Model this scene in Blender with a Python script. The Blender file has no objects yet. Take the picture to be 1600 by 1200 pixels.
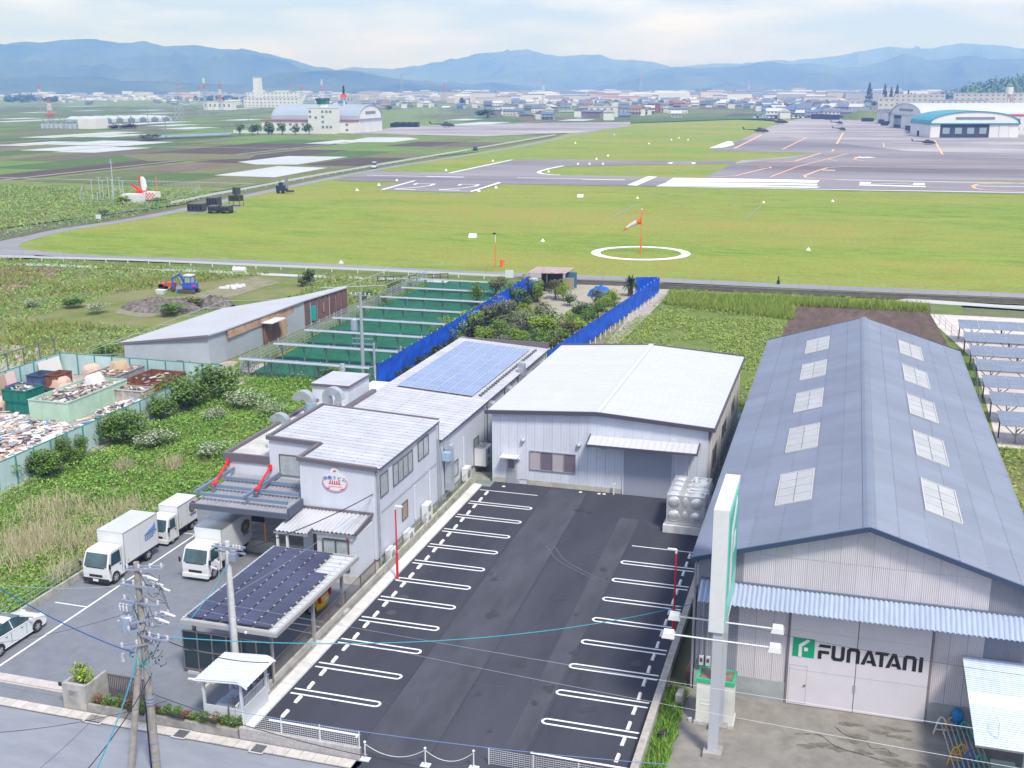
import bpy,math,random
import numpy as np
from mathutils import Vector,Matrix,noise as mnoise
random.seed(7); RNG=np.random.default_rng(7)
scene=bpy.context.scene
COL=scene.collection
CAM_F,CAM_H=1747.0,26.6
PITCH,ROLL,YAW=math.radians(14.85),math.radians(-0.15),math.radians(16.67)
_fw=np.array([-math.sin(YAW)*math.cos(PITCH),math.cos(YAW)*math.cos(PITCH),-math.sin(PITCH)])
_r0=np.array([math.cos(YAW),math.sin(YAW),0.0]); _u0=np.cross(_r0,_fw)
_rt=_r0*math.cos(ROLL)+_u0*math.sin(ROLL); _up=-_r0*math.sin(ROLL)+_u0*math.cos(ROLL)
cd=bpy.data.cameras.new('camera'); cam=bpy.data.objects.new('camera',cd); COL.objects.link(cam)
cd.sensor_fit='HORIZONTAL'; cd.sensor_width=36.0; cd.lens=36.0*CAM_F/1600.0
cd.clip_start=0.5; cd.clip_end=60000
cam.matrix_world=Matrix(((_rt[0],_up[0],-_fw[0],0),(_rt[1],_up[1],-_fw[1],0),(_rt[2],_up[2],-_fw[2],CAM_H),(0,0,0,1)))
scene.camera=cam
SUN_EL,SUN_AZ=55.0,138.0
w=bpy.data.worlds.new('World'); scene.world=w; w.use_nodes=True
nt=w.node_tree; nt.nodes.clear(); N=nt.nodes.new; L=nt.links.new
out=N('ShaderNodeOutputWorld'); bg=N('ShaderNodeBackground'); bg.inputs['Strength'].default_value=0.084
sky=N('ShaderNodeTexSky'); sky.sky_type='NISHITA'; sky.sun_disc=False
sky.sun_elevation=math.radians(SUN_EL); sky.sun_rotation=math.radians(SUN_AZ)
sky.air_density=1.0; sky.dust_density=1.5; sky.ozone_density=1.0
tc=N('ShaderNodeTexCoord'); mp=N('ShaderNodeMapping'); mp.inputs['Scale'].default_value=(1.0,1.0,4.5)
L(tc.outputs['Generated'],mp.inputs['Vector'])
n1=N('ShaderNodeTexNoise'); n1.inputs['Scale'].default_value=4.2; n1.inputs['Detail'].default_value=9; n1.inputs['Roughness'].default_value=0.56
L(mp.outputs['Vector'],n1.inputs['Vector'])
cr=N('ShaderNodeValToRGB'); cr.color_ramp.elements[0].position=0.42; cr.color_ramp.elements[1].position=0.62
cr.color_ramp.elements[0].color=(0.0,0.0,0.0,1); cr.color_ramp.elements[1].color=(1,1,1,1)
L(n1.outputs['Fac'],cr.inputs['Fac'])
cm=N('ShaderNodeMixRGB'); cm.inputs['Color1'].default_value=(3.9,5.0,7.9,1); cm.inputs['Color2'].default_value=(8.8,9.0,9.9,1)
L(cr.outputs['Color'],cm.inputs['Fac'])
mx=N('ShaderNodeMixRGB'); mx.inputs['Fac'].default_value=0.66
L(sky.outputs['Color'],mx.inputs['Color1']); L(cm.outputs['Color'],mx.inputs['Color2'])
L(mx.outputs['Color'],bg.inputs['Color']); L(bg.outputs['Background'],out.inputs['Surface'])
sd=bpy.data.lights.new('sun','SUN'); sun=bpy.data.objects.new('sun',sd); COL.objects.link(sun)
sd.energy=2.3; sd.angle=math.radians(10); sd.color=(1.0,0.96,0.90)
_az=math.radians(SUN_AZ); _el=math.radians(SUN_EL)
_sd=Vector((math.sin(_az)*math.cos(_el),math.cos(_az)*math.cos(_el),math.sin(_el)))
sun.rotation_euler=(-_sd).to_track_quat('-Z','Y').to_euler()
vs=scene.view_settings; vs.view_transform='Standard'; vs.look='None'; vs.exposure=0.89; vs.gamma=1.0; vs.use_curve_mapping=False
scene.cycles.volume_bounces=4; scene.cycles.volume_max_steps=64
def ray(u,v):return (u-800)/CAM_F*_rt-(v-600)/CAM_F*_up+_fw
def G(u,v,z=0.0):
 d=ray(u,v); t=(z-CAM_H)/d[2]; return (float(d[0]*t),float(d[1]*t),float(z))
def OX(u,v,X):
 d=ray(u,v); t=X/d[0]; return (float(X),float(d[1]*t),float(CAM_H+d[2]*t))
def OY(u,v,Y):
 d=ray(u,v); t=Y/d[1]; return (float(d[0]*t),float(Y),float(CAM_H+d[2]*t))
def AT(u,v,dist):
 d=ray(u,v); t=dist/math.hypot(d[0],d[1]); return (float(d[0]*t),float(d[1]*t),float(CAM_H+d[2]*t))
def top(x,y,v):
 d=math.hypot(x,y); lo,hi=0.0,CAM_H+0.4*d
 for _ in range(50):
  m=(lo+hi)/2; q=np.array([x,y,m-CAM_H]); zc=q@_fw
  if 600-CAM_F*(q@_up)/zc>v:lo=m
  else:hi=m
 return lo
MATS={}
def mat(name,col,rough=0.6,metal=0.0,var=0.0,scale=1.0,bump=0.0,bscale=8.0,col2=None,spec=0.5,stretch=None,emit=None,trans=0.0,alpha=1.0,detail=4):
 if name in MATS:return MATS[name]
 m=bpy.data.materials.new(name); m.use_nodes=True; MATS[name]=m
 t=m.node_tree; b=t.nodes['Principled BSDF']
 b.inputs['Base Color'].default_value=(*col,1); b.inputs['Roughness'].default_value=rough; b.inputs['Metallic'].default_value=metal
 b.inputs['Specular IOR Level'].default_value=spec
 if trans:b.inputs['Transmission Weight'].default_value=trans
 if alpha<1:b.inputs['Alpha'].default_value=alpha
 if emit:b.inputs['Emission Color'].default_value=(*emit,1); b.inputs['Emission Strength'].default_value=1
 if var or bump or col2:
  geo=t.nodes.new('ShaderNodeNewGeometry'); src=geo.outputs['Position']
  if stretch:
   mp=t.nodes.new('ShaderNodeMapping'); mp.inputs['Scale'].default_value=stretch; t.links.new(src,mp.inputs['Vector']); src=mp.outputs['Vector']
 if var or col2:
  n=t.nodes.new('ShaderNodeTexNoise'); n.inputs['Scale'].default_value=scale; n.inputs['Detail'].default_value=detail; n.inputs['Roughness'].default_value=0.6
  t.links.new(src,n.inputs['Vector'])
  r=t.nodes.new('ShaderNodeValToRGB'); e=r.color_ramp.elements; e[0].position=0.33; e[1].position=0.67
  a=col if col2 else tuple(max(0,c*(1-var)) for c in col); c2=col2 if col2 else tuple(min(1,c*(1+var)) for c in col)
  e[0].color=(*a,1); e[1].color=(*c2,1)
  t.links.new(n.outputs['Fac'],r.inputs['Fac'])
  oi=t.nodes.new('ShaderNodeObjectInfo'); mr=t.nodes.new('ShaderNodeMapRange'); q=min(var*0.6,0.12); mr.inputs['To Min'].default_value=1-q; mr.inputs['To Max'].default_value=1+q
  sc=t.nodes.new('ShaderNodeVectorMath'); sc.operation='SCALE'; t.links.new(oi.outputs['Random'],mr.inputs['Value']); t.links.new(r.outputs['Color'],sc.inputs[0]); t.links.new(mr.outputs['Result'],sc.inputs['Scale']); t.links.new(sc.outputs['Vector'],b.inputs['Base Color'])
 if bump:
  nb=t.nodes.new('ShaderNodeTexNoise'); nb.inputs['Scale'].default_value=bscale; nb.inputs['Detail'].default_value=5
  t.links.new(src,nb.inputs['Vector'])
  bp=t.nodes.new('ShaderNodeBump'); bp.inputs['Strength'].default_value=bump; bp.inputs['Distance'].default_value=0.05
  t.links.new(nb.outputs['Fac'],bp.inputs['Height']); t.links.new(bp.outputs['Normal'],b.inputs['Normal'])
 return m
def ground_mat(name,cols,scales,rough=0.95,stretch=(1,1,1),rot=0.0,pos=(0.35,0.65),fine=0.18,finescale=3.0):
 """several tones mixed by noises of different size, plus a fine grain"""
 m=bpy.data.materials.new(name); m.use_nodes=True; MATS[name]=m
 t=m.node_tree; b=t.nodes['Principled BSDF']; b.inputs['Roughness'].default_value=rough; b.inputs['Specular IOR Level'].default_value=0.2
 geo=t.nodes.new('ShaderNodeNewGeometry'); mp=t.nodes.new('ShaderNodeMapping'); mp.inputs['Scale'].default_value=stretch; mp.inputs['Rotation'].default_value=(0,0,rot)
 t.links.new(geo.outputs['Position'],mp.inputs['Vector'])
 cur=None
 for i,c in enumerate(cols):
  if cur is None:
   rgb=t.nodes.new('ShaderNodeRGB'); rgb.outputs[0].default_value=(*c,1); cur=rgb.outputs[0]; continue
  n=t.nodes.new('ShaderNodeTexNoise'); n.inputs['Scale'].default_value=scales[i-1]; n.inputs['Detail'].default_value=6; n.inputs['Roughness'].default_value=0.62
  of=t.nodes.new('ShaderNodeVectorMath'); of.inputs[1].default_value=(37.1*i,11.7*i,0); t.links.new(mp.outputs['Vector'],of.inputs[0])
  t.links.new(of.outputs['Vector'],n.inputs['Vector'])
  mr=t.nodes.new('ShaderNodeMapRange'); mr.inputs['From Min'].default_value=pos[0]; mr.inputs['From Max'].default_value=pos[1]
  t.links.new(n.outputs['Fac'],mr.inputs['Value'])
  x=t.nodes.new('ShaderNodeMixRGB'); x.inputs['Color2'].default_value=(*c,1)
  t.links.new(mr.outputs['Result'],x.inputs['Fac']); t.links.new(cur,x.inputs['Color1']); cur=x.outputs['Color']
 if fine:
  n=t.nodes.new('ShaderNodeTexNoise'); n.inputs['Scale'].default_value=finescale; n.inputs['Detail'].default_value=8; n.inputs['Roughness'].default_value=0.75
  t.links.new(geo.outputs['Position'],n.inputs['Vector'])
  mr=t.nodes.new('ShaderNodeMapRange'); mr.inputs['From Min'].default_value=0.25; mr.inputs['From Max'].default_value=0.75
  mr.inputs['To Min'].default_value=1-fine; mr.inputs['To Max'].default_value=1+fine
  t.links.new(n.outputs['Fac'],mr.inputs['Value'])
  x=t.nodes.new('ShaderNodeVectorMath'); x.operation='SCALE'; t.links.new(cur,x.inputs[0]); t.links.new(mr.outputs['Result'],x.inputs['Scale']); cur=x.outputs['Vector']
 t.links.new(cur,b.inputs['Base Color'])
 return m
ORG={}
class MB:
 def __init__(s):s.v=[]; s.f=[]; s.m=[]; s.k=0
 def mi(s,k):s.k=k; return s
 def add(s,vs,fs):
  o=len(s.v); s.v +=[tuple(map(float,q)) for q in vs]
  for f in fs:s.f.append(tuple(i+o for i in f)); s.m.append(s.k)
  return s
 def box(s,x0,x1,y0,y1,z0,z1):
  if x1<x0:x0,x1=x1,x0
  if y1<y0:y0,y1=y1,y0
  return s.add([(x0,y0,z0),(x1,y0,z0),(x1,y1,z0),(x0,y1,z0),(x0,y0,z1),(x1,y0,z1),(x1,y1,z1),(x0,y1,z1)],[(0,3,2,1),(4,5,6,7),(0,1,5,4),(1,2,6,5),(2,3,7,6),(3,0,4,7)])
 def hexa(s,b,t):
  return s.add(list(b)+list(t),[(0,3,2,1),(4,5,6,7),(0,1,5,4),(1,2,6,5),(2,3,7,6),(3,0,4,7)])
 def prism(s,pts,z0,z1):
  n=len(pts); return s.add([(p[0],p[1],z0) for p in pts]+[(p[0],p[1],z1) for p in pts],[tuple(range(n-1,-1,-1)),tuple(range(n,2*n))]+[(i,(i+1)%n,(i+1)%n+n,i+n) for i in range(n)])
 def extrude(s,prof,axis,a,b):
  """prof: list of 2-D points; axis 'x': points are (y,z) run from x=a to b; axis 'y': points are (x,z)"""
  n=len(prof)
  P=(lambda q,t:(t,q[0],q[1])) if axis=='x' else (lambda q,t:(q[0],t,q[1]))
  return s.add([P(q,a) for q in prof]+[P(q,b) for q in prof],[tuple(range(n-1,-1,-1)),tuple(range(n,2*n))]+[(i,(i+1)%n,(i+1)%n+n,i+n) for i in range(n)])
 def bar(s,a,b,w,h=None):
  h=h or w; a=Vector(a); b=Vector(b); d=(b-a).normalized()
  r=d.cross(Vector((0,0,1))); r=Vector((1,0,0)) if r.length<1e-3 else r.normalized()
  u=r.cross(d).normalized(); r=r*w/2; u=u*h/2
  return s.add([a-r-u,a+r-u,a+r+u,a-r+u,b-r-u,b+r-u,b+r+u,b-r+u],[(0,3,2,1),(4,5,6,7),(0,1,5,4),(1,2,6,5),(2,3,7,6),(3,0,4,7)])
 def cyl(s,a,b,r0,r1=None,n=10,cap=True):
  r1=r0 if r1 is None else r1; a=Vector(a); b=Vector(b); d=(b-a).normalized()
  r=d.cross(Vector((0,0,1))); r=Vector((1,0,0)) if r.length<1e-3 else r.normalized(); u=r.cross(d)
  vs=[]
  for c,rr in ((a,r0),(b,r1)):
   for i in range(n):
    t=2*math.pi*i/n; vs.append(c+r*(rr*math.cos(t))+u*(rr*math.sin(t)))
  fs=[(i,(i+1)%n,(i+1)%n+n,i+n) for i in range(n)]
  if cap:fs +=[tuple(range(n-1,-1,-1)),tuple(range(n,2*n))]
  return s.add(vs,fs)
 def tube(s,pts,r,n=5):
  for i in range(len(pts)-1):s.cyl(pts[i],pts[i+1],r,r,n,i in (0,len(pts)-2))
  return s
 def rings(s,rs,n=12,cap=True):
  vs=[]
  for c,rx,ry in rs:
   for i in range(n):
    t=2*math.pi*i/n; vs.append((c[0]+rx*math.cos(t),c[1]+ry*math.sin(t),c[2]))
  fs=[]
  for k in range(len(rs)-1):fs +=[(k*n+i,k*n+(i+1)%n,(k+1)*n+(i+1)%n,(k+1)*n+i) for i in range(n)]
  if cap:fs +=[tuple(range(n-1,-1,-1)),tuple(range((len(rs)-1)*n,len(rs)*n))]
  return s.add(vs,fs)
 def ball(s,c,r,n=10,m=6,sz=1.0):
  rs=[]
  for k in range(m+1):
   t=-math.pi/2+math.pi*k/m; rr=max(r*math.cos(t),r*0.01); rs.append(((c[0],c[1],c[2]+r*sz*math.sin(t)),rr,rr))
  return s.rings(rs,n)
 def grid(s,fn,nu,nv):
  vs=[fn(i/nu,j/nv) for j in range(nv+1) for i in range(nu+1)]
  return s.add(vs,[(j*(nu+1)+i,j*(nu+1)+i+1,(j+1)*(nu+1)+i+1,(j+1)*(nu+1)+i) for j in range(nv) for i in range(nu)])
 def mesh(s,name,mats,org=(0,0,0),smooth=False):
  me=bpy.data.meshes.new(name)
  ox,oy,oz=org
  me.from_pydata([(x-ox,y-oy,z-oz) for x,y,z in s.v],[],s.f)
  if not isinstance(mats,(list,tuple)):mats=[mats]
  for m in mats:me.materials.append(m)
  if len(mats)>1:me.polygons.foreach_set('material_index',s.m)
  if smooth:me.polygons.foreach_set('use_smooth',[True]*len(s.f))
  me.update(); return me
 def build(s,name,mats,parent=None,smooth=False,label=None):
  org=ORG.get(parent.name,(0,0,0)) if parent is not None else (0,0,0)
  o=bpy.data.objects.new(name,s.mesh(name,mats,org,smooth)); COL.objects.link(o)
  if parent is not None:o.parent=parent; ORG[o.name]=org
  if label:o['label']=label
  return o
def thing(name,label,cat,loc=(0,0,0),group=None,rz=0.0):
 o=bpy.data.objects.new(name,None); COL.objects.link(o); o.empty_display_size=0.3
 o.location=loc; o.rotation_euler=(0,0,rz); ORG[o.name]=tuple(loc)
 o['label']=label; o['category']=cat
 if group:o['group']=group
 return o
def tag(o,label,cat,group=None,kind=None):
 o['label']=label; o['category']=cat
 if group:o['group']=group
 if kind:o['kind']=kind
 return o
def struct(o,label=None):
 o['kind']='structure'
 if label:o['label']=label
 return o
def piece(name,me,parent,loc=(0,0,0),rot=(0,0,0),scale=None):
 o=bpy.data.objects.new(name,me); COL.objects.link(o); o.parent=parent
 g=ORG.get(parent.name,(0,0,0)); o.location=(loc[0]-g[0],loc[1]-g[1],loc[2]-g[2]); o.rotation_euler=rot
 if scale:o.scale=scale
 return o
def kids():
 d={}
 for o in bpy.data.objects:
  if o.parent:d.setdefault(o.parent.name,[]).append(o)
 return d
def copy_tree(o,loc=None,rz=None,label=None,kd=None,group=None,scale=None,swap=None):
 if kd is None:kd={o.name:[c for c in bpy.data.objects if c.parent==o]};kd.update({c.name:[d for d in bpy.data.objects if d.parent==c] for c in kd[o.name]})
 r=o.copy(); COL.objects.link(r)
 if loc is not None:r.location=loc
 if rz is not None:r.rotation_euler=(0,0,rz)
 if label:r['label']=label
 if group:r['group']=group
 if scale:r.scale=scale
 def rec(src,dst):
  for ch in kd.get(src.name,[]):
   c=ch.copy(); COL.objects.link(c); c.parent=dst
   if swap and c.type=='MESH' and any(m and m.name in swap for m in c.data.materials):
    key=(c.data.name,tuple(sorted(swap.items())))
    if key not in _SW:
     me=c.data.copy(); _SW[key]=me
     for i,m in enumerate(me.materials):
      if m and m.name in swap:me.materials[i]=MATS[swap[m.name]]
    c.data=_SW[key]
   rec(ch,c)
 rec(o,r)
 return r
_SW={}
def flat(name,pts,z,m,kind='structure',label=None):
 """a ground sheet, pts as (x, y)"""
 b=MB(); b.add([(p[0],p[1],z) for p in pts],[tuple(range(len(pts)))])
 o=b.build(name,m); o['kind']=kind
 me=o.data
 if me.polygons and me.polygons[0].normal.z<0:me.flip_normals()
 if label:o['label']=label
 return o
def flatpx(name,px,z,m,label=None):return flat(name,[G(u,v,z)[:2] for u,v in px],z,m,label=label)
def strip(b,pts,w,z):
 """ribbon of width w along (x,y) points"""
 n=len(pts); vs=[]
 for i in range(n):
  a=pts[max(0,i-1)]; c=pts[min(n-1,i+1)]; dx,dy=c[0]-a[0],c[1]-a[1]; l=math.hypot(dx,dy) or 1
  nx,ny=-dy/l*w/2,dx/l*w/2; vs +=[(pts[i][0]+nx,pts[i][1]+ny,z),(pts[i][0]-nx,pts[i][1]-ny,z)]
 b.add(vs,[(2*i,2*i+1,2*i+3,2*i+2) for i in range(n-1)])
def inpoly(x,y,P):
 c=False; n=len(P)
 for i in range(n):
  x1,y1=P[i][:2]; x2,y2=P[i-1][:2]
  if (y1>y) != (y2>y) and x<(x2-x1)*(y-y1)/(y2-y1)+x1:c=not c
 return c
def interp(pts,u):
 xs=[p[0] for p in pts]; ys=[p[1] for p in pts]; return float(np.interp(u,xs,ys))
def smooth_line(pts,n=6):
 """Catmull-Rom through 2-D or 3-D points"""
 P=[np.array(q,float) for q in pts]; P=[2*P[0]-P[1]]+P+[2*P[-1]-P[-2]]; o=[]
 for i in range(1,len(P)-2):
  for k in range(n):
   t=k/n; a,b,c,d=P[i-1],P[i],P[i+1],P[i+2]
   o.append(tuple(0.5*((2*b)+(-a+c)*t+(2*a-5*b+4*c-d)*t*t+(-a+3*b-3*c+d)*t**3)))
 o.append(tuple(P[-2])); return o
#   SETTING: terrain
GRASS=ground_mat('airfield_turf',[(0.165,0.245,0.026),(0.245,0.285,0.045),(0.12,0.205,0.02),(0.29,0.24,0.06),(0.215,0.285,0.055)],[0.03,0.11,0.016,0.4],stretch=(0.5,1.4,1),rot=0.12,fine=0.36,finescale=1.6,pos=(0.43,0.62))
FIELD=ground_mat('farmland',[(0.11,0.165,0.05),(0.17,0.185,0.085),(0.085,0.13,0.045),(0.17,0.145,0.10)],[0.012,0.006,0.02],stretch=(1,0.5,1),fine=0.2,finescale=0.4)
ASPH_DARK=ground_mat('fresh_asphalt',[(0.046,0.050,0.070),(0.058,0.062,0.084),(0.037,0.040,0.056),(0.070,0.073,0.094)],[0.25,0.7,0.12],rough=0.85,stretch=(1,0.2,1),fine=0.16,finescale=14)
ASPH_GREY=ground_mat('worn_asphalt',[(0.175,0.19,0.225),(0.155,0.17,0.205),(0.195,0.21,0.245)],[0.3,1.2],rough=0.9,fine=0.09,finescale=14)
STREET=ground_mat('street_asphalt',[(0.235,0.255,0.30),(0.205,0.225,0.27),(0.26,0.28,0.325)],[0.35,1.4],rough=0.9,stretch=(0.35,1,1),fine=0.08,finescale=14)
RUNWAY=ground_mat('runway_asphalt',[(0.15,0.135,0.165),(0.22,0.205,0.23),(0.115,0.105,0.13),(0.29,0.27,0.30)],[0.03,0.09,0.02],rough=0.9,stretch=(0.22,1,1),rot=-0.24,fine=0.12,finescale=1.2)
APRON=ground_mat('apron_concrete',[(0.34,0.32,0.35),(0.44,0.42,0.43),(0.20,0.185,0.22)],[0.018,0.035],rough=0.9,stretch=(0.3,1,1),rot=-0.24,fine=0.08,finescale=0.6)
SOIL=ground_mat('ploughed_soil',[(0.125,0.088,0.075),(0.165,0.12,0.10),(0.09,0.065,0.056)],[0.3,1.1],stretch=(1,0.25,1),fine=0.3,finescale=3)
CONC=ground_mat('yard_concrete',[(0.24,0.225,0.21),(0.30,0.285,0.265),(0.19,0.18,0.17)],[0.35,1.0],fine=0.12,finescale=9)
PALE=ground_mat('pale_concrete',[(0.48,0.48,0.50),(0.55,0.55,0.56),(0.42,0.41,0.42)],[0.8,2.5],fine=0.08,finescale=12)
GRAVEL=ground_mat('pale_gravel',[(0.58,0.53,0.53),(0.66,0.61,0.60),(0.50,0.45,0.44)],[0.15,0.6],fine=0.12,finescale=6)
DIRT=ground_mat('yard_dirt',[(0.40,0.36,0.33),(0.50,0.46,0.43),(0.30,0.27,0.24)],[0.2,0.8],fine=0.2,finescale=5)
WEEDBASE=ground_mat('weed_soil',[(0.12,0.18,0.03),(0.17,0.20,0.05),(0.085,0.14,0.025),(0.22,0.21,0.10)],[0.22,0.5,0.12],fine=0.35,finescale=5)
GRASS2=ground_mat('verge_grass',[(0.13,0.185,0.05),(0.18,0.21,0.07),(0.10,0.15,0.04)],[0.2,0.7],fine=0.3,finescale=3)
PADDY=mat('flooded_paddy',(0.50,0.52,0.53),0.35,var=0.08,scale=0.03)  # pale tone paints in the sky reflected on the water
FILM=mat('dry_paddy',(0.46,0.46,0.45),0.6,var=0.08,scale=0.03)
WHITE_P=mat('road_paint',(0.76,0.77,0.80),0.7,var=0.10,scale=5)
ORANGE_P=mat('orange_taxi_paint',(0.80,0.45,0.25),0.7)
b=MB(); b.add([(-14000,-3000,-0.25),(9000,-3000,-0.25),(9000,16000,-0.25),(-14000,16000,-0.25)],[(0,1,2,3)]); struct(b.build('ground',FIELD))
MOUNT=ground_mat('wooded_mountain',[(0.025,0.05,0.025),(0.06,0.09,0.045),(0.015,0.035,0.02),(0.09,0.12,0.065)],[0.0045,0.012,0.0022],fine=0.25,finescale=0.02)  # spread of woodland tones also paints in lit and shaded slope relief
def ridge(name,prof,D,front,back,seed,spur=1.15,label=None):
 u0,u1=prof[0][0],prof[-1][0]; nu=max(90,int((u1-u0)/2.6)); nv=60
 def fn(a,t):
  u=u0+(u1-u0)*a; vv=interp(prof,u)
  c=AT(u,vv,D); dx,dy=c[0]/D,c[1]/D
  vv += 1.4*mnoise.noise(Vector((u*0.06,seed,0)))+0.8*mnoise.noise(Vector((u*0.21,seed,3)))
  H=max(AT(u,vv,D)[2],4)
  s=t*(front+back)-front
  r=D+s
  if s<=0:k=(1+s/front); e=k**1.25
  else:k=1-s/back; e=k**1.1
  x,y=dx*r,dy*r
  n=mnoise.fractal(Vector((x/900.0+seed,y/900.0,seed)),0.9,2.1,8)
  rid=1-abs(mnoise.noise(Vector((x/300.0,y/700.0+seed,2.2))))*2.6
  e2=e*(1+spur*(1-e)*(n*1.2+rid*0.8-0.3))
  return (x,y,H*max(e2,0)-2*(e==0))
 b=MB(); b.grid(fn,nu,nv); o=b.build(name,MOUNT,smooth=True); return struct(o,label)
ridge('far_mountain',[(1020,108),(1060,104),(1110,99),(1165,99),(1210,92),(1235,95),(1255,91),(1300,88),(1340,80),(1375,74),(1400,73),(1440,76),(1480,70),(1505,66),(1530,68),(1560,70),(1600,75),(1660,78),(1760,92)],11500,2500,1200,1.0,label='palest blue mountain on the skyline at the right')
ridge('central_mountain',[(470,118),(520,109),(550,104),(580,106),(615,107),(640,104),(680,98),(700,95),(740,88),(765,84),(795,79),(825,75),(850,84),(880,87),(905,86),(935,85),(960,93),(988,92),(1020,96),(1045,103),(1075,112),(1120,122),(1180,134)],9500,2500,1200,5.0,label='pale blue mountain with a pointed summit in the middle of the skyline')
ridge('right_mountain',[(900,140),(940,134),(970,125),(1000,116),(1030,108),(1055,105),(1090,106),(1130,105),(1160,103),(1185,97),(1210,98),(1235,101),(1262,98),(1290,102),(1315,106),(1345,104),(1375,98),(1395,90),(1413,84),(1432,88),(1450,94),(1475,93),(1500,88),(1525,87),(1545,92),(1580,92),(1620,90),(1700,100),(1800,118)],7300,2000,1000,9.0,label='wooded blue mountain range behind the right-hand town')
ridge('left_mountain',[(-220,92),(-120,80),(-60,72),(0,68),(40,65),(70,66),(100,61),(150,59),(190,66),(225,64),(255,70),(300,69),(345,75),(385,77),(420,84),(455,93),(490,103),(520,107),(560,115),(610,121),(680,128),(760,136),(800,140)],7000,2300,1100,13.0,label='long wooded blue mountain on the left skyline')
ridge('low_hill',[(350,140),(390,126),(430,115),(460,111),(500,110),(540,109),(570,113),(610,121),(650,128),(680,131),(720,134),(760,139)],5200,1000,600,17.0,label='darker blue hill in front of the left mountain')
ridge('foothill',[(-160,120),(-60,114),(0,114),(40,118),(65,115),(100,120),(150,118),(190,126),(260,127),(330,131),(380,133),(430,138)],4600,800,500,21.0,label='low dark foothill behind the left-hand town')
ridge('near_hill',[(1480,150),(1510,141),(1540,134),(1570,128),(1600,125),(1650,122),(1720,124),(1800,134)],2300,420,300,29.0,label='low green hill at the right edge of the photo')
ridge('small_hill',[(610,141),(650,131),(665,125),(690,131),(700,127),(735,132),(770,128),(790,131),(820,135),(860,140)],5900,500,400,25.0,label='small dark hills below the central mountain')
hz=MB(); hz.box(-13500,8500,-2500,15500,-2,560); hb=hz.build('haze',mat('haze_surface',(1,1,1))); hb['kind']='stuff'
hm=bpy.data.materials.new('air'); hm.use_nodes=True; ht=hm.node_tree; ht.nodes.clear()
ho=ht.nodes.new('ShaderNodeOutputMaterial'); hv=ht.nodes.new('ShaderNodeVolumePrincipled')
hv.inputs['Color'].default_value=(0.20,0.38,1.0,1); hv.inputs['Absorption Color'].default_value=(1,1,1,1); hv.inputs['Density'].default_value=2.7e-4; hv.inputs['Anisotropy'].default_value=0.2
ht.links.new(hv.outputs['Volume'],ho.inputs['Volume']); hb.data.materials.clear(); hb.data.materials.append(hm)
hb.display_type='WIRE'
#   SETTING: ground surfaces
def pix(x,y,z=0.0):
 q=np.array([x,y,z-CAM_H]); zc=q@_fw
 return 800+CAM_F*(q@_rt)/zc,600-CAM_F*(q@_up)/zc
TRACK=mat('farm_track',(0.24,0.235,0.20),0.95,var=0.1,scale=0.1)
F_GREEN=[ground_mat('crop_%s' % n,cs,[0.08,0.2],stretch=(3,0.15,1),fine=0.25,finescale=1.0) for n,cs in dict(bright=[(0.131,0.221,0.049),(0.180,0.262,0.074),(0.107,0.180,0.041)],dull=[(0.131,0.164,0.066),(0.164,0.189,0.090),(0.098,0.123,0.049)],deep=[(0.082,0.148,0.045),(0.107,0.172,0.053),(0.066,0.115,0.037)],straw=[(0.164,0.164,0.082),(0.213,0.197,0.115),(0.123,0.139,0.057)]).items()]
F_BROWN=[ground_mat('tilled_%s' % n,cs,[0.08,0.25],stretch=(2,0.15,1),fine=0.22,finescale=1.0) for n,cs in dict(dark=[(0.094,0.070,0.066),(0.123,0.094,0.082),(0.074,0.057,0.053)],tan=[(0.180,0.135,0.102),(0.221,0.172,0.131),(0.139,0.107,0.082)],mixed=[(0.156,0.135,0.098),(0.131,0.148,0.074),(0.115,0.098,0.082)]).items()]
WHITES=[[(0,237),(0,243),(95,234),(125,231),(75,229)],[(77,240),(220,233),(225,230),(150,229),(87,235)],[(0,245),(0,250),(80,242),(67,239)],[(22,254),(82,255),(187,242),(125,241)],[(0,269),(0,275),(75,267),(165,257),(125,256)],[(0,279),(0,286),(71,276),(32,273)],[(80,229),(175,220),(222,220),(222,225),(120,231)],[(92,212),(130,205),(246,205),(225,211),(125,213)],[(25,228),(125,220),(87,221)],[(200,205),(212,202),(255,197),(240,196)],[(262,203),(275,197),(337,196),(335,200)],[(235,197),(250,189),(285,190),(270,196)],[(292,213),(350,206),(362,208),(350,212)],[(0,262),(0,258),(60,256),(40,262)],[(0,222),(0,218),(60,214),(90,216)],[(60,186),(130,183),(150,184),(100,189)],[(0,201),(60,197),(70,199),(0,204)],[(360,200),(430,196),(425,200)],[(500,225),(520,219),(560,220),(540,226)],[(680,196),(735,190),(790,191),(745,197)],[(760,170),(800,168),(810,172),(770,174)],[(0,212),(0,208),(40,206),(30,211)]]
BROWNS=[[(190,240),(400,241),(440,232),(275,230)],[(57,272),(175,260),(375,256),(362,264),(212,269)],[(8,296),(107,280),(176,275),(150,285),(50,296)],[(487,257),(555,245),(655,246),(600,258)],[(432,277),(512,261),(600,258),(512,272)],[(395,238),(400,231),(467,231),(450,238)],[(160,218),(250,214),(300,216),(170,222)],[(250,226),(420,222),(400,228)],[(600,226),(800,216),(790,222),(640,230)]]
bund=flat('farmland_verge',[(-2600,255),(-163,255),(-163,640),(-270,640),(-270,1500),(-2600,3400)],-0.12,ground_mat('bund_grass',[(0.15,0.22,0.06),(0.22,0.25,0.10),(0.12,0.18,0.05)],[0.04,0.12],fine=0.25,finescale=0.8))
rnd=random.Random(11)
fb={}
x=-166.0
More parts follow.
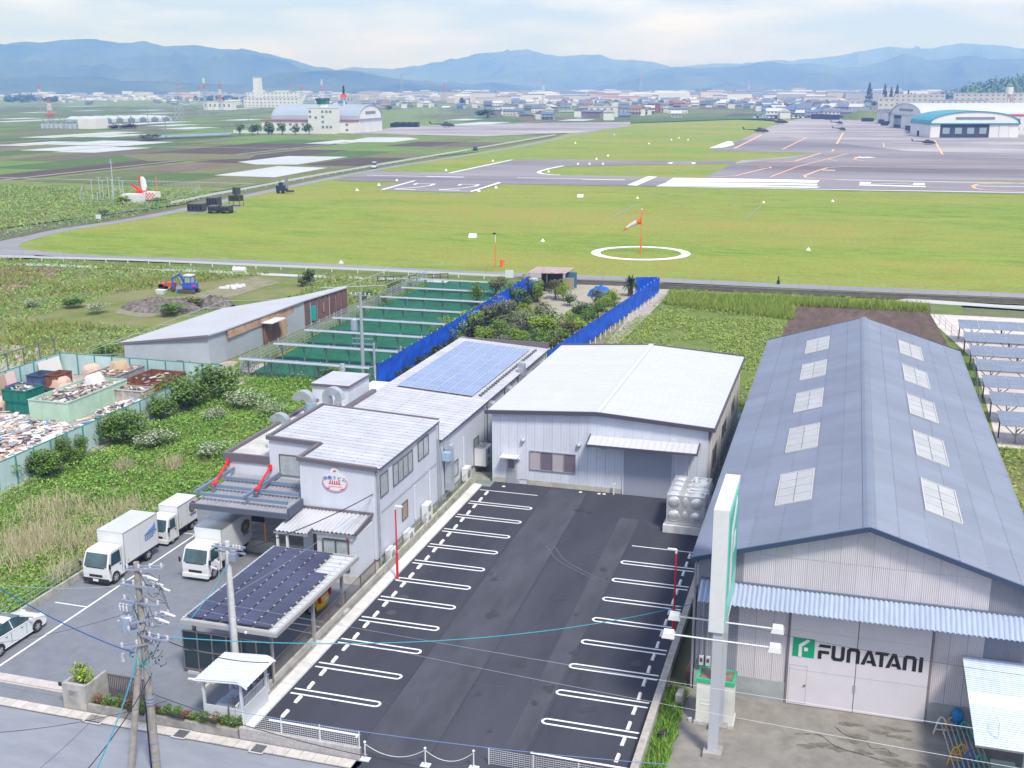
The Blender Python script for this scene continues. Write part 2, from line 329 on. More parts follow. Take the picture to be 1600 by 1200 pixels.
while x>-1500:
 wx=rnd.uniform(20,27); y=268+rnd.uniform(0,20)
 while y<1500:
  ly=rnd.choice([44,46,50,90])
  cx,cy=x-wx/2,y+ly/2
  u,v=pix(cx,cy)
  ok=-60<u<1000 and not (x>-340 and 560<y+ly and y<780 and cy>575 and u>395) and not (-400<cx<-150 and 255<cy<292 and u>120)
  if 395<u<700 and v<209:ok=False
  if ok:
   P=[(x-wx+0.6,y+0.5),(x-0.6,y+0.5),(x-0.6,y+ly-0.6),(x-wx+0.6,y+ly-0.6)]
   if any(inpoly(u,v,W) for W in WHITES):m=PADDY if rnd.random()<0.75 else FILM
   elif any(inpoly(u,v,W) for W in BROWNS):m=rnd.choice(F_BROWN[:2]+[F_BROWN[0]])
   else:
    q=rnd.random()
    m=F_BROWN[2] if q<0.10 else F_BROWN[0] if q<0.16 else PADDY if (q<0.24 and v<215) else rnd.choice(F_GREEN[:3]*2+[F_GREEN[3]])
   fb.setdefault(m.name,(m,MB()))[1].add([(px_,py_,-0.06) for px_,py_ in P],[(0,1,2,3)])
  y += ly
 x -= wx+(4 if rnd.random()<0.25 else 0)
for k,(m,b) in fb.items():struct(b.build('field',m),'farm plots of %s' % k.replace('_',' '))
b=MB()
for xx in (-246,-420,-640):b.box(xx-1.2,xx+1.2,260,1500,-0.2,-0.03)
for yy in (292,470,760):b.box(-900,-165,yy-1.2,yy+1.2,-0.2,-0.035)
struct(b.build('farm_track',TRACK))
b2={}
for (u0,u1,v0,v1) in[(620,1180,168,192),(300,760,150,172),(0,430,150,190),(1180,1400,176,188)]:
 a=G(u0,v1); c=G(u1,v0)
 for k in range(70):
  u=rnd.uniform(u0,u1); v=rnd.uniform(v0,v1); g=G(u,v)
  wx,ly=rnd.uniform(25,60),rnd.uniform(40,110); m=rnd.choice(F_GREEN+F_GREEN[:2]+[F_BROWN[0],PADDY])
  z=-0.115+0.0005*k
  b2.setdefault(m.name,(m,MB()))[1].add([(g[0],g[1],z),(g[0]+wx,g[1],z),(g[0]+wx,g[1]+ly,z),(g[0],g[1]+ly,z)],[(0,1,2,3)])
for k,(m,b) in b2.items():struct(b.build('far_field',m),'far plots of %s' % k.replace('_',' '))
for i_,(P_,m_) in enumerate((([(334,274),(435,259.5),(512,262),(430,277)],PADDY),([(371,253),(450,243.7),(543,245),(465,257),(400,257)],PADDY),([(532,222),(575,214.5),(640,215),(655,217),(615,222)],PADDY),([(185,242),(260,239),(400,242),(390,248),(230,252)],F_GREEN[3]),([(600,238),(720,232),(800,232),(690,243)],F_GREEN[0]))):flatpx('flooded_field',P_,-0.02+0.001*i_,m_)
flatpx('airfield_grass',[(30,397),(8,388),(40,371),(150,350),(300,324),(440,292),(560,270),(700,246),(860,217),(930,194),(1150,186),(1340,188),(1720,205),(1750,480),(1600,463),(1000,440),(700,428),(400,414),(150,405)],0.0,GRASS)
flatpx('middle_field',[(880,190),(930,188),(1190,180),(1215,189),(1150,187),(930,195),(870,200)],0.0,F_GREEN[2])
flatpx('west_tarmac',[(537,208.5),(760,213),(905,207),(985,197),(985,190.5),(850,192),(640,197)],0.03,APRON)
flatpx('apron',[(1108,235),(1160,217),(1205,197),(1250,185),(1345,185),(1420,192),(1800,205),(1800,291),(1600,282.5),(1300,280),(1100,278),(1145,256),(1160,250),(1235,245),(1283,239.5)],0.03,APRON)
flatpx('taxiway',[(1100,278),(1145,256),(1235,246),(1283,239.5),(1180,237),(1110,234.8),(1160,217),(1230,214),(1330,226),(1420,236),(1800,246),(1800,291),(1600,282.5),(1300,280.6),(1180,278)],0.05,RUNWAY)
flatpx('runway',[(595,297),(735,301),(783,287),(860,288.5),(1000,291),(1200,294.6),(1600,303),(1800,307.5),(1800,289),(1600,284.5),(1300,280),(1100,278),(875,273.5),(850,271),(846,267),(880,260.5),(1000,257.5),(1150,256),(1150,251.5),(1000,251),(870,248.5),(805,249.5),(760,258),(700,269.5),(585,267.5),(520,281),(550,283),(640,283.5)],0.07,RUNWAY)
flatpx('runway_patch',[(548,275),(600,270),(640,283),(600,297),(592,292),(630,284),(560,282)],0.065,RUNWAY)
mk=MB()
def mpoly(b,px,z=0.1):b.add([G(u,v,z) for u,v in px],[tuple(range(len(px)))])
def mline(b,px,w,z=0.1):strip(b,[G(u,v)[:2] for u,v in px],w,z)
def R6(q):return[(400+x/4,230+y/4) for x,y in q]
def R7(q):return[(800+x/4,230+y/4) for x,y in q]
def R8(q):return[(1200+x/4,230+y/4) for x,y in q]
for o in (0,277):
 dy=5 if o else 0
 for q,w_ in (([(988,236),(1005,229)],0.9),([(1000,228.5),(1118,231)],0.7),([(1116,231),(1090,242)],1.0),([(1092,241),(1010,252),(872,263)],0.8),([(866,263.5),(998,267)],1.0)):
  mline(mk,R6([(x+o,y+dy) for x,y in q]),w_,0.10+0.0013*(q[0][0] % 9))
mpoly(mk,R6([(776,265),(797,266),(1000,209),(985,208)])); mpoly(mk,R6([(1335,276),(1352,278),(1535,221),(1515,219)]))
mline(mk,R6([(690,177),(1060,185)]),0.9); mline(mk,R6([(1055,184),(1300,189)]),1.8); mline(mk,R6([(1210,163),(1600,80)]),1.2)
mline(mk,R7([(320,118),(230,136),(175,152),(165,160),(190,168),(240,173),(300,175)]),1.3)
mline(mk,R7([(30,193),(440,199)]),1.0); mline(mk,R7([(440,202),(705,206)]),1.8)
mpoly(mk,R7([(720,236),(780,240),(908,184),(850,182)]))
mpoly(mk,R7([(905,240),(950,226),(1250,232),(1600,240),(1930,247),(1900,253),(1600,250),(1100,243)])); mpoly(mk,R7([(960,221),(1010,191),(1600,199),(1925,206),(1905,222),(1600,218)]),0.102); mpoly(mk,R7([(940,231),(960,222),(1600,224),(1910,229),(1905,240),(1600,234)]),0.104)
mline(mk,R8([(-700,246),(0,259),(350,266),(1000,276),(1600,286),(2200,299)]),1.3); mline(mk,R8([(425,205),(1000,216),(1600,228),(2200,240)]),1.1)
mline(mk,R7([(980,100),(1010,94),(1120,95),(1142,99),(1130,107),(1000,106),(980,100)]),1.2)
mpoly(mk,R8([(570,238),(985,249),(985,243),(570,232)])); mpoly(mk,R8([(575,217),(645,219),(640,229),(572,229)])); mpoly(mk,R8([(908,223),(978,225),(980,237),(908,236)])); mline(mk,R8([(640,233),(820,228),(910,235)]),0.8,0.11)
mline(mk,R8([(1265,244),(1600,249),(2000,255)]),1.2,0.11)
mpoly(mk,R7([(1230,-174),(1250,-187),(1350,-220),(1390,-212),(1370,-200),(1380,-185),(1290,-176)]) if 0 else[(1108,231.5),(1137,220.5),(1144,221),(1147,226),(1132,230)],0.09)
mline(mk,[(1338,246.5),(1364,246.0)],5,0.1); mline(mk,R8([(340,145),(420,146)]),2.2)
struct(mk.build('runway_markings',WHITE_P),'white runway threshold stripes, numerals 22 and edge lines')
om=MB()
for q,wd in ((R8([(2200,222),(1600,227),(1400,228),(1310,233),(1277,243),(1290,258),(1340,268),(1600,279),(2200,290)]),0.9),(R8([(0,97),(100,95),(170,88),(330,38)]),0.9),(R8([(535,78),(560,66),(575,58)]),0.8),(R8([(530,77),(600,88),(850,98),(1600,104)]),0.7),(R8([(1600,135),(900,125),(500,122),(370,130),(300,152),(228,180),(235,190),(300,197),(420,204)]),0.9),(R8([(15,187),(180,125),(370,75),(500,40)]),0.6),(R8([(370,75),(430,88)]),0.6),(R8([(-60,128),(10,122),(18,130),(-20,135),(-100,155),(-200,180),(-350,190)]),0.8),(R8([(-200,110),(-80,112),(180,125)]),0.5),(R8([(0,145),(260,148)]),0.4),(R8([(-100,88),(300,98)]),0.5),(R8([(1040,-40),(1090,46)]),0.9),(R8([(1060,42),(1120,42)]),0.6),(R8([(430,-20),(470,-90)]),0.9),(R8([(90,15),(240,-60)]),0.7),([(1147,232.5),(1190,211)],1.0),(R8([(400,28),(410,15)]),0.7),(R8([(725,0),(720,-25)]),0.5)):
 mline(om,q,wd,0.11)
struct(om.build('taxiway_markings',ORANGE_P),'orange taxi guide lines painted on the apron')
cx,cy,_=G(1001,395.6); b=MB(); n=64
b.add([(cx+r*math.cos(2*math.pi*i/n),cy+r*math.sin(2*math.pi*i/n),0.04) for i in range(n) for r in (6.7,8.2)],[(2*i,2*i+1,(2*i+3) % (2*n),(2*i+2) % (2*n)) for i in range(n)])
WS=(cx,cy); struct(b.build('windsock_circle',WHITE_P),'white painted ring on the grass round the windsock')
b=MB(); mline(b,[(955,339),(998,319)],0.5,0.03); mline(b,[(1166,341),(1189,322)],0.35,0.03); mline(b,[(1140,311.5),(1185,312.5)],0.5,0.03); mline(b,[(1013,303.6),(1028,303.8)],1.2,0.03); mline(b,[(1392,303.5),(1428,304)],1.0,0.03)
mline(b,[(493,395.5),(530,396.8)],0.35,0.03); struct(b.build('bare_strips',TRACK),'thin bare strips worn in the airfield grass')
PRO=ground_mat('perimeter_asphalt',[(0.23,0.23,0.255),(0.27,0.27,0.295)],[0.2],rough=0.9,stretch=(0.2,1,1),fine=0.1,finescale=8)
b=MB(); strip(b,smooth_line([G(u,v)[:2] for u,v in[(1760,469),(1600,462),(1400,454),(1200,445.5),(1000,436.5),(800,429.5),(600,420),(400,410),(250,405),(120,400),(30,392),(12,384),(45,372),(100,359),(200,344),(300,325),(400,303),(500,282),(600,263),(700,247),(800,231),(870,216.5),(930,204),(985,196)]],5),3.6,0.02)
flatpx('road_junction',[(-60,420),(-60,380),(0,377),(30,370),(45,374),(28,385),(40,393),(60,402),(0,404)],0.014,PRO)
struct(b.build('perimeter_road',PRO))
b=MB(); strip(b,[G(u,v)[:2] for u,v in[(-100,411),(0,411.5),(150,417),(300,423),(450,430),(560,434),(640,437),(700,440)]],2.0,0.0); struct(b.build('farm_path',PALE))
flatpx('south_verge',[(-80,411),(400,425),(800,444),(1000,449),(1780,484),(1780,474),(1600,466),(1000,441),(400,414.5),(-80,404)],-0.02,GRASS2)
b=MB(); dr=[G(u,v) for u,v in[(893,441.5),(1000,446),(1200,456),(1400,464),(1600,472.5),(1760,480)]]
strip(b,[q[:2] for q in dr],1.6,0.02); struct(b.build('drain_channel',mat('wet_channel',(0.045,0.035,0.035),0.6,var=0.2,scale=1)),'dark drainage channel beside the perimeter road')  # brown-black tone for the channel bed
b=MB()
for i in range(len(dr)-1):
 for s in (-0.95,0.95):b.bar((dr[i][0],dr[i][1]+s,0.1),(dr[i+1][0],dr[i+1][1]+s,0.1),0.18,0.35)
struct(b.build('drain_kerb',mat('drain_concrete',(0.13,0.115,0.11),0.9,var=0.2,scale=1)))
flat('weed_field',[(-150,20),(-39.2,20),(-39.2,60),(-35.4,60),(-35.4,92),(-44,100),(-58,140),(-60,150),(-150,148)],-0.04,WEEDBASE)
flat('waste_ground',[(-60,60),(-24.2,60),(-24.2,150),(-62,150)],-0.06,WEEDBASE)
flat('meadow',[(-26,76),(12.5,76),(14.5,150.5),(-26,150.5)],-0.03,ground_mat('meadow_soil',[(0.13,0.19,0.04),(0.20,0.22,0.08),(0.10,0.16,0.035)],[0.15,0.6],fine=0.35,finescale=3))
flatpx('ploughed_field',[(1243,474),(1450,484),(1482,540),(1500,600),(1200,600),(1222,520)],-0.015,SOIL)
flat('solar_farm_ground',[(11.3,60),(60,60),(60,142),(9.6,142),(13.2,118)],-0.02,GRAVEL)
flatpx('farm_lane',[(1395,470),(1430,472.5),(1700,490),(1700,482),(1560,476),(1420,466)],0.0,PALE)
flat('east_verge',[(9.4,30),(60,30),(60,88.5),(9.4,88.5)],-0.01,WEEDBASE)
flatpx('tilled_patch',[(-80,420),(0,417),(104,418),(95,428),(60,442),(0,462),(-80,480)],-0.02,ground_mat('red_soil',[(0.24,0.15,0.115),(0.29,0.19,0.15),(0.19,0.12,0.09)],[0.2,0.8],stretch=(0.2,1,1),fine=0.2,finescale=3))
flatpx('dirt_yard',[(178,490),(200,473),(300,461),(345,447),(400,432),(440,441),(400,452),(345,470),(300,478),(280,492),(220,496)],-0.01,ground_mat('dirt_track',[(0.22,0.20,0.14),(0.14,0.17,0.06),(0.28,0.25,0.19)],[0.25,0.7],fine=0.3,finescale=3))
flatpx('netting_ground',[(383,588),(650,438),(800,441),(836,436),(600,600)],-0.01,mat('green_netting',(0.006,0.110,0.060),0.85,var=0.22,scale=0.5,bump=0.3,bscale=3))
flatpx('garden_soil',[(600,600),(836,436),(1040,436),(900,600),(700,760)],0.0,ground_mat('garden_soil',[(0.19,0.16,0.11),(0.12,0.15,0.05),(0.26,0.23,0.17)],[0.3,0.9],fine=0.3,finescale=3))
flatpx('garden_yard',[(833,455),(900,445),(1010,447),(985,470),(900,480),(870,500),(850,490)],0.01,ground_mat('beige_yard',[(0.42,0.38,0.34),(0.36,0.33,0.27),(0.30,0.29,0.22)],[0.3,0.9],fine=0.2,finescale=4))
flatpx('sand_path',[(1000,450),(1046,452),(1040,465),(985,520),(957,545),(940,545),(975,505)],0.012,DIRT)
flat('scrapyard_ground',[(-86,55),(-53,55),(-53,97),(-86,97)],-0.03,DIRT)
#   SETTING: street and car parks
flat('street',[(-90,10),(6,10),(6,36.15),(-90,36.15)],0.0,STREET)
flat('company_lot',[(-39.75,37.5),(-23.95,37.5),(-23.95,54.2),(-28.8,54.2),(-28.8,57),(-39.75,57),(-39.75,37.5)][:-1],0.02,ASPH_GREY)
flat('company_lot_rear',[(-39.75,56.9),(-35.2,56.9),(-35.2,62),(-39.75,62)],0.016,ASPH_GREY)
flat('street_apron',[(-45,36.1),(-17.4,36.1),(-17.4,37.6),(-45,37.6)],0.008,ASPH_GREY)
flat('car_park',[(-22.9,37.3),(-17.4,37.3),(-17.4,36.3),(-6.7,36.3),(-6.7,70.35),(-23.0,70.35)],0.02,ASPH_DARK)
flat('car_park_mouth',[(-17.45,30),(-6.7,30),(-6.7,36.35),(-17.45,36.35)],0.015,ASPH_DARK)
flat('works_yard',[(-6.45,25),(30,25),(30,46.4),(-6.45,46.4)],0.0,CONC)
flat('side_passage',[(-7.7,59),(-5.0,59),(-5.0,93),(-7.7,93)],0.0,ground_mat('green_gravel',[(0.17,0.21,0.20),(0.22,0.26,0.25)],[1.5],fine=0.3,finescale=14))
flat('rear_passage',[(-24.4,54),(-22.9,54),(-22.4,92),(-24.4,92)],0.0,ground_mat('mossy_gravel',[(0.26,0.26,0.24),(0.14,0.18,0.07),(0.32,0.32,0.31)],[0.7,2.0],fine=0.3,finescale=10))
flat('gravel_corner',[(-23.6,69.1),(-22.3,69.1),(-22.3,70.3),(-23.6,70.3)],0.03,MATS['green_gravel'])
SEAM=mat('asphalt_seam',(0.03,0.032,0.045),0.85); SEAM2=mat('asphalt_lane',(0.055,0.059,0.078),0.88,var=0.22,scale=0.8,stretch=(1,0.3,1));
b=MB(); b.add([(-17.9,37.4,0.024),(-14.9,37.4,0.024),(-15.6,69.8,0.024),(-18.2,69.8,0.024)],[(0,1,2,3)]); b.add([(-12.1,38.5,0.024),(-11.2,38.5,0.024),(-11.3,66,0.024),(-12.6,66,0.024)],[(0,1,2,3)])
struct(b.build('asphalt_lane',SEAM2))
b=MB()
for P in ([(-14.9,37.2),(-15.05,50),(-15.6,69.9)],[(-18.3,69.8),(-18.2,55),(-17.9,37.4)],[(-11.0,38.4),(-11.1,55),(-11.3,66)]):strip(b,P,0.035,0.028)
struct(b.build('asphalt_seam',SEAM))
b=MB()
rt=random.Random(5)
for k in range(46):
 x=rt.uniform(-18.5,-10); y=rt.uniform(40,67); a=rt.uniform(-0.9,0.9)+math.pi/2*(rt.random()<.6); l=rt.uniform(0.3,1.6)
 P=[(x+l*t*math.cos(a+0.25*t),y+l*t*math.sin(a+0.25*t)) for t in (0,.25,.5,.75,1)]; strip(b,P,rt.uniform(0.012,0.035),0.027+0.0001*k)
for dx in (0,0.5):
 strip(b,smooth_line([(-16.0+dx,60.4),(-14.8+dx,58.5),(-13.2+dx,57.2),(-12.0+dx,56.4)],4),0.09,0.034)
struct(b.build('tyre_marks',mat('tyre_scuff',(0.10,0.105,0.13),0.9,var=0.3,scale=6)))
b=MB()
for k in range(34):
 cx,cy,r=rt.uniform(-21.5,-8),rt.uniform(39,69),rt.uniform(0.12,0.55); ph=rt.uniform(0,6); b.add([(cx+r*(0.7+0.3*math.sin(2.3*a+ph))*math.cos(a*0.63),cy+1.3*r*(0.7+0.3*math.cos(1.7*a+ph))*math.sin(a*0.63),0.0262+0.0001*k) for a in range(10)],[tuple(range(10))])
struct(b.build('oil_spots',mat('oil_spot',(0.034,0.036,0.046),0.6,var=0.2,scale=5)))
def hairpin(b,x0,x1,y,tip):
 g=0.20; w=0.115; z=0.032; s=1 if x1>x0 else-1
 xe=x1-s*g
 for d in (-g,g):b.add([(x0,y+d-w/2,z),(xe,y+d-w/2,z),(xe,y+d+w/2,z),(x0,y+d+w/2,z)],[(0,1,2,3)] if s>0 else[(0,3,2,1)])
 if tip:
  n=10; vs=[]
  for i in range(n+1):
   t=-math.pi/2+math.pi*i/n
   for r in (g-w/2,g+w/2):vs.append((xe+s*r*math.cos(t),y+r*math.sin(t),z))
  b.add(vs,[(2*i,2*i+1,2*i+3,2*i+2) if s>0 else (2*i+2,2*i+3,2*i+1,2*i) for i in range(n)])
LY=[40.94+2.5*k for k in range(0,11)]; RY=[51.74-2.5*k for k in range(-3,5)]
b=MB()
for y in LY:hairpin(b,-22.75,-18.45,y,True)
for y in[59.24,56.74,54.24,51.74,49.24,46.74,44.24,41.74]:hairpin(b,-6.95,-11.15,y,True)
b.add([(-22.6,38.38,0.032),(-18.3,38.38,0.032),(-18.3,38.51,0.032),(-22.6,38.51,0.032)],[(0,1,2,3)]); b.add([(-18.42,38.2,0.033),(-18.33,38.2,0.033),(-18.33,38.38,0.033),(-18.42,38.38,0.033)],[(0,1,2,3)])
b.add([(-11.0,39.2,0.032),(-6.8,39.2,0.032),(-6.8,39.33,0.032),(-11.0,39.33,0.032)],[(0,1,2,3)])
b.add([(-22.8,68.35,0.032),(-18.7,68.35,0.032),(-18.7,68.44,0.032),(-22.8,68.44,0.032)],[(0,1,2,3)])
b.add([(-11.0,61.7,0.032),(-7.0,61.7,0.032),(-7.0,61.79,0.032),(-11.0,61.79,0.032)],[(0,1,2,3)])
struct(b.build('stall_lines',WHITE_P),'white hairpin stall lines on the dark car park')
b=MB()
b.add([(-37.28,37.6,0.03),(-37.16,37.6,0.03),(-37.06,57.0,0.03),(-37.18,57.0,0.03)],[(0,1,2,3)])
for y in (45.5,50.9,55.9):b.add([(-39.2,y,0.031),(-37.2,y,0.031),(-37.2,y+0.09,0.031),(-39.2,y+0.09,0.031)],[(0,1,2,3)])
b.add([(-26.4,46.9,0.031),(-23.9,46.9,0.031),(-23.9,47.0,0.031),(-26.4,47.0,0.031)],[(0,1,2,3)])
struct(b.build('lot_lines',WHITE_P),'white lane line of the company lot')
STOPW=mat('stop_concrete',(0.74,0.74,0.75),0.85,var=0.08,scale=6)
def stop_mesh():
 b=MB(); x0,x1=-0.29,0.29
 b.hexa([(-0.085,x0,0),(0.085,x0,0),(0.085,x1,0),(-0.085,x1,0)],[(-0.05,x0+0.05,0.1),(0.05,x0+0.05,0.1),(0.05,x1-0.05,0.1),(-0.05,x1-0.05,0.1)])
 return b.mesh('wheel_stop',STOPW)
sm=stop_mesh()
ordn=['first','second','third','fourth','fifth','sixth','seventh','eighth','ninth','tenth','eleventh','twelfth','thirteenth']
def stops(X,ys,side):
 for i,y in enumerate(ys):
  for d,which in ((-0.62,'nearer'),(0.62,'farther')):
   o=bpy.data.objects.new('wheel_stop',sm); COL.objects.link(o); o.location=(X,y+d,0.02); o.rotation_euler=(0,0,rt.uniform(-.03,.03))
   tag(o,'white wheel stop, %s of two in the %s stall from the street, %s row' % (which,ordn[i],side),'wheel stop','wheel stops of the %s stall row' % side)
stops(-22.14,[39.69+2.5*k for k in range(12)],'left'); stops(-7.48,[40.5+2.5*k for k in range(9)],'right')
b=MB()
for x,y in ((-21.5,51.4),(-21.45,49.5),(-17.0,37.9)):b.cyl((x,y,0.02),(x,y,0.03),0.27,n=20)
struct(b.build('manhole_cover',mat('iron_cover',(0.06,0.06,0.07),0.6,var=0.2,scale=20)))
b=MB()
for u,v in ((787,760.5),(907,769.5),(936,772),(944,772.5)):x,y,_=G(u,v); b.cyl((x,y,0.02),(x,y,0.035),0.12,n=12)
struct(b.build('drain_cover',STOPW))
slab=MB().box(-0.285,0.285,-0.27,0.27,0,0.05).mesh('kerb_slab',mat('slab_concrete',(0.50,0.47,0.45),0.9,var=0.12,scale=2.5,bump=0.2,bscale=15))
kb=MB(); kb.box(-46,-17.4,36.12,36.72,-0.05,0.008); kerb=struct(kb.build('street_kerb',PALE))
x=-45.7
while x<-17.7:
 piece('slab',slab,kerb,(x,36.42,0.0+rt.uniform(0,0.008)),(0,0,rt.uniform(-.006,.006))); x += 0.59
x=-12
b=MB(); b.box(-39.7,-31.9,37.95,38.5,0.018,0.05); b.box(-39.7,-31.9,37.80,37.88,0.018,0.06); struct(b.build('gate_track',mat('gate_track_concrete',(0.46,0.42,0.41),0.9,var=0.12,scale=3)))
for (gx,gy,rzz) in ((-29.85,36.3,0.0),(-25.6,36.35,0),(-21.9,36.3,0)):
 t=thing('drain_grate','rusty steel drain grate set in the kerb slabs '+{-29.85:'in front of the concrete gatepost',-25.6:'beside the leaning utility pole',-21.9:'in front of the low block wall'}[gx],'drain grate',(gx,gy,0))
 w_=0.42 if gx<-29 else 0.3
 b=MB()
 for s in (-1,1):b.box(gx+s*w_-0.03,gx+s*w_+0.03,gy-0.33,gy+0.33,0.045,0.075); b.box(gx-w_,gx+w_,gy+s*0.3-0.03,gy+s*0.3+0.03,0.045,0.074)
 b.build('grate_frame',PALE,t); b=MB()
 for k in range(14):xx=gx-w_+0.06+(2*w_-0.12)*k/13; b.box(xx-0.012,xx+0.012,gy-0.27,gy+0.27,0.045,0.068)
 b.build('grate_bars',mat('grate_steel',(0.20,0.21,0.23),0.5,0.6),t)
CW=mat('weathered_concrete',(0.40,0.39,0.37),0.92,var=0.22,scale=1.5,bump=0.25,bscale=8)
CWD=mat('dirty_concrete',(0.27,0.26,0.25),0.95,var=0.25,scale=2,bump=0.3,bscale=8)
BLK=mat('concrete_block',(0.42,0.41,0.39),0.93,var=0.14,scale=2.0,bump=0.25,bscale=10)
def block_wall(name,label,axis,a0,a1,c,z0,z1,th,m,bw=0.4,bh=0.2,cap=True):
 L_=abs(a1-a0); t=thing(name,label,'wall',((a0+a1)/2,c,z0) if axis=='x' else (c,(a0+a1)/2,z0))
 core=MB()
 if axis=='x':core.box(a0,a1,c-th/2+0.015,c+th/2-0.015,z0,z1-0.01)
 else:core.box(c-th/2+0.015,c+th/2-0.015,a0,a1,z0,z1-0.01)
 core.build('mortar',CWD,t)
 nh=max(1,round((z1-z0)/bh)); nw=max(1,round(L_/bw)); w_,h_=L_/nw,(z1-z0)/nh
 me=(MB().box(-w_/2+0.006,w_/2-0.006,-th/2,th/2,0.006,h_-0.006) if axis=='x' else MB().box(-th/2,th/2,-w_/2+0.006,w_/2-0.006,0.006,h_-0.006)).mesh('block',m)
 mh=(MB().box(-w_/4+0.006,w_/4-0.006,-th/2,th/2,0.006,h_-0.006) if axis=='x' else MB().box(-th/2,th/2,-w_/4+0.006,w_/4-0.006,0.006,h_-0.006)).mesh('half_block',m)
 for r in range(nh):
  items=[(a0+(k+0.5)*w_,me) for k in range(nw)] if r % 2==0 else[(a0+w_/4,mh)]+[(a0+k*w_,me) for k in range(1,nw)]+[(a1-w_/4,mh)]
  for p_,mm in items:
   j=rt.uniform(-0.003,0.003); piece('block' if mm is me else 'half_block',mm,t,(p_,c+j,z0+r*h_) if axis=='x' else (c+j,p_,z0+r*h_))
 return t
lw=block_wall('boundary_wall','long weathered concrete wall along the weed field behind the white trucks','y',36.8,62.0,-39.85,-0.05,0.42,0.14,CW,bw=0.9,bh=0.47)
PIPE=mat('galvanised_pipe',(0.42,0.43,0.44),0.45,0.7,var=0.1,scale=5)
PIPEB=mat('brown_fence_paint',(0.16,0.13,0.11),0.5,0.3)
def rail_fence(name,label,pts,h,every,m,rails=(0.97,),r=0.018,z=0.0,pickets=0,pm=None,cat='fence'):
 t=thing(name,label,cat,(*pts[0][:2],z))
 rl=[MB() for _ in rails]; seg=[]
 post=MB().cyl((0,0,0),(0,0,h),r*1.15,n=6).mesh('post',m)
 for i in range(len(pts)-1):
  a=np.array(pts[i][:2]); c=np.array(pts[i+1][:2]); Ls=np.linalg.norm(c-a); n=max(1,round(Ls/every))
  for k in range(n+(i==len(pts)-2)):
   q=a+(c-a)*k/n; piece('post',post,t,(q[0],q[1],z))
  for b,f in zip(rl,rails):b.cyl((a[0],a[1],z+h*f),(c[0],c[1],z+h*f),r,n=6)
  seg.append((a,c,Ls))
 for b in rl:b.build('rail',m,t)
 if pickets:
  b=MB()
  for a,c,Ls in seg:
   n=int(Ls/pickets)
   for k in range(n):q=a+(c-a)*(k+0.5)/n; b.box(q[0]-0.008,q[0]+0.008,q[1]-0.008,q[1]+0.008,z+h*rails[0],z+h*rails[-1])
  o=b.build('pickets',pm or m,t); o['kind']='stuff' if len(b.f)>1800 else 'part'
  if o['kind']=='part':del o['kind']
 return t
rail_fence('pipe_fence','steel pipe fence on the concrete wall behind the white trucks',[(-39.85,36.8),(-39.85,62.0)],0.85,2.0,PIPE,rails=(0.25,0.6,0.98),z=0.42,r=0.02)
block_wall('block_wall','long low block wall between the company lot and the dark car park','y',37.2,69.2,-23.85,0.0,0.4,0.14,BLK,bw=0.8,bh=0.2)
rail_fence('pipe_fence','brown pipe fence on the low block wall beside the solar carport',[(-23.85,37.3),(-23.85,53.0)],0.75,2.0,PIPEB,rails=(0.12,0.98),z=0.4,pickets=0.14)
rail_fence('pipe_fence','thin pipe fence on the block wall along the factory side',[(-23.85,54.5),(-23.85,69.1)],0.6,2.0,PIPE,rails=(0.3,0.98),z=0.4)
gk=MB(); gk.box(-23.75,-22.9,37.25,69.2,-0.05,0.015); gutter=struct(gk.build('gutter_bed',CWD))
me=MB().hexa([(-0.30,-0.99,0),(0.30,-0.99,0),(0.30,0.99,0),(-0.30,0.99,0)],[(-0.30,-0.985,0.13),(0.28,-0.985,0.09),(0.28,0.985,0.09),(-0.30,0.985,0.13)]).mesh('kerb_stone',mat('new_concrete',(0.60,0.60,0.60),0.85,var=0.10,scale=2.2,bump=0.15,bscale=12))
y=38.25
while y<69:piece('kerb_stone',me,gutter,(-23.2,y,0.015)); y += 2.0
me=MB().box(-0.14,0.14,-0.99,0.99,0,0.55).mesh('wall_length',CW)
rw=thing('retaining_wall','concrete wall along the right side of the car park beside the tall sign','wall',(-6.55,50,0))
y=31.0
while y<63:piece('wall_length',me,rw,(-6.55,y,rt.uniform(0,0.01))); y += 2.0
b=MB(); b.box(-6.71,-6.39,30,63,0.56,0.60); b.build('wall_cap',mat('stained_cap',(0.42,0.39,0.36),0.9,var=0.2,scale=3),rw)
gp=thing('gatepost','square concrete gatepost planter with a name plate at the street corner','gatepost',(-31.2,37.0,0))
b=MB(); b.box(-31.8,-30.6,36.75,36.93,0,1.25); b.box(-31.8,-31.65,36.932,38.1,0,1.25); b.box(-30.72,-30.6,36.932,38.3,0,1.22); b.box(-31.648,-30.722,36.932,38.1,0,0.9); b.build('shell',CW,gp)
b=MB(); b.box(-31.50,-31.0,36.735,36.749,0.72,0.98); b.build('name_plate',mat('plate_stone',(0.30,0.30,0.31),0.4),gp)
b=MB()
for i in range(3):b.box(-31.46,-31.10-0.05*i,36.730,36.7345,0.90-0.07*i,0.915-0.07*i)
b.build('name_lettering',mat('dark_ink',(0.05,0.05,0.06),0.6),gp)
b=MB(); b.box(-32.02,-31.83,36.8,36.86,1.05,1.22); b.cyl((-31.84,36.86,1.12),(-31.78,36.9,1.1),0.02,n=6); tag(b.build('street_mirror',mat('black_plastic',(0.02,0.02,0.022),0.4)),'small black box bracketed to the concrete gatepost','sign')
sg=thing('sliding_gate','dark brown sliding gate folded back behind the planting strip','gate',(-29.6,38.2,0))
b=MB(); b.box(-30.5,-28.2,38.15,38.22,0.08,0.14); b.box(-30.5,-28.2,38.15,38.22,1.08,1.15); b.build('gate_frame',PIPEB,sg)
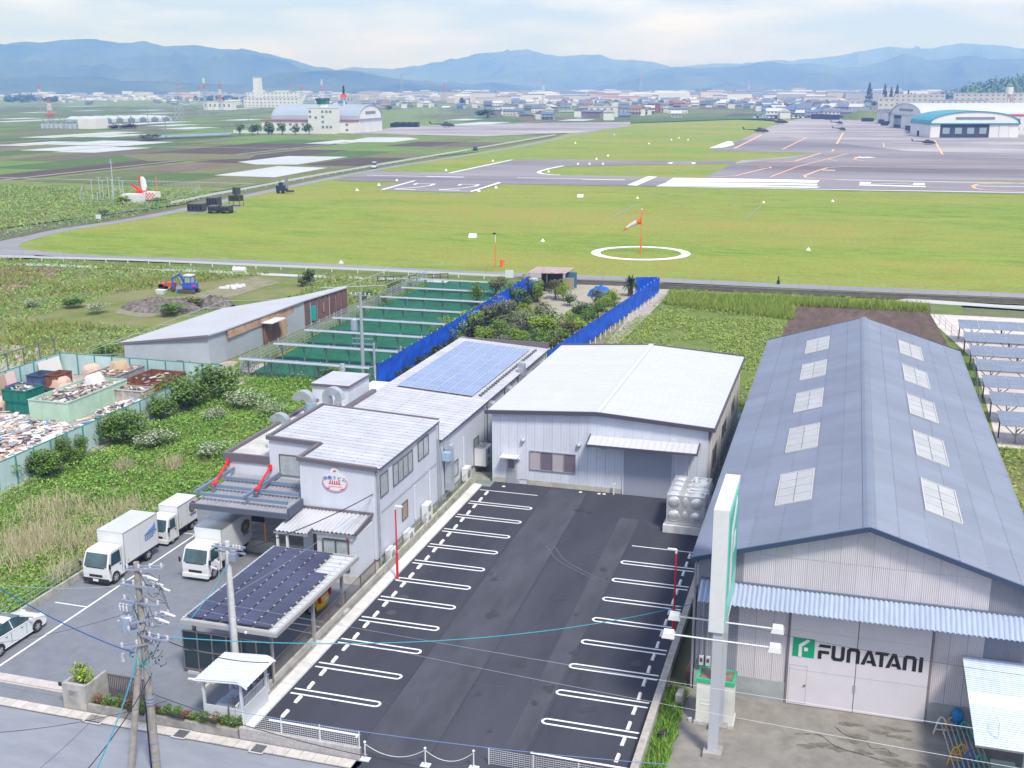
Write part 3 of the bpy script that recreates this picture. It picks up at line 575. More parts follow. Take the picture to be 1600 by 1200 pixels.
bar_=MB().box(-0.02,0.02,-0.02,0.02,0,0.94).mesh('gate_bar',PIPEB)
for k in range(24):piece('bar',bar_,sg,(-30.45+0.0975*k,38.185,0.14))
pw=MB(); pw.box(-30.55,-23.15,36.73,36.87,0,0.42); pwo=pw.build('planter_wall',CWD); tag(pwo,'dirty low concrete wall holding the planting strip by the street','wall')
flat('planting_soil',[(-30.5,36.87),(-23.2,36.87),(-23.2,37.5),(-30.5,37.5)],0.3,WEEDBASE)
b=MB(); b.box(-30.5,-23.2,37.45,37.56,0,0.33); struct(b.build('planting_kerb',CW))
block_wall('block_wall','grey patterned block wall with mesh fence at the street edge of the car park','x',-23.1,-17.55,36.9,0.0,0.52,0.16,mat('patterned_block',(0.43,0.41,0.42),0.9,var=0.12,scale=9),bw=0.4,bh=0.175)
def mesh_fence(label,x0,x1,y,z0,h,posts):
 t=thing('mesh_fence',label,'fence',(x0,y,z0))
 post=MB().box(-0.02,0.02,-0.02,0.02,0,h).mesh('post',mat('white_metal',(0.72,0.73,0.75),0.45,0.1))
 for k in range(posts):piece('post',post,t,(x0+(x1-x0)*k/(posts-1),y,z0))
 b=MB(); n=int((x1-x0)/0.1)
 for k in range(n+1):xx=x0+(x1-x0)*k/n; b.box(xx-0.003,xx+0.003,y-0.003,y+0.003,z0+0.05,z0+h-0.03)
 for k in range(8):z=z0+0.06+(h-0.1)*k/7; b.box(x0,x1,y-0.004,y+0.004,z-0.005,z+0.005)
 o=b.build('wire_mesh',MATS['white_metal'],t); return t
mesh_fence('white wire mesh fence panel on the block wall at the street edge',-22.9,-17.6,36.9,0.52,0.75,4)
mesh_fence('white wire mesh fence at the right of the car park mouth',-12.4,-6.8,38.0,0.02,0.75,4)
b=MB()
WM=MATS['white_metal']
for i,(x,y) in enumerate(((-17.36,36.9),(-14.84,37.18),(-12.9,37.55))):
 t=thing('chain_post',['white chain post beside the end of the block wall','middle white chain post across the car park mouth','right-hand white chain post by the wire mesh fence'][i],'post',(x,y,0.02),'white chain posts')
 MB().box(x-0.2,x+0.2,y-0.16,y+0.16,0.02,0.06).build('base_plate',WM,t); MB().cyl((x,y,0.06),(x,y,0.8),0.028,n=8).build('pole',WM,t); MB().ball((x,y,0.82),0.06).build('knob',WM,t)
for i,(a,c) in enumerate((((-17.36,36.9),(-14.84,37.18)),((-14.84,37.18),(-12.9,37.55)))):
 b=MB(); n=14; P=[(a[0]+(c[0]-a[0])*k/n,a[1]+(c[1]-a[1])*k/n,0.74-0.45*(1-(2*k/n-1)**2)) for k in range(n+1)]
 b.tube(P,0.012,5); tag(b.build('chain',WM),['white chain hanging from the left and middle posts','white chain hanging from the middle and right posts'][i],'chain')
RED=mat('red_paint',(0.62,0.02,0.035),0.4)
def lamp_post(x,y,zt,zk,label,s):
 t=thing('lamp_post',label,'lamp post',(x,y,0.02),'slim red lamp posts of the car park')
 MB().cyl((x,y,0.02),(x,y,zk),0.075,0.07,n=10).build('lower_pole',RED,t); MB().cyl((x,y,zk),(x,y,zt-0.15),0.05,0.04,n=8).build('upper_pole',RED,t)
 h=MB(); h.box(x-0.05,x+0.05,y-0.05,y+0.05,zt-0.15,zt+0.05); h.box(x+0.0 if s>0 else x-0.42,x+0.42 if s>0 else x,y-0.07,y+0.07,zt+0.0,zt+0.07); h.build('lamp_head',WM,t)
 MB().box(x-0.12,x+0.12,y-0.12,y+0.12,0.02,0.05).build('base_plate',PALE,t)
lamp_post(-22.7,53.4,4.35,1.6,'red lamp post on the left edge of the car park by the factory',1)
lamp_post(-6.85,50.7,4.8,1.75,'red lamp post on the right edge of the car park by the big shed',-1)
#   BUILDINGS near the camera
WALLW=mat('white_cladding',(0.58,0.62,0.72),0.45,0.0,var=0.06,scale=0.9,stretch=(1,1,0.3))
WALLU=mat('pale_siding',(0.58,0.61,0.70),0.5,0.0,var=0.04,scale=0.9,stretch=(1,1,0.4))
ROOFW=mat('white_roof_steel',(0.525,0.54,0.58),0.5,0.0,var=0.02,scale=0.5)
ROOFG=mat('pale_grey_roof_steel',(0.47,0.48,0.53),0.5,0.05,var=0.09,scale=0.8)
TRIM=mat('brown_coping',(0.16,0.14,0.165),0.45,0.2)
TRIMD=mat('dark_verge_trim',(0.10,0.095,0.13),0.45,0.3)
FRAME=mat('bronze_sash',(0.18,0.16,0.15),0.45,0.4)
FRAMEG=mat('silver_sash',(0.42,0.44,0.48),0.4,0.6)
GLASSF=mat('frosted_pane',(0.38,0.43,0.47),0.25,spec=0.6,var=0.14,scale=3)
GLASSD=mat('dark_pane',(0.055,0.07,0.08),0.08,spec=0.9,var=0.3,scale=1.2)
GALV=mat('galvanised_duct',(0.50,0.53,0.58),0.35,0.55,var=0.12,scale=2.5)
WHITEB=mat('white_enamel',(0.66,0.68,0.71),0.35,var=0.03,scale=4)
def window(par,ax,c,a0,a1,z0,z1,n=2,fr=FRAME,gl=None,d=0.05,mull=0.05,nz=1,name='window'):
 """ax 'y': faces -Y on the plane y=c; ax 'x': faces +X on the plane x=c. The frame is a part, each pane a sub-part"""
 gl=gl or GLASSF; b=MB()
 def bx(b,p0,p1,q0,q1,t0,t1):
  if ax=='y':b.box(p0,p1,c-t1,c-t0,q0,q1)
  else:b.box(c+t0,c+t1,p0,p1,q0,q1)
 bx(b,a0,a1,z0,z0+mull,0,d); bx(b,a0,a1,z1-mull,z1,0,d)
 for k in range(n+1):
  m=a0+(a1-a0)*k/n; w_=mull/2 if 0<k<n else 0
  lo=a0 if k==0 else (a1-mull if k==n else m-mull/2); bx(b,lo,lo+mull,z0+mull,z1-mull,0,d-0.003)
 for k in range(1,nz):zz=z0+(z1-z0)*k/nz; bx(b,a0+mull,a1-mull,zz-mull/2,zz+mull/2,0,d-0.006)
 f=b.build(name,fr,par)
 for k in range(n):
  p0=a0+(a1-a0)*k/n+mull/2; p1=a0+(a1-a0)*(k+1)/n-mull/2
  for q in range(nz):
   q0=z0+(z1-z0)*q/nz+mull/2; q1=z0+(z1-z0)*(q+1)/nz-mull/2
   b=MB(); bx(b,p0,p1,q0,q1,0.002,0.016); b.build('pane',gl if not isinstance(gl,list) else gl[k % len(gl)],f)
 return f
def ribbed(b,ax,c,a0,a1,z0,z1,pitch,d=0.02,w_=0.05):
 n=int((a1-a0)/pitch)
 for k in range(n):
  m=a0+(k+0.5)*(a1-a0)/n
  if ax=='y':b.box(m-w_/2,m+w_/2,c-d,c,z0,z1)
  else:b.box(c,c+d,m-w_/2,m+w_/2,z0,z1)
def pipe(par,pts,r=0.05,m=None,name='downpipe'):
 b=MB(); b.tube(pts,r,7); return b.build(name,m or GALV,par)
X0,X1,Y0,Y1=-22.5,-7.7,70.3,91.0; XR=-15.1
def zr(x):return 5.05+0.5*(1-abs(x-XR)/7.4)
wh=thing('white_warehouse','white metal warehouse with a low gabled roof at the end of the dark car park','warehouse',(-15.1,70.3,0))
b=MB(); b.box(X0+0.02,X1-0.02,Y0+0.04,Y1-0.04,0,5.0); b.extrude([(X0+0.02,4.98),(X1-0.02,4.98),(XR,5.46)],'y',Y0+0.04,Y1-0.04); b.build('wall',WALLW,wh)
b=MB(); b.box(X0-0.01,-20.55,Y0-0.02,Y0+0.03,0,0.38); b.box(-19.95,-13.4,Y0-0.02,Y0+0.03,0,0.38); b.box(-9.9,X1+0.01,Y0-0.02,Y0+0.03,0,0.38); b.box(X1-0.03,X1+0.02,Y0,Y1,0,0.5); b.build('plinth',mat('plinth_concrete',(0.40,0.38,0.35),0.9,var=0.15,scale=2),wh)
n=24; w_=(X1-X0)/n
for k in range(n):
 a,c=X0+k*w_,X0+(k+1)*w_; b=MB()
 b.extrude([(a+0.006,0.38),(c-0.006,0.38),(c-0.006,zr(c)-0.06),(a+0.006,zr(a)-0.06)],'y',Y0+0.002,Y0+0.04)
 for f in (0.33,0.66):
  m_=a+(c-a)*f; b.box(m_-0.02,m_+0.02,Y0-0.016,Y0+0.002,0.38,min(zr(a),zr(c))-0.07)
 b.box(c-0.03,c+0.0,Y0-0.022,Y0+0.002,0.38,min(zr(a),zr(c))-0.07)
 b.build('wall_panel',WALLW,wh)
sp=MB().box(-0.04,0.0,-0.43,0.43,0.5,5.0); ribbed(sp,'x',0.0,-0.4,0.4,0.5,5.0,0.27,0.02,0.04); sp=sp.mesh('side_panel',mat('side_cladding',(0.60,0.59,0.62),0.45,var=0.05,scale=0.8))
for k in range(24):piece('wall_panel',sp,wh,(X1+0.02,Y0+0.46+k*0.86,0))
pit=(Y1-Y0+0.5)/42
for s,nm in ((-1,'l'),(1,'r')):
 b=MB(); xe=XR+s*7.75; ze=zr(XR+s*7.4)-0.02+0.1; zc_=zr(XR)+0.1
 def P(x):return zc_+(ze-zc_)*abs(x-XR)/7.75
 h_=pit/2-0.004
 b.hexa(*([((XR,-h_,zc_-0.03),(xe,-h_,ze-0.03),(xe,h_,ze-0.03),(XR,h_,zc_-0.03)),((XR,-h_,zc_),(xe,-h_,ze),(xe,h_,ze),(XR,h_,zc_))] if s>0 else[((xe,-h_,ze-0.03),(XR,-h_,zc_-0.03),(XR,h_,zc_-0.03),(xe,h_,ze-0.03)),((xe,-h_,ze),(XR,-h_,zc_),(XR,h_,zc_),(xe,h_,ze))]))
 for yy in (-h_+0.03,):
  b.hexa(*([((XR,yy-.03,zc_),(xe,yy-.03,ze),(xe,yy+.03,ze),(XR,yy+.03,zc_)),((XR,yy-.02,zc_+.03),(xe,yy-.02,ze+.03),(xe,yy+.02,ze+.03),(XR,yy+.02,zc_+.03))] if s>0 else[((xe,yy-.03,ze),(XR,yy-.03,zc_),(XR,yy+.03,zc_),(xe,yy+.03,ze)),((xe,yy-.02,ze+.03),(XR,yy-.02,zc_+.03),(XR,yy+.02,zc_+.03),(xe,yy+.02,ze+.03))]))
 me=b.mesh('roof_sheet',ROOFW)
 for k in range(42):piece('roof_sheet',me,wh,(0,Y0-0.25+(k+0.5)*pit,0.0))
b=MB(); b.extrude([(XR-0.22,5.68),(XR-0.2,5.72),(XR,5.76),(XR+0.2,5.72),(XR+0.22,5.68)],'y',Y0-0.3,Y1+0.3); b.build('ridge_cap',ROOFW,wh)
b=MB()
for s in (-1,1):
 xe=XR+s*7.8; b.bar((XR,Y0-0.31,5.60),(xe,Y0-0.31,5.12),0.14,0.26); b.bar((XR,Y1+0.3,5.62),(xe,Y1+0.3,5.14),0.12,0.2)
b.build('verge_trim',TRIMD,wh)
b=MB()
for s in (-1,1):b.box(XR+s*7.78-0.07,XR+s*7.78+0.07,Y0-0.2,Y1+0.2,4.93,5.05)
b.build('gutter',TRIMD,wh)
for yy in (71.0,77.2,84.0,90.3):pipe(wh,[(X1+0.1,yy,5.0),(X1+0.1,yy,0.05)],0.045,WHITEB)
pipe(wh,[(-8.9,Y0-0.08,4.0),(-8.9,Y0-0.08,0.4)],0.03,WHITEB)
for u0,v0,u1,v1 in ((1110,745,1119,690),(1125,698,1134,652),(1139,662,1147,618)):
 p=OX(u0,v0,X1); q=OX(u1,v1,X1); window(wh,'x',X1+0.04,p[1]+0.2,q[1]-0.2,max(1.0,p[2]+0.2),2.9,2,FRAMEG,GLASSD)
q0=OY(827.5,733,Y0); q1=OY(900,711,Y0)
window(wh,'y',Y0-0.02,q0[0],q1[0],q0[2],q1[2]+0.05,4,FRAMEG,[mat('curtained_pane',(0.42,0.38,0.42),0.2,spec=0.7),mat('plum_pane',(0.16,0.13,0.18),0.15,spec=0.8)],d=0.07,mull=0.05)
q0=OY(792,754,Y0); q1=OY(807,714,Y0)
b=MB(); b.box(q0[0],q1[0],Y0-0.07,Y0-0.02,0.03,q1[2]-0.05); dr_=b.build('door',mat('grey_door',(0.33,0.36,0.42),0.45),wh)
b=MB(); b.box(q0[0]+0.14,q1[0]-0.14,Y0-0.085,Y0-0.072,1.15,q1[2]-0.17); b.build('door_pane',MATS['plum_pane'],dr_)
b=MB(); b.box(q1[0]-0.13,q1[0]-0.09,Y0-0.11,Y0-0.072,0.9,1.05); b.build('handle',GALV,dr_)
b=MB(); b.box(q0[0]-0.3,q1[0]+0.25,Y0-0.75,Y0-0.03,q1[2]+0.08,q1[2]+0.15); b.build('door_canopy',WHITEB,wh)
q0=OY(974,768,Y0); q1=OY(1051,703,Y0)
SHX0,SHX1,SHZ=q0[0],q1[0],3.25
b=MB(); b.box(SHX0-0.08,SHX0,Y0-0.09,Y0-0.0,0.02,SHZ+0.1); b.box(SHX1,SHX1+0.08,Y0-0.09,Y0-0.0,0.02,SHZ+0.1); b.box(SHX0,SHX1,Y0-0.09,Y0,SHZ,SHZ+0.1); fr_=b.build('shutter_frame',WALLW,wh)
sl=MB().box(0,SHX1-SHX0,-0.025,0,0.004,0.076).mesh('slat',mat('blue_grey_shutter',(0.36,0.40,0.50),0.5,0.2))
sh_=MB(); sh_.box(SHX0,SHX1,Y0-0.03,Y0-0.02,0.02,SHZ); sho=sh_.build('shutter',mat('shutter_groove',(0.25,0.28,0.36),0.6),wh)
for k in range(40):piece('slat',sl,sho,(SHX0,Y0-0.031,0.02+k*0.0805))
cz0,cz1=4.0,3.72; cx0,cx1=OY(923.5,677,Y0)[0],OY(1093,691,Y0)[0]
b=MB(); b.hexa([(cx0,Y0-1.25,cz1-0.03),(cx1,Y0-1.25,cz1-0.03),(cx1,Y0-0.03,cz0-0.03),(cx0,Y0-0.03,cz0-0.03)],[(cx0,Y0-1.25,cz1),(cx1,Y0-1.25,cz1),(cx1,Y0-0.03,cz0),(cx0,Y0-0.03,cz0)])
aw=b.build('awning',ROOFW,wh); n=18
rb=MB().hexa([(-0.03,-1.25,cz1),(0.03,-1.25,cz1),(0.03,0,cz0),(-0.03,0,cz0)],[(-0.02,-1.25,cz1+0.05),(0.02,-1.25,cz1+0.05),(0.02,0,cz0+0.05),(-0.02,0,cz0+0.05)]).mesh('awning_rib',ROOFW)
for k in range(n+1):piece('awning_rib',rb,aw,(cx0+0.05+(cx1-cx0-0.1)*k/n,Y0-0.03,0))
b=MB(); b.box(cx0-0.06,cx1+0.06,Y0-1.35,Y0-1.255,cz1-0.12,cz1+0.02)
for xx in (cx0-0.06,cx1):b.hexa([(xx,Y0-1.25,cz1-0.12),(xx+0.06,Y0-1.25,cz1-0.12),(xx+0.06,Y0-0.03,cz0-0.12),(xx,Y0-0.03,cz0-0.12)],[(xx,Y0-1.25,cz1+0.06),(xx+0.06,Y0-1.25,cz1+0.06),(xx+0.06,Y0-0.03,cz0+0.1),(xx,Y0-0.03,cz0+0.1)])
b.build('awning_trim',TRIMD,aw)
for u,v in ((817,688),(904,696),(917,697),(942,699.5)):
 p=OY(u,v,Y0-0.1); b=MB(); b.cyl((p[0],Y0,p[2]),(p[0],Y0-0.14,p[2]),0.15,0.15,n=12); b.ball((p[0],Y0-0.13,p[2]),0.15,10,5); b.build('vent_hood',GALV,wh)
p=OY(811,716,Y0); MB().ball((p[0],Y0-0.08,p[2]),0.12).build('door_lamp',WHITEB,wh)
b=MB(); p=OY(959,754,Y0-0.3); b.cyl((p[0],Y0-0.3,0.02),(p[0],Y0-0.3,0.75),0.05); b.box(p[0]-0.06,p[0]+0.16,Y0-0.34,Y0-0.26,0.75,0.83); tag(b.build('standpipe',WHITEB),'short white standpipe in front of the warehouse left of the shutter','pipe')
FX0,FX1,FY0,FY1=-5.25,8.85,46.3,91.4; FR,FZR,FZE=1.8,8.75,6.55
SHEETG=mat('slate_blue_roof',(0.185,0.215,0.29),0.5,0.1,var=0.08,scale=0.5,stretch=(0.4,1,1))
SAND=mat('pinkish_white_cladding',(0.56,0.53,0.58),0.6,var=0.05,scale=1.2,stretch=(1,1,0.25))
GREYC=mat('grey_cladding',(0.25,0.255,0.31),0.6,var=0.08,scale=1.2,stretch=(1,1,0.25))
fn=thing('corrugated_shed','big shed with slate blue corrugated roof, skylights and black company lettering','warehouse',(1.8,46.3,0))
b=MB(); b.box(FX0+0.06,FX1-0.06,FY0+0.06,FY1-0.06,0,6.5); b.extrude([(FX0+0.06,6.5),(FX1-0.06,6.5),(FR,8.55)],'y',FY0+0.06,FY1-0.06); b.build('wall',GREYC,fn)
def fz(x):return FZR-(FZR-FZE)*abs(x-FR)/7.05
def corr_panel(x0,x1,z0,z1a,z1b,m,nm='wall_panel',y=FY0+0.055,d=0.022,par=fn,pitch=0.077):
 b=MB(); n=max(2,int((x1-x0)/pitch));
 pts=[]
 for k in range(2*n+1):
  x=x0+0.006+(x1-x0-0.012)*k/(2*n); pts.append((x,y-(d if k % 2 else 0.0)))
 vs=[]
 for (x,yy) in pts:f=(x-x0)/(x1-x0); vs +=[(x,yy,z0),(x,yy,z1a+(z1b-z1a)*f)]
 b.add(vs,[(2*i,2*i+2,2*i+3,2*i+1) for i in range(len(pts)-1)])
 b.box(x0+0.004,x0+0.012,y,y+0.03,z0,z1a); b.box(x1-0.012,x1-0.004,y,y+0.03,z0,z1b)
 return b.build(nm,m,par)
SX0,SX1=-3.3,6.75
xs=[FX0+0.02,FX0+0.68,-4.0,SX0]+[SX0+(SX1-SX0)*k/15 for k in range(1,16)]+[7.4,8.1,8.83]
for i in range(len(xs)-1):
 a,c=xs[i],xs[i+1]; m=SAND if (a>=SX0-0.01 and c<=SX1+0.01) else GREYC
 if m is SAND and 0<i-3<14:
  corr_panel(a,c,6.95 if False else 5.4,6.92 if abs((a+c)/2-FR)<4.6 else fz(a)-0.1,6.92 if abs((a+c)/2-FR)<4.6 else fz(c)-0.1,m)
  if abs((a+c)/2-FR)<4.6:corr_panel(a,c,6.935,fz(a)-0.08,fz(c)-0.08,m,y=FY0+0.045)
 else:corr_panel(a,c,5.4,fz(a)-0.1,fz(c)-0.1,m)
DX0,DX1,DZ=-1.12,4.68,5.0
for a,c,m in ((FX0+0.02,-4.6,GREYC),(-4.59,-3.4,GREYC),(-3.39,-2.62,SAND),(-2.61,-1.86,SAND),(-1.85,DX0-0.09,SAND),(DX1+0.09,5.4,SAND),(5.41,6.1,SAND),(6.11,6.75,SAND),(6.76,7.7,GREYC),(7.71,8.8,GREYC)):
 corr_panel(a,c,0.98,5.4,5.4,m)
b=MB(); b.box(FX0,DX0-0.09,FY0-0.02,FY0+0.04,0,0.98); b.box(DX1+0.09,FX1,FY0-0.02,FY0+0.04,0,0.98); b.box(FX0-0.02,FX0+0.05,FY0+0.041,FY1,0,0.98); b.build('plinth',mat('bluish_plinth',(0.34,0.37,0.38),0.9,var=0.15,scale=1.2,bump=0.2),fn)
me=MB().box(-0.02,0.02,-1.1,1.1,0.98,6.45); ribbed(me,'x',-0.04,-1.1,1.1,0.98,6.45,0.2,0.02,0.09); me=me.mesh('side_panel',GREYC)
for k in range(20):piece('wall_panel',me,fn,(FX0+0.03,FY0+1.2+k*2.24,0))
nb,ncs=12,6; bl=(FY1-FY0+0.7)/nb; slope=math.atan2(FZR-FZE,7.05); run=7.3/math.cos(slope); cl=run/ncs
def sheet_mesh():
 b=MB(); nw=26; vs=[]
 for k in range(4*nw+1):
  y=bl*k/(4*nw); h_=[0.0,0.028,0.04,0.028][k % 4]
  vs +=[(0,y,h_),(cl+0.07,y,h_)]
 b.add(vs,[(2*i,2*i+1,2*i+3,2*i+2) for i in range(4*nw)])
 for k in range(9):
  y=bl*(k+0.5)/9; y=round(y/(bl/nw))*bl/nw+bl/nw/2; b.box(cl-0.05,cl-0.01,y-0.02,y+0.02,0.04,0.062)
 return b
me=sheet_mesh().mesh('roof_sheet',SHEETG)
for s in (-1,1):
 for i in range(nb):
  for j in range(ncs):
   d0=j*cl; x=FR+s*d0*math.cos(slope); z=FZR+0.05-d0*math.sin(slope)-0.0+0.0
   o=piece('roof_sheet',me,fn,(x,FY0-0.35+i*bl+(bl if s<0 else 0),z+0.008*((ncs-j) % 2)),(0,slope if s>0 else slope,0 if s>0 else math.pi))
b=MB(); b.extrude([(FR-0.28,FZR+0.0),(FR-0.26,FZR+0.04),(FR-0.08,FZR+0.12),(FR+0.08,FZR+0.12),(FR+0.26,FZR+0.04),(FR+0.28,FZR+0.0)],'y',FY0-0.42,FY1+0.4); b.build('ridge_cap',SHEETG,fn)
BLT=mat('blue_verge',(0.055,0.085,0.16),0.45,0.3)
b=MB()
for s in (-1,1):b.bar((FR,FY0-0.40,FZR+0.03),(FR+s*7.32,FY0-0.40,FZE-0.02),0.1,0.20)
b.build('verge_trim',BLT,fn); b=MB()
for s in (-1,1):b.bar((FR,FY1+0.36,FZR+0.03),(FR+s*7.32,FY1+0.36,FZE-0.02),0.08,0.16)
b.build('verge_trim',BLT,fn)
b=MB()
for s in (-1,1):
 b.extrude([(FR+s*7.25-0.08,FZE-0.22),(FR+s*7.25+0.1,FZE-0.22),(FR+s*7.25+0.12,FZE-0.06),(FR+s*7.25-0.08,FZE-0.06)],'y',FY0-0.3,FY1+0.3)
b.build('gutter',BLT,fn)
FRP=mat('translucent_sheet',(0.40,0.41,0.43),0.5,var=0.12,scale=3.0,stretch=(0.6,3,1)); FRPF=mat('skylight_flashing',(0.50,0.49,0.48),0.5)
cs,sn=math.cos(slope),math.sin(slope)
def rp(s,d,y,h_):return (FR+s*(d*cs+h_*sn),y,FZR+0.05-d*sn+h_*cs)
def rbox(b,s,d0,d1,y0,y1,h0,h1):
 q=[(d0,y0),(d1,y0),(d1,y1),(d0,y1)]
 if s<0:q=q[::-1]
 b.hexa([rp(s,d,y,h0) for d,y in q],[rp(s,d,y,h1) for d,y in q])
for s in (-1,1):
 for yc in (53.0,61.2,69.2,77.2,85.2):
  b=MB(); d0,d1,y0,y1=2.65,4.25,yc-2.2,yc+2.2
  rbox(b,s,d0-0.06,d0,y0-0.06,y1+0.06,0.04,0.1); rbox(b,s,d1,d1+0.06,y0-0.06,y1+0.06,0.04,0.1); rbox(b,s,d0,d1,y0-0.06,y0,0.04,0.099); rbox(b,s,d0,d1,y1,y1+0.06,0.04,0.099)
  f=b.build('skylight',FRPF,fn)
  for i in range(2):
   for j in range(4):
    a0=d0+(d1-d0)*i/2+0.015; a1=d0+(d1-d0)*(i+1)/2-0.015; c0=y0+(y1-y0)*j/4+0.03; c1=y0+(y1-y0)*(j+1)/4-0.03
    b=MB(); rbox(b,s,a0,a1,c0,c1,0.045,0.075); b.build('pane',FRP,f)
DOORM=mat('pinkish_white_door',(0.60,0.57,0.63),0.55,var=0.04,scale=0.8)
xm=1.72
for a,c in ((DX0,xm-0.015),(xm+0.015,DX1)):
 b=MB(); b.box(a,c,FY0-0.08,FY0-0.02,0.03,DZ); d_=b.build('sliding_door',DOORM,fn)
 b=MB(); b.box(a+0.01,c-0.01,FY0-0.084,FY0-0.0805,1.72,1.735); b.box(a+0.01,c-0.01,FY0-0.084,FY0-0.0805,3.62,3.63); b.build('door_seam',mat('seam_grey',(0.36,0.33,0.37),0.7),d_)
 if a<0:
  b=MB()
  for q in ((a+0.06,a+0.075,0.1,1.95),(a+0.8,a+0.815,0.1,1.95),(a+0.076,a+0.799,1.93,1.945),(a+0.076,a+0.799,0.1,0.115)):b.box(q[0],q[1],FY0-0.088,FY0-0.0845,q[2],q[3])
  b.build('wicket_outline',MATS['seam_grey'],d_)
  b=MB(); b.cyl((a+0.74,FY0-0.08,1.0),(a+0.74,FY0-0.13,1.0),0.045,n=10); b.build('handle',mat('rust_brown',(0.20,0.09,0.06),0.8),d_)
b=MB(); b.box(xm-0.05,xm+0.05,FY0-0.11,FY0-0.085,1.0,1.35); b.build('door_latch',GALV,fn)
b=MB(); b.box(DX0-0.08,DX0-0.01,FY0-0.06,FY0,0,DZ); b.box(DX1+0.01,DX1+0.08,FY0-0.06,FY0,0,DZ); b.build('door_jamb',mat('jamb_dark',(0.22,0.17,0.19),0.7),fn)
INK=mat('black_lettering',(0.018,0.018,0.022),0.5); GREEN=mat('green_emblem',(0.0,0.33,0.16),0.45)
def letters(par,segs,x0,z0,h,y,m,name):
 """segs: polygons in unit space"""
 for g,polys in enumerate(segs):
  b=MB()
  for P in polys:
   A=0.5*sum(P[i-1][0]*P[i][1]-P[i][0]*P[i-1][1] for i in range(len(P)))
   Q=[(x0+px_*h,z0+pz_*h) for px_,pz_ in (P if A>0 else P[::-1])]
   b.extrude(Q,'y',y-0.012,y)
  b.build(name,m,par)
S_=0.21
def shift(polys,dx):return[[(x+dx,z) for x,z in P] for P in polys]
LF=[[(0.10,1.0),(0.80,1.0),(0.80,0.80),(0.24,0.80),(0.0,0.80)],[(0.0,0.0),(0.24,0.0),(0.24,0.38),(0.0,0.38)],[(0.0,0.38),(0.72,0.38),(0.72,0.58),(0.10,0.58),(0.0,0.52)]]
LU=[[(0,1),(0.24,1),(0.24,0.28),(0,0.16)],[(0,0.16),(0.24,0.28),(0.30,0.21),(0.15,0)],[(0.15,0),(0.30,0.21),(0.54,0.21),(0.69,0)],[(0.60,1),(0.84,1),(0.84,0.16),(0.60,0.28)],[(0.60,0.28),(0.84,0.16),(0.69,0),(0.54,0.21)]]
LN=[[(x,1-z) for x,z in P] for P in LU]
LA=[[(0,0),(0.26,0),(0.50,0.76),(0.50,1.0),(0.38,1.0)],[(0.50,1.0),(0.50,0.76),(0.76,0),(1.02,0),(0.64,1.0)],[(0.36,0.14),(0.80,0.14),(0.74,0.32),(0.40,0.32)]]
LT=[[(0.05,1),(0.90,1),(0.82,0.79),(0.0,0.79)],[(0.32,0.79),(0.56,0.79),(0.56,0),(0.32,0)]]
LI=[[(0,0),(0.24,0),(0.24,1),(0,1)]]
xo=0; segs=[]
for Lt,w_ in ((LF,0.88),(LU,0.98),(LN,0.92),(LA,0.86),(LT,0.72),(LA,1.08),(LN,1.0),(LI,0.24)):segs.append(shift(Lt,xo)); xo += w_
tx0,tx1=0.10,4.42; hh=(tx1-tx0)/xo
letters(fn,[[[(x,z*0.70/hh) for x,z in P] for P in s] for s in segs],tx0,2.40,hh,FY0-0.0845,INK,'letter')
b=MB(); b.box(-0.98,-0.06,FY0-0.098,FY0-0.0845,2.38,3.28); em=b.build('emblem',GREEN,fn)
ex,ez,es=-0.98,2.38,0.90
letters(em,[[[(0.28,0.0),(0.44,0.0),(0.44,0.56),(0.28,0.64)]],[[(0.28,0.64),(0.44,0.56),(0.80,0.88),(0.70,0.99)]],[[(0.54,0.34),(0.72,0.34),(0.72,0.52),(0.54,0.52)]]],ex,ez,es,FY0-0.0985,WHITEB,'emblem_stroke')
BLUEW=mat('pale_blue_sheet',(0.38,0.45,0.60),0.4,0.15,var=0.08,scale=2.0,stretch=(3,0.5,1))
def corr_roof(par,name,x0,x1,yb,zb,yf,zf,m,pitch,d,sheets,along='x'):
 w_=(x1-x0)/sheets
 b=MB(); nw=round(w_/pitch); vs=[]
 for k in range(4*nw+1):
  x=w_*k/(4*nw); h_=[0,0.7,1,0.7][k % 4]*d; vs +=[(x,yf,zf+h_),(x,yb,zb+h_)]
 nv=len(vs); b.add(vs,[(2*i,2*i+2,2*i+3,2*i+1) for i in range(4*nw)])
 b.add([(x,y,z-0.012) for x,y,z in vs],[(2*i+1,2*i+3,2*i+2,2*i) for i in range(4*nw)])
 me=b.mesh(name,m)
 for k in range(sheets):piece(name,me,par,(x0+k*w_,0,0.004*(k % 2)))
corr_roof(fn,'awning_sheet',-5.1,9.1,FY0-0.1,5.45,45.1,4.90,BLUEW,0.2,0.07,14)
b=MB(); b.box(-5.1,9.1,FY0-0.09,FY0+0.03,5.43,5.56)
for k in range(12):xx=-4.9+k*1.25; b.bar((xx,FY0-0.05,4.7),(xx,45.25,4.86),0.05);
b.build('awning_bracket',mat('steel_blue',(0.16,0.20,0.28),0.5,0.4),fn)
pipe(fn,[(FX0-0.12,FY0+0.1,6.35),(FX0-0.12,FY0+0.1,0.05)],0.06,mat('grey_pipe',(0.30,0.31,0.36),0.5)); pipe(fn,[(-4.93,FY0-0.1,4.6),(-4.93,FY0-0.1,1.6)],0.03,MATS['grey_pipe'],'conduit'); pipe(fn,[(-4.7,FY0-0.1,4.6),(-4.7,FY0-0.1,1.6)],0.03,MATS['grey_pipe'],'conduit')
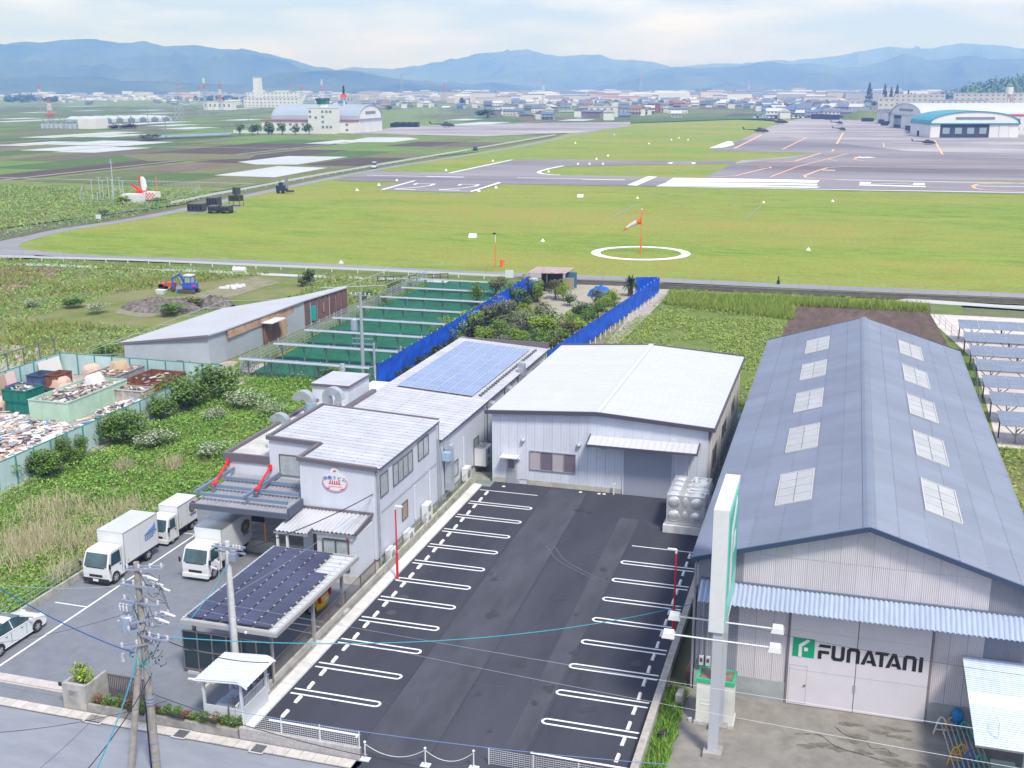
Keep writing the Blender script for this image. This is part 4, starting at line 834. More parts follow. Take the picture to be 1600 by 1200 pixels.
for xx in (-4.93,-4.63):
 b=MB(); b.box(xx-0.1,xx+0.1,FY0-0.2,FY0-0.03,1.35,1.78); bx_=b.build('meter_box',mat('meter_grey',(0.5,0.52,0.55),0.4),fn); MB().box(xx-0.06,xx+0.06,FY0-0.207,FY0-0.201,1.52,1.7).build('meter_window',GLASSD,bx_)
lt=thing('lean_to','pale blue corrugated lean-to roof on a steel post in front of the big shed','shelter',(8.5,43,0))
def row_roof():
 x0,x1=5.92,13.0; yb,zb,yf,zf=46.15,3.45,40.1,2.95; rows=36;
 for sh in range(7):
  b=MB(); a0,a1=sh/7,(sh+1)/7; nw=6; vs=[]
  for k in range(4*nw+1):
   t=a0+(a1-a0)*k/(4*nw); y=yf+(yb-yf)*t; z=zf+(zb-zf)*t+[0,.7,1,.7][k % 4]*0.05; vs +=[(x0,y,z),(x1,y,z)]
  b.add(vs,[(2*i,2*i+1,2*i+3,2*i+2) for i in range(4*nw)]); b.add([(x,y,z-0.012) for x,y,z in vs],[(2*i+2,2*i+3,2*i+1,2*i) for i in range(4*nw)])
  b.build('roof_sheet',BLUEW if sh != 3 else mat('clear_sheet',(0.52,0.58,0.66),0.4),lt)
row_roof()
b=MB(); b.box(5.95,13,40.2,40.28,2.8,2.9); b.box(5.95,13,43.2,43.28,3.05,3.15); b.box(6.0,6.08,40.3,46.1,2.75,2.85); b.build('beam',GALV,lt)
for xx,yy in ((7.72,40.3),(12.5,40.3)):MB().cyl((xx,yy,0),(xx,yy,2.85),0.09,n=10).build('post',GALV,lt)
b=MB(); b.cyl((6.75,40.6,3.05),(6.75,40.6,3.7),0.02); b.cyl((6.75,40.6,3.7),(6.72,41.3,3.6),0.02); b.build('bracket_pole',WHITEB,lt)
ud=thing('noodle_factory','white two-storey factory with round red and blue emblem and a long low solar-roofed wing','factory',(-24.3,54.3,0))
def zu(x):return 6.02+0.045*(-24.3-x)
b=MB(); b.box(-28.9,-24.3,54.3,57.02,0.55,6.0); b.box(-32.3,-24.3,57.0,64.3,0.55,6.0); b.extrude([(-28.88,5.99),(-24.32,5.99),(-24.32,zu(-24.3)-0.02),(-28.88,zu(-28.9)-0.02)],'y',54.31,57.0); b.extrude([(-32.28,5.99),(-24.32,5.99),(-24.32,zu(-24.3)-0.02),(-32.28,zu(-32.3)-0.02)],'y',57.01,64.29); b.build('wall',WALLU,ud)
b=MB(); b.box(-32.3,-24.3,64.31,91.3,0.55,4.55); b.extrude([(-32.0,4.54),(-24.32,4.54),(-24.32,4.6),(-32.0,5.05)],'y',64.4,91.3); b.box(-35.3,-32.31,57.0,72,0.3,4.95); b.build('low_wing_wall',WALLU,ud)
b=MB(); b.box(-35.32,-24.26,56.96 if False else 64.0,91.32,0,0.56); b.box(-28.92,-24.27,54.27,64.0,0,0.56); b.box(-35.3,-28.9,57.0,64.0,0,0.3); b.build('plinth',mat('block_plinth',(0.50,0.49,0.48),0.9,var=0.10,scale=3),ud)
b=MB(); b.box(-24.27,-24.22,54.25,91.3,0.56,0.64); b.box(-28.9,-24.27,54.22,54.29,0.56,0.64); b.build('base_trim',TRIM,ud)
b=MB()
for xx in np.arange(-28.85,-24.35,0.15):b.box(xx-0.012,xx+0.012,54.284,54.3,3.0,5.98)
for xx in np.arange(-32.25,-28.95,0.15):b.box(xx-0.012,xx+0.012,56.984,57.0,4.1,5.98)
for xx in np.arange(-35.25,-32.3,0.15):b.box(xx-0.012,xx+0.012,56.984,57.0,0.4,4.9)
o=b.build('siding_ribs',WALLU,ud); o['kind']='stuff'
def roofstrip(x0,x1,z0,z1,p,m,nm='roof_sheet'):
 b=MB(); h_=p/2
 vs=[]; prof=[(-h_,0.03),(-h_+0.03,0.03),(-h_+0.05,0.0),(-0.05,0.0),(-0.03,0.012),(0.03,0.012),(0.05,0.0),(h_-0.05,0.0),(h_-0.025,0.027)]
 n_=len(prof); vs=[(x0,y,z0+z) for y,z in prof]+[(x1,y,z1+z) for y,z in prof]
 b.add(vs,[(i,i+n_,i+1+n_,i+1) for i in range(n_-1)]); b.add([(x,y,z-0.03) for x,y,z in vs],[(i+1,i+1+n_,i+n_,i) for i in range(n_-1)])
 for f in (0.12,0.38,0.62,0.88):
  x=x0+(x1-x0)*f; z=z0+(z1-z0)*f; b.box(x-0.03,x+0.03,-h_,-h_+0.06,z+0.05,z+0.085)
 return b.mesh(nm,m)
p_=0.55
m1=roofstrip(-28.75,-24.05,zu(-28.75)+0.05,zu(-24.05)+0.05,p_,ROOFG); m2=roofstrip(-32.15,-24.05,zu(-32.15)+0.05,zu(-24.05)+0.05,p_,ROOFG)
y=54.42+p_/2
while y<64.2:
 piece('roof_sheet',m1 if y<57.0 else m2,ud,(0,y,0)); y += p_
m3=roofstrip(-32.2,-24.05,5.17,4.66,p_,ROOFG); y=64.45+p_/2
while y<91.7:piece('roof_sheet',m3,ud,(0,y,0)); y += p_
def coping(b,a,c,w_=0.2,h_=0.2):b.bar(a,c,w_,h_)
b=MB(); coping(b,(-29.0,54.25,zu(-28.9)+0.06),(-24.15,54.25,zu(-24.2)+0.06),0.22,0.24); b.build('coping',TRIM,ud)
b=MB(); coping(b,(-28.93,54.35,zu(-28.9)+0.065),(-28.93,57.0,zu(-28.9)+0.065)); b.build('coping',TRIM,ud)
b=MB(); coping(b,(-32.4,56.96,zu(-32.3)+0.05),(-28.83,56.96,zu(-28.9)+0.07),0.22,0.24); b.build('coping',TRIM,ud)
b=MB(); coping(b,(-32.32,57.05,zu(-32.3)+0.055),(-32.32,64.3,zu(-32.3)+0.055)); b.build('coping',TRIM,ud)
b=MB(); coping(b,(-32.4,64.34,zu(-32.3)+0.05),(-24.15,64.34,zu(-24.2)+0.05),0.16,0.16); b.build('coping',TRIM,ud)
b=MB(); coping(b,(-32.2,64.5,5.25),(-32.2,72.5,5.25),0.35,0.28); b.build('coping',TRIM,ud)
b=MB(); b.box(-32.5,-24.1,91.6,91.72,4.5,5.2); b.build('rear_trim',TRIM,ud)
for a,c,z in ((54.3,64.3,5.97),(64.4,91.6,4.55)):
 b=MB(); b.box(-24.28,-24.1,a,c,z-0.1,z+0.02); b.build('eave_gutter',TRIM,ud)
b=MB(); b.box(-35.2,-32.35,57.1,69.5,4.96,5.0); b.build('flat_roof',mat('dusty_flat_roof',(0.50,0.49,0.48),0.9,var=0.15,scale=1.2),ud)
for q in ((-35.42,-32.3,56.9,57.08,4.7,5.2),(-35.42,-35.22,57.09,72,4.7,5.195)):
 b=MB(); b.box(*q); b.build('coping',TRIM,ud)
pc=[G(485,598,6.3),G(516,582,6.3),G(565,584,6.3),G(531,606,6.3)]
bx0,bx1,by0,by1=-35.7,-32.9,69.6,73.2
b=MB(); b.box(bx0,bx1,by0,by1,4.4,6.2); b.build('roof_room',WALLU,ud); b=MB(); b.box(bx0-0.1,bx1+0.1,by0-0.1,by1+0.1,6.202,6.3); b.build('roof_room_slab',ROOFG,ud)
b=MB(); b.box(bx0-0.12,bx1+0.12,by0-0.14,by0-0.105,6.15,6.34); b.box(bx1+0.105,bx1+0.14,by0-0.1,by1+0.1,6.15,6.34); b.build('coping',TRIM,ud)
def duct(par,path,w_,nm='duct'):
 b=MB()
 for i in range(len(path)-1):b.bar(path[i],path[i+1],w_*(1-0.002*i),w_*(1-0.002*i))
 return b.build(nm,GALV,par)
def elbow(b,cx,cy,cz_,r,w_,a0,a1,n=12):
 vs=[]
 for k in range(n+1):
  a=math.radians(a0+(a1-a0)*k/n)
  for rr,yy in ((r-w_/2,-w_/2),(r+w_/2,-w_/2),(r+w_/2,w_/2),(r-w_/2,w_/2)):vs.append((cx+max(rr,0.02)*math.cos(a),cy+yy,cz_+max(rr,0.02)*math.sin(a)))
 b.add(vs,[(4*k+i,4*k+(i+1)%4,4*k+4+(i+1)%4,4*k+4+i) for k in range(n) for i in range(4)]+[(0,1,2,3),(4*n+3,4*n+2,4*n+1,4*n)])
def arc(c,r,a0,a1,n,ax='x'):
 return[(c[0]+(r*math.cos(math.radians(a0+(a1-a0)*k/n)) if ax=='x' else 0),c[1]+(r*math.cos(math.radians(a0+(a1-a0)*k/n)) if ax=='y' else 0),c[2]+r*math.sin(math.radians(a0+(a1-a0)*k/n))) for k in range(n+1)]
for (x,y,zt,r,w_,lab) in ((-33.2,61.0,6.0,0.45,0.62,'front'),(-33.6,65.2,6.25,0.5,0.75,'rear')):
 t=thing('exhaust_duct','curved galvanised exhaust duct on the left annex roof, the one %s' % ('nearer the street' if lab=='front' else 'beside the small roof room'),'duct',(x,y,5.0))
 b=MB(); b.cyl((x,y,5.0),(x,y,zt),w_*0.5,n=14); b.build('riser',mat('bluish_duct',(0.36,0.48,0.60),0.4,0.4),t)
 b=MB(); elbow(b,x-r-0.02,y,zt,r+0.02,w_*0.72,0,165)
 b.build('elbow',GALV,t); b=MB(); b.box(x-0.8,x-0.2,y+0.5,y+1.4,5.0,5.6); b.build('fan_box',GALV,t)
t=thing('exhaust_duct','tall double galvanised duct bend beside the roof room','duct',(-32.7,67,5));
b=MB(); elbow(b,-32.9,67.2,6.1,0.5,0.5,-10,190)
b.build('elbow',GALV,t); b=MB(); b.box(-33.6,-33.1,66.9,67.5,5.0,6.1); b.box(-32.75,-32.45,66.9,67.5,5.0,6.0); b.build('riser',GALV,t)
b=MB(); b.box(-33.4,-32.5,58.8,59.7,5.0,6.05); tag(b.build('roof_cabinet',WHITEB),'white cabinet on the left annex roof nearest the street','cabinet')
b=MB(); b.box(-33.2,-32.5,62.9,63.9,5.0,5.95); tag(b.build('roof_cabinet',WHITEB),'white box between the two curved ducts on the annex roof','cabinet')
b=MB(); b.cyl((-38.5,80.5,0),(-38.5,80.5,4.4),0.16); b.cyl((-38.5,80.5,4.4),(-38.5,80.5,4.75),0.26); b.cyl((-38.5,80.5,4.75),(-38.5,80.5,4.95),0.2); tag(b.build('chimney_pipe',GALV),'steel chimney pipe with a cap beside the solar strips','chimney')
x,y,_=G(612,600,0); b=MB(); b.box(-36.2,-32.6,76.8,81.5,0,3.3); o=b.build('rear_shed',mat('cream_panel',(0.60,0.56,0.50),0.6)); tag(o,'small flat-roofed cream shed behind the factory','shed')
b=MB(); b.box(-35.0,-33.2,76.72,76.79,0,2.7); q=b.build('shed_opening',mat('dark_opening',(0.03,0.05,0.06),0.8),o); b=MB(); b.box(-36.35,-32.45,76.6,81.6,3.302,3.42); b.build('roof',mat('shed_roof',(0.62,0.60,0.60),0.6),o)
PVF=mat('solar_cell_blue',(0.20,0.27,0.47),0.16,0.0,spec=0.9,var=0.08,scale=0.5); PVR=mat('solar_frame',(0.62,0.65,0.70),0.4,0.4)
def pv_mesh(nm,w_,h_,cell,frame,nx,ny,fr=0.02):
 b=MB(); b.mi(1).box(-w_/2,w_/2,-h_/2,h_/2,0,0.035); b.mi(0)
 gw=(w_-2*fr)/nx; gh=(h_-2*fr)/ny
 for i in range(nx):
  for j in range(ny):x=-w_/2+fr+i*gw; y=-h_/2+fr+j*gh; b.box(x+0.008,x+gw-0.008,y+0.008,y+gh-0.008,0.0355,0.038)
 return b.mesh(nm,[cell,frame])
pm=pv_mesh('solar_panel',0.965,1.26,PVF,PVR,3,4)
ang=math.atan2(5.17-4.66,8.15)
for i in range(6):
 for j in range(12):
  x=-30.75+i*0.985; z=4.66+(5.17-4.66)*(-24.05-x)/8.15+0.13; piece('solar_panel',pm,ud,(x,75.1+j*1.3,z),(0,ang,0))
b=MB()
for j in range(26):y=75+j*0.6; b.box(-25.0,-24.75,y,y+0.2,4.78,4.86)
b.build('array_clips',mat('clip_dark',(0.12,0.12,0.14),0.6),ud)['kind']='stuff'
for a,c,z0,z1,n_ in ((55.0,56.15,4.1,5.45,1),(56.9,60.0,4.1,5.45,4),(60.9,62.7,4.35,5.6,2)):
 window(ud,'x',-24.29,a,c,z0,z1,n_,FRAME,GLASSF)
q0=OY(438,742,57.0); q1=OY(478,713,57.0); window(ud,'y',56.99,q0[0],-28.95,q0[2],q1[2],2,FRAME,GLASSF)
for yy,z0,z1,d_ in ((58.1,1.5,2.6,0.9),(67.2,1.1,2.2,1.0),(71.6,1.3,2.5,1.1),(77.9,1.2,2.6,1.1),(87.0,2.6,3.9,2.2)):window(ud,'x',-24.29,yy,yy+d_,z0,z1,1 if d_<1.2 else 3,FRAME,GLASSF if yy>60 else mat('tan_pane',(0.36,0.27,0.22),0.4))
for q in ((54.42,6.0),(64.1,5.95),(64.5,4.5),(73.9,4.5),(79.8,4.5),(84.5,4.5)):pipe(ud,[(-24.12,q[0],q[1]),(-24.12,q[0],0.1)],0.05,GALV)
pipe(ud,[(-24.2,55.0,3.35),(-24.2,64.0,3.35)],0.02,GALV,'conduit')
for yy,z0,z1 in ((60.0,0.9,3.1),(62.6,1.2,3.2),(69.2,0.9,3.4)):
 b=MB(); b.box(-24.28,-24.16,yy,yy+0.12,z0,z1); b.build('pipe_cover',WALLU,ud)
for yy,z0,z1 in ((65.4,0.9,3.75),(74.6,1.5,4.1),(79.0,2.0,4.1),(82.6,3.2,5.2)):
 t=thing('wall_duct','galvanised duct with a hooded top on the factory side wall, %s' %{65.4:'just behind the two-storey block',74.6:'beside the large white condenser',79.0:'level with the warehouse corner',82.6:'the farthest and highest one'}[yy],'duct',(-23.9,yy,z0))
 b=MB(); b.box(-24.2,-23.75,yy,yy+0.55,z0,z1); b.build('riser',GALV,t)
 b=MB(); b.extrude([(-24.25,z1+0.002)]+[(-23.98+0.25*math.cos(math.radians(a)),z1+0.25*math.sin(math.radians(a))) for a in range(0,181,20)][::1][:0]+[(-23.73,z1+0.002),(-23.76,z1+0.2),(-23.9,z1+0.32),(-24.1,z1+0.35),(-24.25,z1+0.3)],'y',yy-0.02,yy+0.57); b.build('hood',GALV,t)
 b=MB()
 for zz in np.arange(z0+0.5,z1,0.8):b.box(-24.22,-23.73,yy-0.015,yy+0.565,zz,zz+0.04)
 b.build('flange',GALV,t)
b=MB(); b.box(-24.2,-23.7,64.9,65.35,3.1,3.65); tag(b.build('control_box',mat('light_blue_box',(0.32,0.46,0.62),0.5)),'light blue control box on the factory side wall','box')
def condenser(x,y,w_,l_,h_,label,z=0.1,top_fans=0):
 t=thing('condenser_unit',label,'air conditioner',(x,y,z))
 MB().box(x-w_/2,x+w_/2,y-l_/2,y+l_/2,z+0.08,z+h_).build('casing',WHITEB,t)
 b=MB(); b.box(x-w_/2+0.05,x-w_/2+0.1,y-l_/2+0.1,y+l_/2-0.1,z,z+0.08); b.box(x+w_/2-0.1,x+w_/2-0.05,y-l_/2+0.1,y+l_/2-0.1,z,z+0.08); b.build('feet',mat('foot_grey',(0.2,0.2,0.2),0.8),t)
 nf=2 if h_>1 else 1
 for k in range(nf):
  zz=z+0.08+(h_-0.08)*(k+0.5)/nf; r=min(l_,(h_-0.1)/nf)*0.36
  b=MB(); b.cyl((x+w_/2,y-0.05,zz),(x+w_/2+0.02,y-0.05,zz),r,n=16); g_=b.build('fan_grille',mat('grille_dark',(0.10,0.10,0.11),0.6),t)
  b=MB()
  for j in range(5):b.box(x+w_/2+0.021,x+w_/2+0.03,y-0.05-r*0.9,y-0.05+r*0.9,zz-r*0.8+j*r*0.4-0.008,zz-r*0.8+j*r*0.4+0.008)
  b.build('grille_bars',WHITEB,g_)
 for k in range(top_fans):
  yy=y-l_/2+l_*(k+0.5)/top_fans; b=MB(); b.cyl((x,yy,z+h_),(x,yy,z+h_+0.06),min(w_,l_/top_fans)*0.42,n=14); b.build('top_fan',mat('fan_ring',(0.42,0.42,0.42),0.6),t)
 return t
condenser(-23.75+0.35-0.4,72.3,0.85,1.5,1.35,'large white condenser with three top fans by the factory wall',0.5,3)
condenser(-23.95+0.0,69.0,0.4,0.85,1.0,'slim white air conditioner near the large condenser by the factory wall',0.35)
condenser(-24.0,60.9+0.6,0.4,0.9,1.35,'tall white two-fan air conditioner under the long upper window row')
condenser(-24.0,58.4,0.38,0.85,0.75,'small white air conditioner midway along the factory side wall')
condenser(-24.0,55.6,0.38,0.85,0.75,'small white air conditioner nearest the factory front corner')
sgx,sgy,sgz=OY(524,753,54.3);
ey=54.27
def disc(b,cx,cz,rx,rz_,y0,y1,n=32,a0=0,a1=360):
 P=[(cx+rx*math.cos(math.radians(a0+(a1-a0)*k/n)),cz+rz_*math.sin(math.radians(a0+(a1-a0)*k/n))) for k in range(n if a1-a0==360 else n+1)]; b.extrude(P,'y',y0,y1)
b=MB(); disc(b,sgx,sgz,0.78,0.56,ey-0.05,ey); brd=b.build('emblem_board',WHITEB,ud)
b=MB(); disc(b,sgx,sgz+0.52,0.30,0.36,ey-0.048,ey-0.001); b.build('emblem_crown',WHITEB,brd)
RD=mat('emblem_red',(0.62,0.04,0.06),0.5); BL=mat('emblem_blue',(0.03,0.10,0.48),0.5)
b=MB()
for k in range(36):
 a=math.radians(10*k); a2=math.radians(10*k+5.5)
 q=[(sgx+0.77*math.cos(a),sgz+0.55*math.sin(a)),(sgx+0.77*math.cos(a2),sgz+0.55*math.sin(a2)),(sgx+0.70*math.cos(a2+0.06),sgz+0.49*math.sin(a2+0.06)),(sgx+0.70*math.cos(a+0.06),sgz+0.49*math.sin(a+0.06))]
 if not (0.30<math.sin(a) and abs(math.cos(a))<0.85):b.extrude(q,'y',ey-0.056,ey-0.0505)
b.build('rope_border',RD,brd)
b=MB()
for k in range(5):xx=sgx-0.36+k*0.15; b.extrude([(xx,sgz-0.10),(xx+0.10,sgz-0.10),(xx+0.08+0.02*(2-k),sgz+0.10),(xx+0.02+0.02*(2-k),sgz+0.10)],'y',ey-0.057,ey-0.0505)
b.extrude([(sgx-0.42,sgz-0.13),(sgx+0.42,sgz-0.13),(sgx+0.40,sgz-0.105),(sgx-0.40,sgz-0.105)],'y',ey-0.057,ey-0.0505); b.extrude([(sgx-0.40,sgz-0.27),(sgx+0.40,sgz-0.27),(sgx+0.44,sgz-0.245),(sgx-0.44,sgz-0.245)],'y',ey-0.057,ey-0.0505)
for s in (-1,1):b.extrude([(sgx+s*0.42-0.12,sgz-0.40),(sgx+s*0.42+0.12,sgz-0.30),(sgx+s*0.42+0.1,sgz-0.38),(sgx+s*0.42-0.02,sgz-0.44)],'y',ey-0.057,ey-0.0505)
b.extrude([(sgx-0.10,sgz+0.62),(sgx+0.02,sgz+0.60),(sgx+0.14,sgz+0.70),(sgx+0.02,sgz+0.74)],'y',ey-0.057,ey-0.0505); b.build('bowl_mark',RD,brd)
def txt(body,size,x,y,z,m,par,nm,ext=0.006,rz=0,sx=1.0):
 cu=bpy.data.curves.new(nm,'FONT'); cu.body=body; cu.size=size; cu.extrude=ext; cu.resolution_u=1; cu.align_x='CENTER'; cu.align_y='CENTER'
 o=bpy.data.objects.new(nm+'_src',cu); COL.objects.link(o); dg=bpy.context.evaluated_depsgraph_get()
 me=bpy.data.meshes.new_from_object(o.evaluated_get(dg)); bpy.data.objects.remove(o); me.materials.clear(); me.materials.append(m)
 o=bpy.data.objects.new(nm,me); COL.objects.link(o)
 if par:o.parent=par; g=ORG.get(par.name,(0,0,0)); ORG[o.name]=g
 else:g=(0,0,0)
 o.location=(x-g[0],y-g[1],z-g[2]); o.rotation_euler=(math.pi/2,0,rz); o.scale=(sx,1,1); return o
for k,(ch,dz) in enumerate(zip('伊勢うどん',(0.17,0.22,0.24,0.22,0.17))):txt(ch,0.27,sgx-0.56+0.28*k,ey-0.058,sgz+dz,BL,brd,'letter',0.007)
for k,ch in enumerate('店舗'):txt(ch,0.12,sgx-0.12+0.24*k,ey-0.058,sgz-0.19,BL,brd,'letter',0.004) if False else None
eb=thing('entrance_block','small entrance wing with a corrugated lean-to roof in front of the factory','building',(-26.5,52.1,0))
b=MB(); b.box(-26.9,-24.45,52.1,54.2,0.5,2.95); b.build('wall',WALLU,eb); b=MB(); b.box(-26.92,-24.43,52.08,54.2,0,0.49); b.build('plinth',MATS['block_plinth'],eb)
b=MB(); b.box(-24.44,-24.40,52.05,54.2,0.5,0.58); b.build('base_trim',TRIM,eb)
q0=OY(513,865,52.1); window(eb,'y',52.09,-26.55,-24.95,0.75,2.62,2,FRAME,GLASSF,d=0.07,mull=0.07,nz=2,name='entrance_window')
b=MB(); b.box(-25.65,-25.2,52.0,52.015,1.15,1.45); b.build('notice',mat('notice_white',(0.75,0.73,0.74),0.6),eb); b=MB(); b.box(-25.65,-25.2,51.99,51.998,1.38,1.45); b.box(-26.2,-26.0,51.99,52.0,1.3,1.45); b.box(-25.05,-24.98,51.95,52.08,2.62,2.75); b.build('red_notice',RD,eb)
nsh,wpx=5,(-24.45+29.15)/5
def esheet(x0,x1,yf):
 b=MB(); nw=max(2,round((x1-x0)/0.24)); vs=[]
 for k in range(4*nw+1):x=x0+(x1-x0)*k/(4*nw); h_=[0,.8,1,.8][k%4]*0.09; vs +=[(x,yf,2.98-0.0+h_+(yf-51.5)*0.10),(x,54.26,3.27+h_)]
 b.add(vs,[(2*i,2*i+2,2*i+3,2*i+1) for i in range(4*nw)]); b.add([(x,y,z-0.012) for x,y,z in vs],[(2*i+1,2*i+3,2*i+2,2*i) for i in range(4*nw)]); b.build('roof_sheet',ROOFG,eb)
for a,c,yf in ((-29.15,-28.2,51.4),(-28.19,-27.1,51.4),(-27.09,-26.0,52.0-0.1),(-25.99,-25.2,51.9),(-25.19,-24.5,51.9)):esheet(a,c,yf)
b=MB(); b.bar((-24.45,51.85,3.12),(-24.45,54.2,3.4),0.1,0.2); b.bar((-29.2,54.22,3.42),(-24.4,54.22,3.42),0.08,0.12); b.bar((-27.06,51.4,3.03),(-27.06,51.95,3.1),0.06,0.16); b.build('coping',TRIM,eb)
b=MB(); b.box(-29.15,-27.1,51.36,51.42,2.86,2.95); b.box(-27.1,-24.5,51.84,51.89,2.9,3.0); b.build('gutter',FRAMEG,eb)
for xx in (-29.0,-28.4):MB().box(xx-0.06,xx+0.06,51.45,51.57,0.02,2.95).build('post',WHITEB,eb)
b=MB(); b.box(-28.2,-27.2,54.18,54.26,0.55,2.6); b.build('door',mat('brown_door',(0.14,0.11,0.10),0.4),eb)
b=MB(); b.box(-34.4,-32.9,56.93,56.99,0.9,3.2); b.build('loading_opening',mat('green_dark',(0.03,0.045,0.035),0.7),ud); b=MB(); b.box(-32.8,-31.3,56.94,56.99,0.6,2.9); b.build('shutter',FRAMEG,ud)
b=MB(); b.box(-30.9,-29.0,56.93,56.99,0.6,3.0); b.build('loading_opening',MATS['brown_door'],ud)
b=MB(); b.box(-33.6,-28.95,54.5,56.95,0.02,0.8); tag(b.build('loading_dock',CW),'concrete loading dock under the blue steel canopy','dock')
b=MB(); b.cyl((-31.4,54.4,0.8),(-31.4,54.4,2.0),0.05); tag(b.build('bollard',mat('orange_pole',(0.75,0.30,0.04),0.5)),'orange pole on the loading dock under the canopy','pole')
cn=thing('steel_canopy','blue-grey steel canopy with corrugated sheets hung from two red tie rods','canopy',(-31.6,54.5,4))
STB=mat('blue_grey_steel',(0.20,0.27,0.38),0.5,0.3)
def seg_roof():
 for sh in range(6):
  x0=-34.75+sh*1.0; x1=x0+0.99 if sh<5 else-28.8; b=MB(); nw=4; vs=[]
  for k in range(4*nw+1):x=x0+(x1-x0)*k/(4*nw); h_=[0,.8,1,.8][k%4]*0.08; vs +=[(x,52.35,3.55+h_),(x,56.9,3.85+h_)]
  b.add(vs,[(2*i,2*i+2,2*i+3,2*i+1) for i in range(4*nw)]); b.build('roof_sheet',mat('canopy_sheet',(0.36,0.36,0.40),0.5,0.3,var=0.1,scale=2),cn)
seg_roof()
b=MB(); b.box(-34.9,-28.7,52.2,52.33,3.38,3.68); b.box(-28.78,-28.66,52.34,54.1,3.4,3.95); b.build('fascia',mat('fascia_dark',(0.11,0.13,0.18),0.5,0.3),cn)
for y in (52.9,54.3,55.7):MB().box(-34.7,-29.05,y,y+0.14,3.95,4.13).build('beam',STB,cn)
for x in (-34.8,-31.7):MB().box(x,x+0.15,52.7,56.9,4.135,4.32).build('cross_beam',STB,cn)
for i,x in enumerate((-34.7,-31.6)):
 ra,rb_=((335,755),(356,722)) if i==0 else ((402,763),(422,731)); ra=G(*ra,4.4); rb_=OY(*rb_,56.9); b=MB(); b.cyl(ra,rb_,0.075,n=8); b.build('tie_rod',mat('bright_red',(0.78,0.02,0.03),0.4),cn)
 b=MB(); b.box(ra[0]-0.12,ra[0]+0.12,ra[1]-0.15,ra[1]+0.15,4.33,4.45); b.box(rb_[0]-0.1,rb_[0]+0.1,56.85,56.95,rb_[2]-0.2,rb_[2]+0.2); b.build('rod_bracket',MATS['bright_red'],cn)
cp=thing('solar_carport','carport roofed with dark solar panels on grey steel posts','carport',(-25.8,45,0))
CX0,CX1,CY0,CY1=-28.25,-23.3,40.75,49.75
cz=lambda x:2.85-0.0*(x-CX0)
b=MB(); b.box(CX0,CX1,CY0,CY0+0.1,2.68,2.88); b.box(CX0,CX1,CY1-0.1,CY1,2.68,2.88); b.box(CX0,CX0+0.1,CY0+0.1,CY1-0.1,2.68,2.88); b.box(CX1-0.1,CX1,CY0+0.1,CY1-0.1,2.68,2.88); b.build('fascia',mat('fascia_silver',(0.55,0.53,0.53),0.4,0.5),cp)
me=MB(); me.box(-2.36,2.36,-0.24,0.24,0,0.03); me.box(-2.36,2.36,-0.24,-0.20,0.03,0.09); me=me.mesh('roof_sheet',ROOFW)
y=CY0+0.36
while y<CY1-0.2:piece('roof_sheet',me,cp,((CX0+CX1)/2,y,2.80)); y += 0.485
PVD=mat('dark_solar_film',(0.034,0.038,0.090),0.2,spec=0.6,var=0.25,scale=0.35); PVDF=mat('dark_frame',(0.04,0.04,0.055),0.35)
pd=pv_mesh('solar_panel',0.815,1.205,PVD,PVDF,1,1,0.006)
for i in range(5):
 for j in range(7):
  if i==4 and j>=5:continue
  piece('solar_panel',pd,cp,(CX0+0.62+i*0.86,CY0+0.85+j*1.21,2.97))
CL=mat('clamp_silver',(0.75,0.76,0.78),0.3,0.6); clm=MB().box(-0.05,0.05,-0.035,0.035,0,0.03).mesh('panel_clamp',CL)
b=MB()
for i in range(6):
 for j in range(14):x=CX0+0.19+i*0.86; b.box(x-0.035,x+0.035,CY0+0.45+j*0.605,CY0+0.53+j*0.605,2.975,3.03)
o=b.build('panel_clamps',CL,cp); o['kind']='stuff'
me=MB().box(-0.03,0.05,-0.06,0.06,0,0.05).mesh('roof_clip',ROOFW)
b=MB()
for s in (CX0+0.06,CX1-0.12):
 for k in range(44):y=CY0+0.15+k*0.2; b.box(s-0.02,s+0.08,y,y+0.09,2.885,2.95)
o=b.build('roof_clips',ROOFW,cp); o['kind']='stuff'
for x,y in ((-27.9,41.3),(-25.8,41.3),(-23.9,41.3),(-23.75,45.2),(-23.95,48.9),(-27.9,49.2),(-25.8,49.3),(-27.9,45.2)):MB().box(x-0.07,x+0.07,y-0.07,y+0.07,0.02,2.68).build('post',mat('post_grey',(0.42,0.41,0.42),0.4,0.5),cp)
gs=thing('glass_screen','dark glazed screen standing under the street end of the carport','screen',(-26.3,41.0,0))
b=MB()
for k in range(7):x=-28.35+(4.6)*k/6; b.box(x-0.03,x+0.03,40.98,41.04,0.25,2.25)
for z in (0.25,1.22,2.2):b.box(-28.38,-23.72,40.975,41.045,z,z+0.06)
b.build('frame',mat('screen_frame',(0.26,0.24,0.25),0.4,0.5),gs)
for k in range(6):
 for z0,z1 in ((0.315,1.215),(1.285,2.195)):x=-28.35+4.6*k/6; b=MB(); b.box(x+0.035,x+4.6/6-0.035,41.0,41.015,z0,z1); b.build('pane',mat('smoked_glass',(0.025,0.04,0.055),0.08,spec=0.7),gs)
for x,y in ((-27.9,41.2),(-25.8,41.2),(-23.8,45.2),(-23.9,48.8)):
 b=MB(); b.box(x-0.3,x+0.3,y-0.25,y+0.25,0.02,0.16); tag(b.build('footing',PALE),'concrete footing of the carport post %s' %{(-27.9,41.2):'at the left end of the glass screen',(-25.8,41.2):'at the middle of the glass screen',(-23.8,45.2):'midway along the block wall',(-23.9,48.8):'at the factory end beside the block wall'}[(x,y)],'footing')
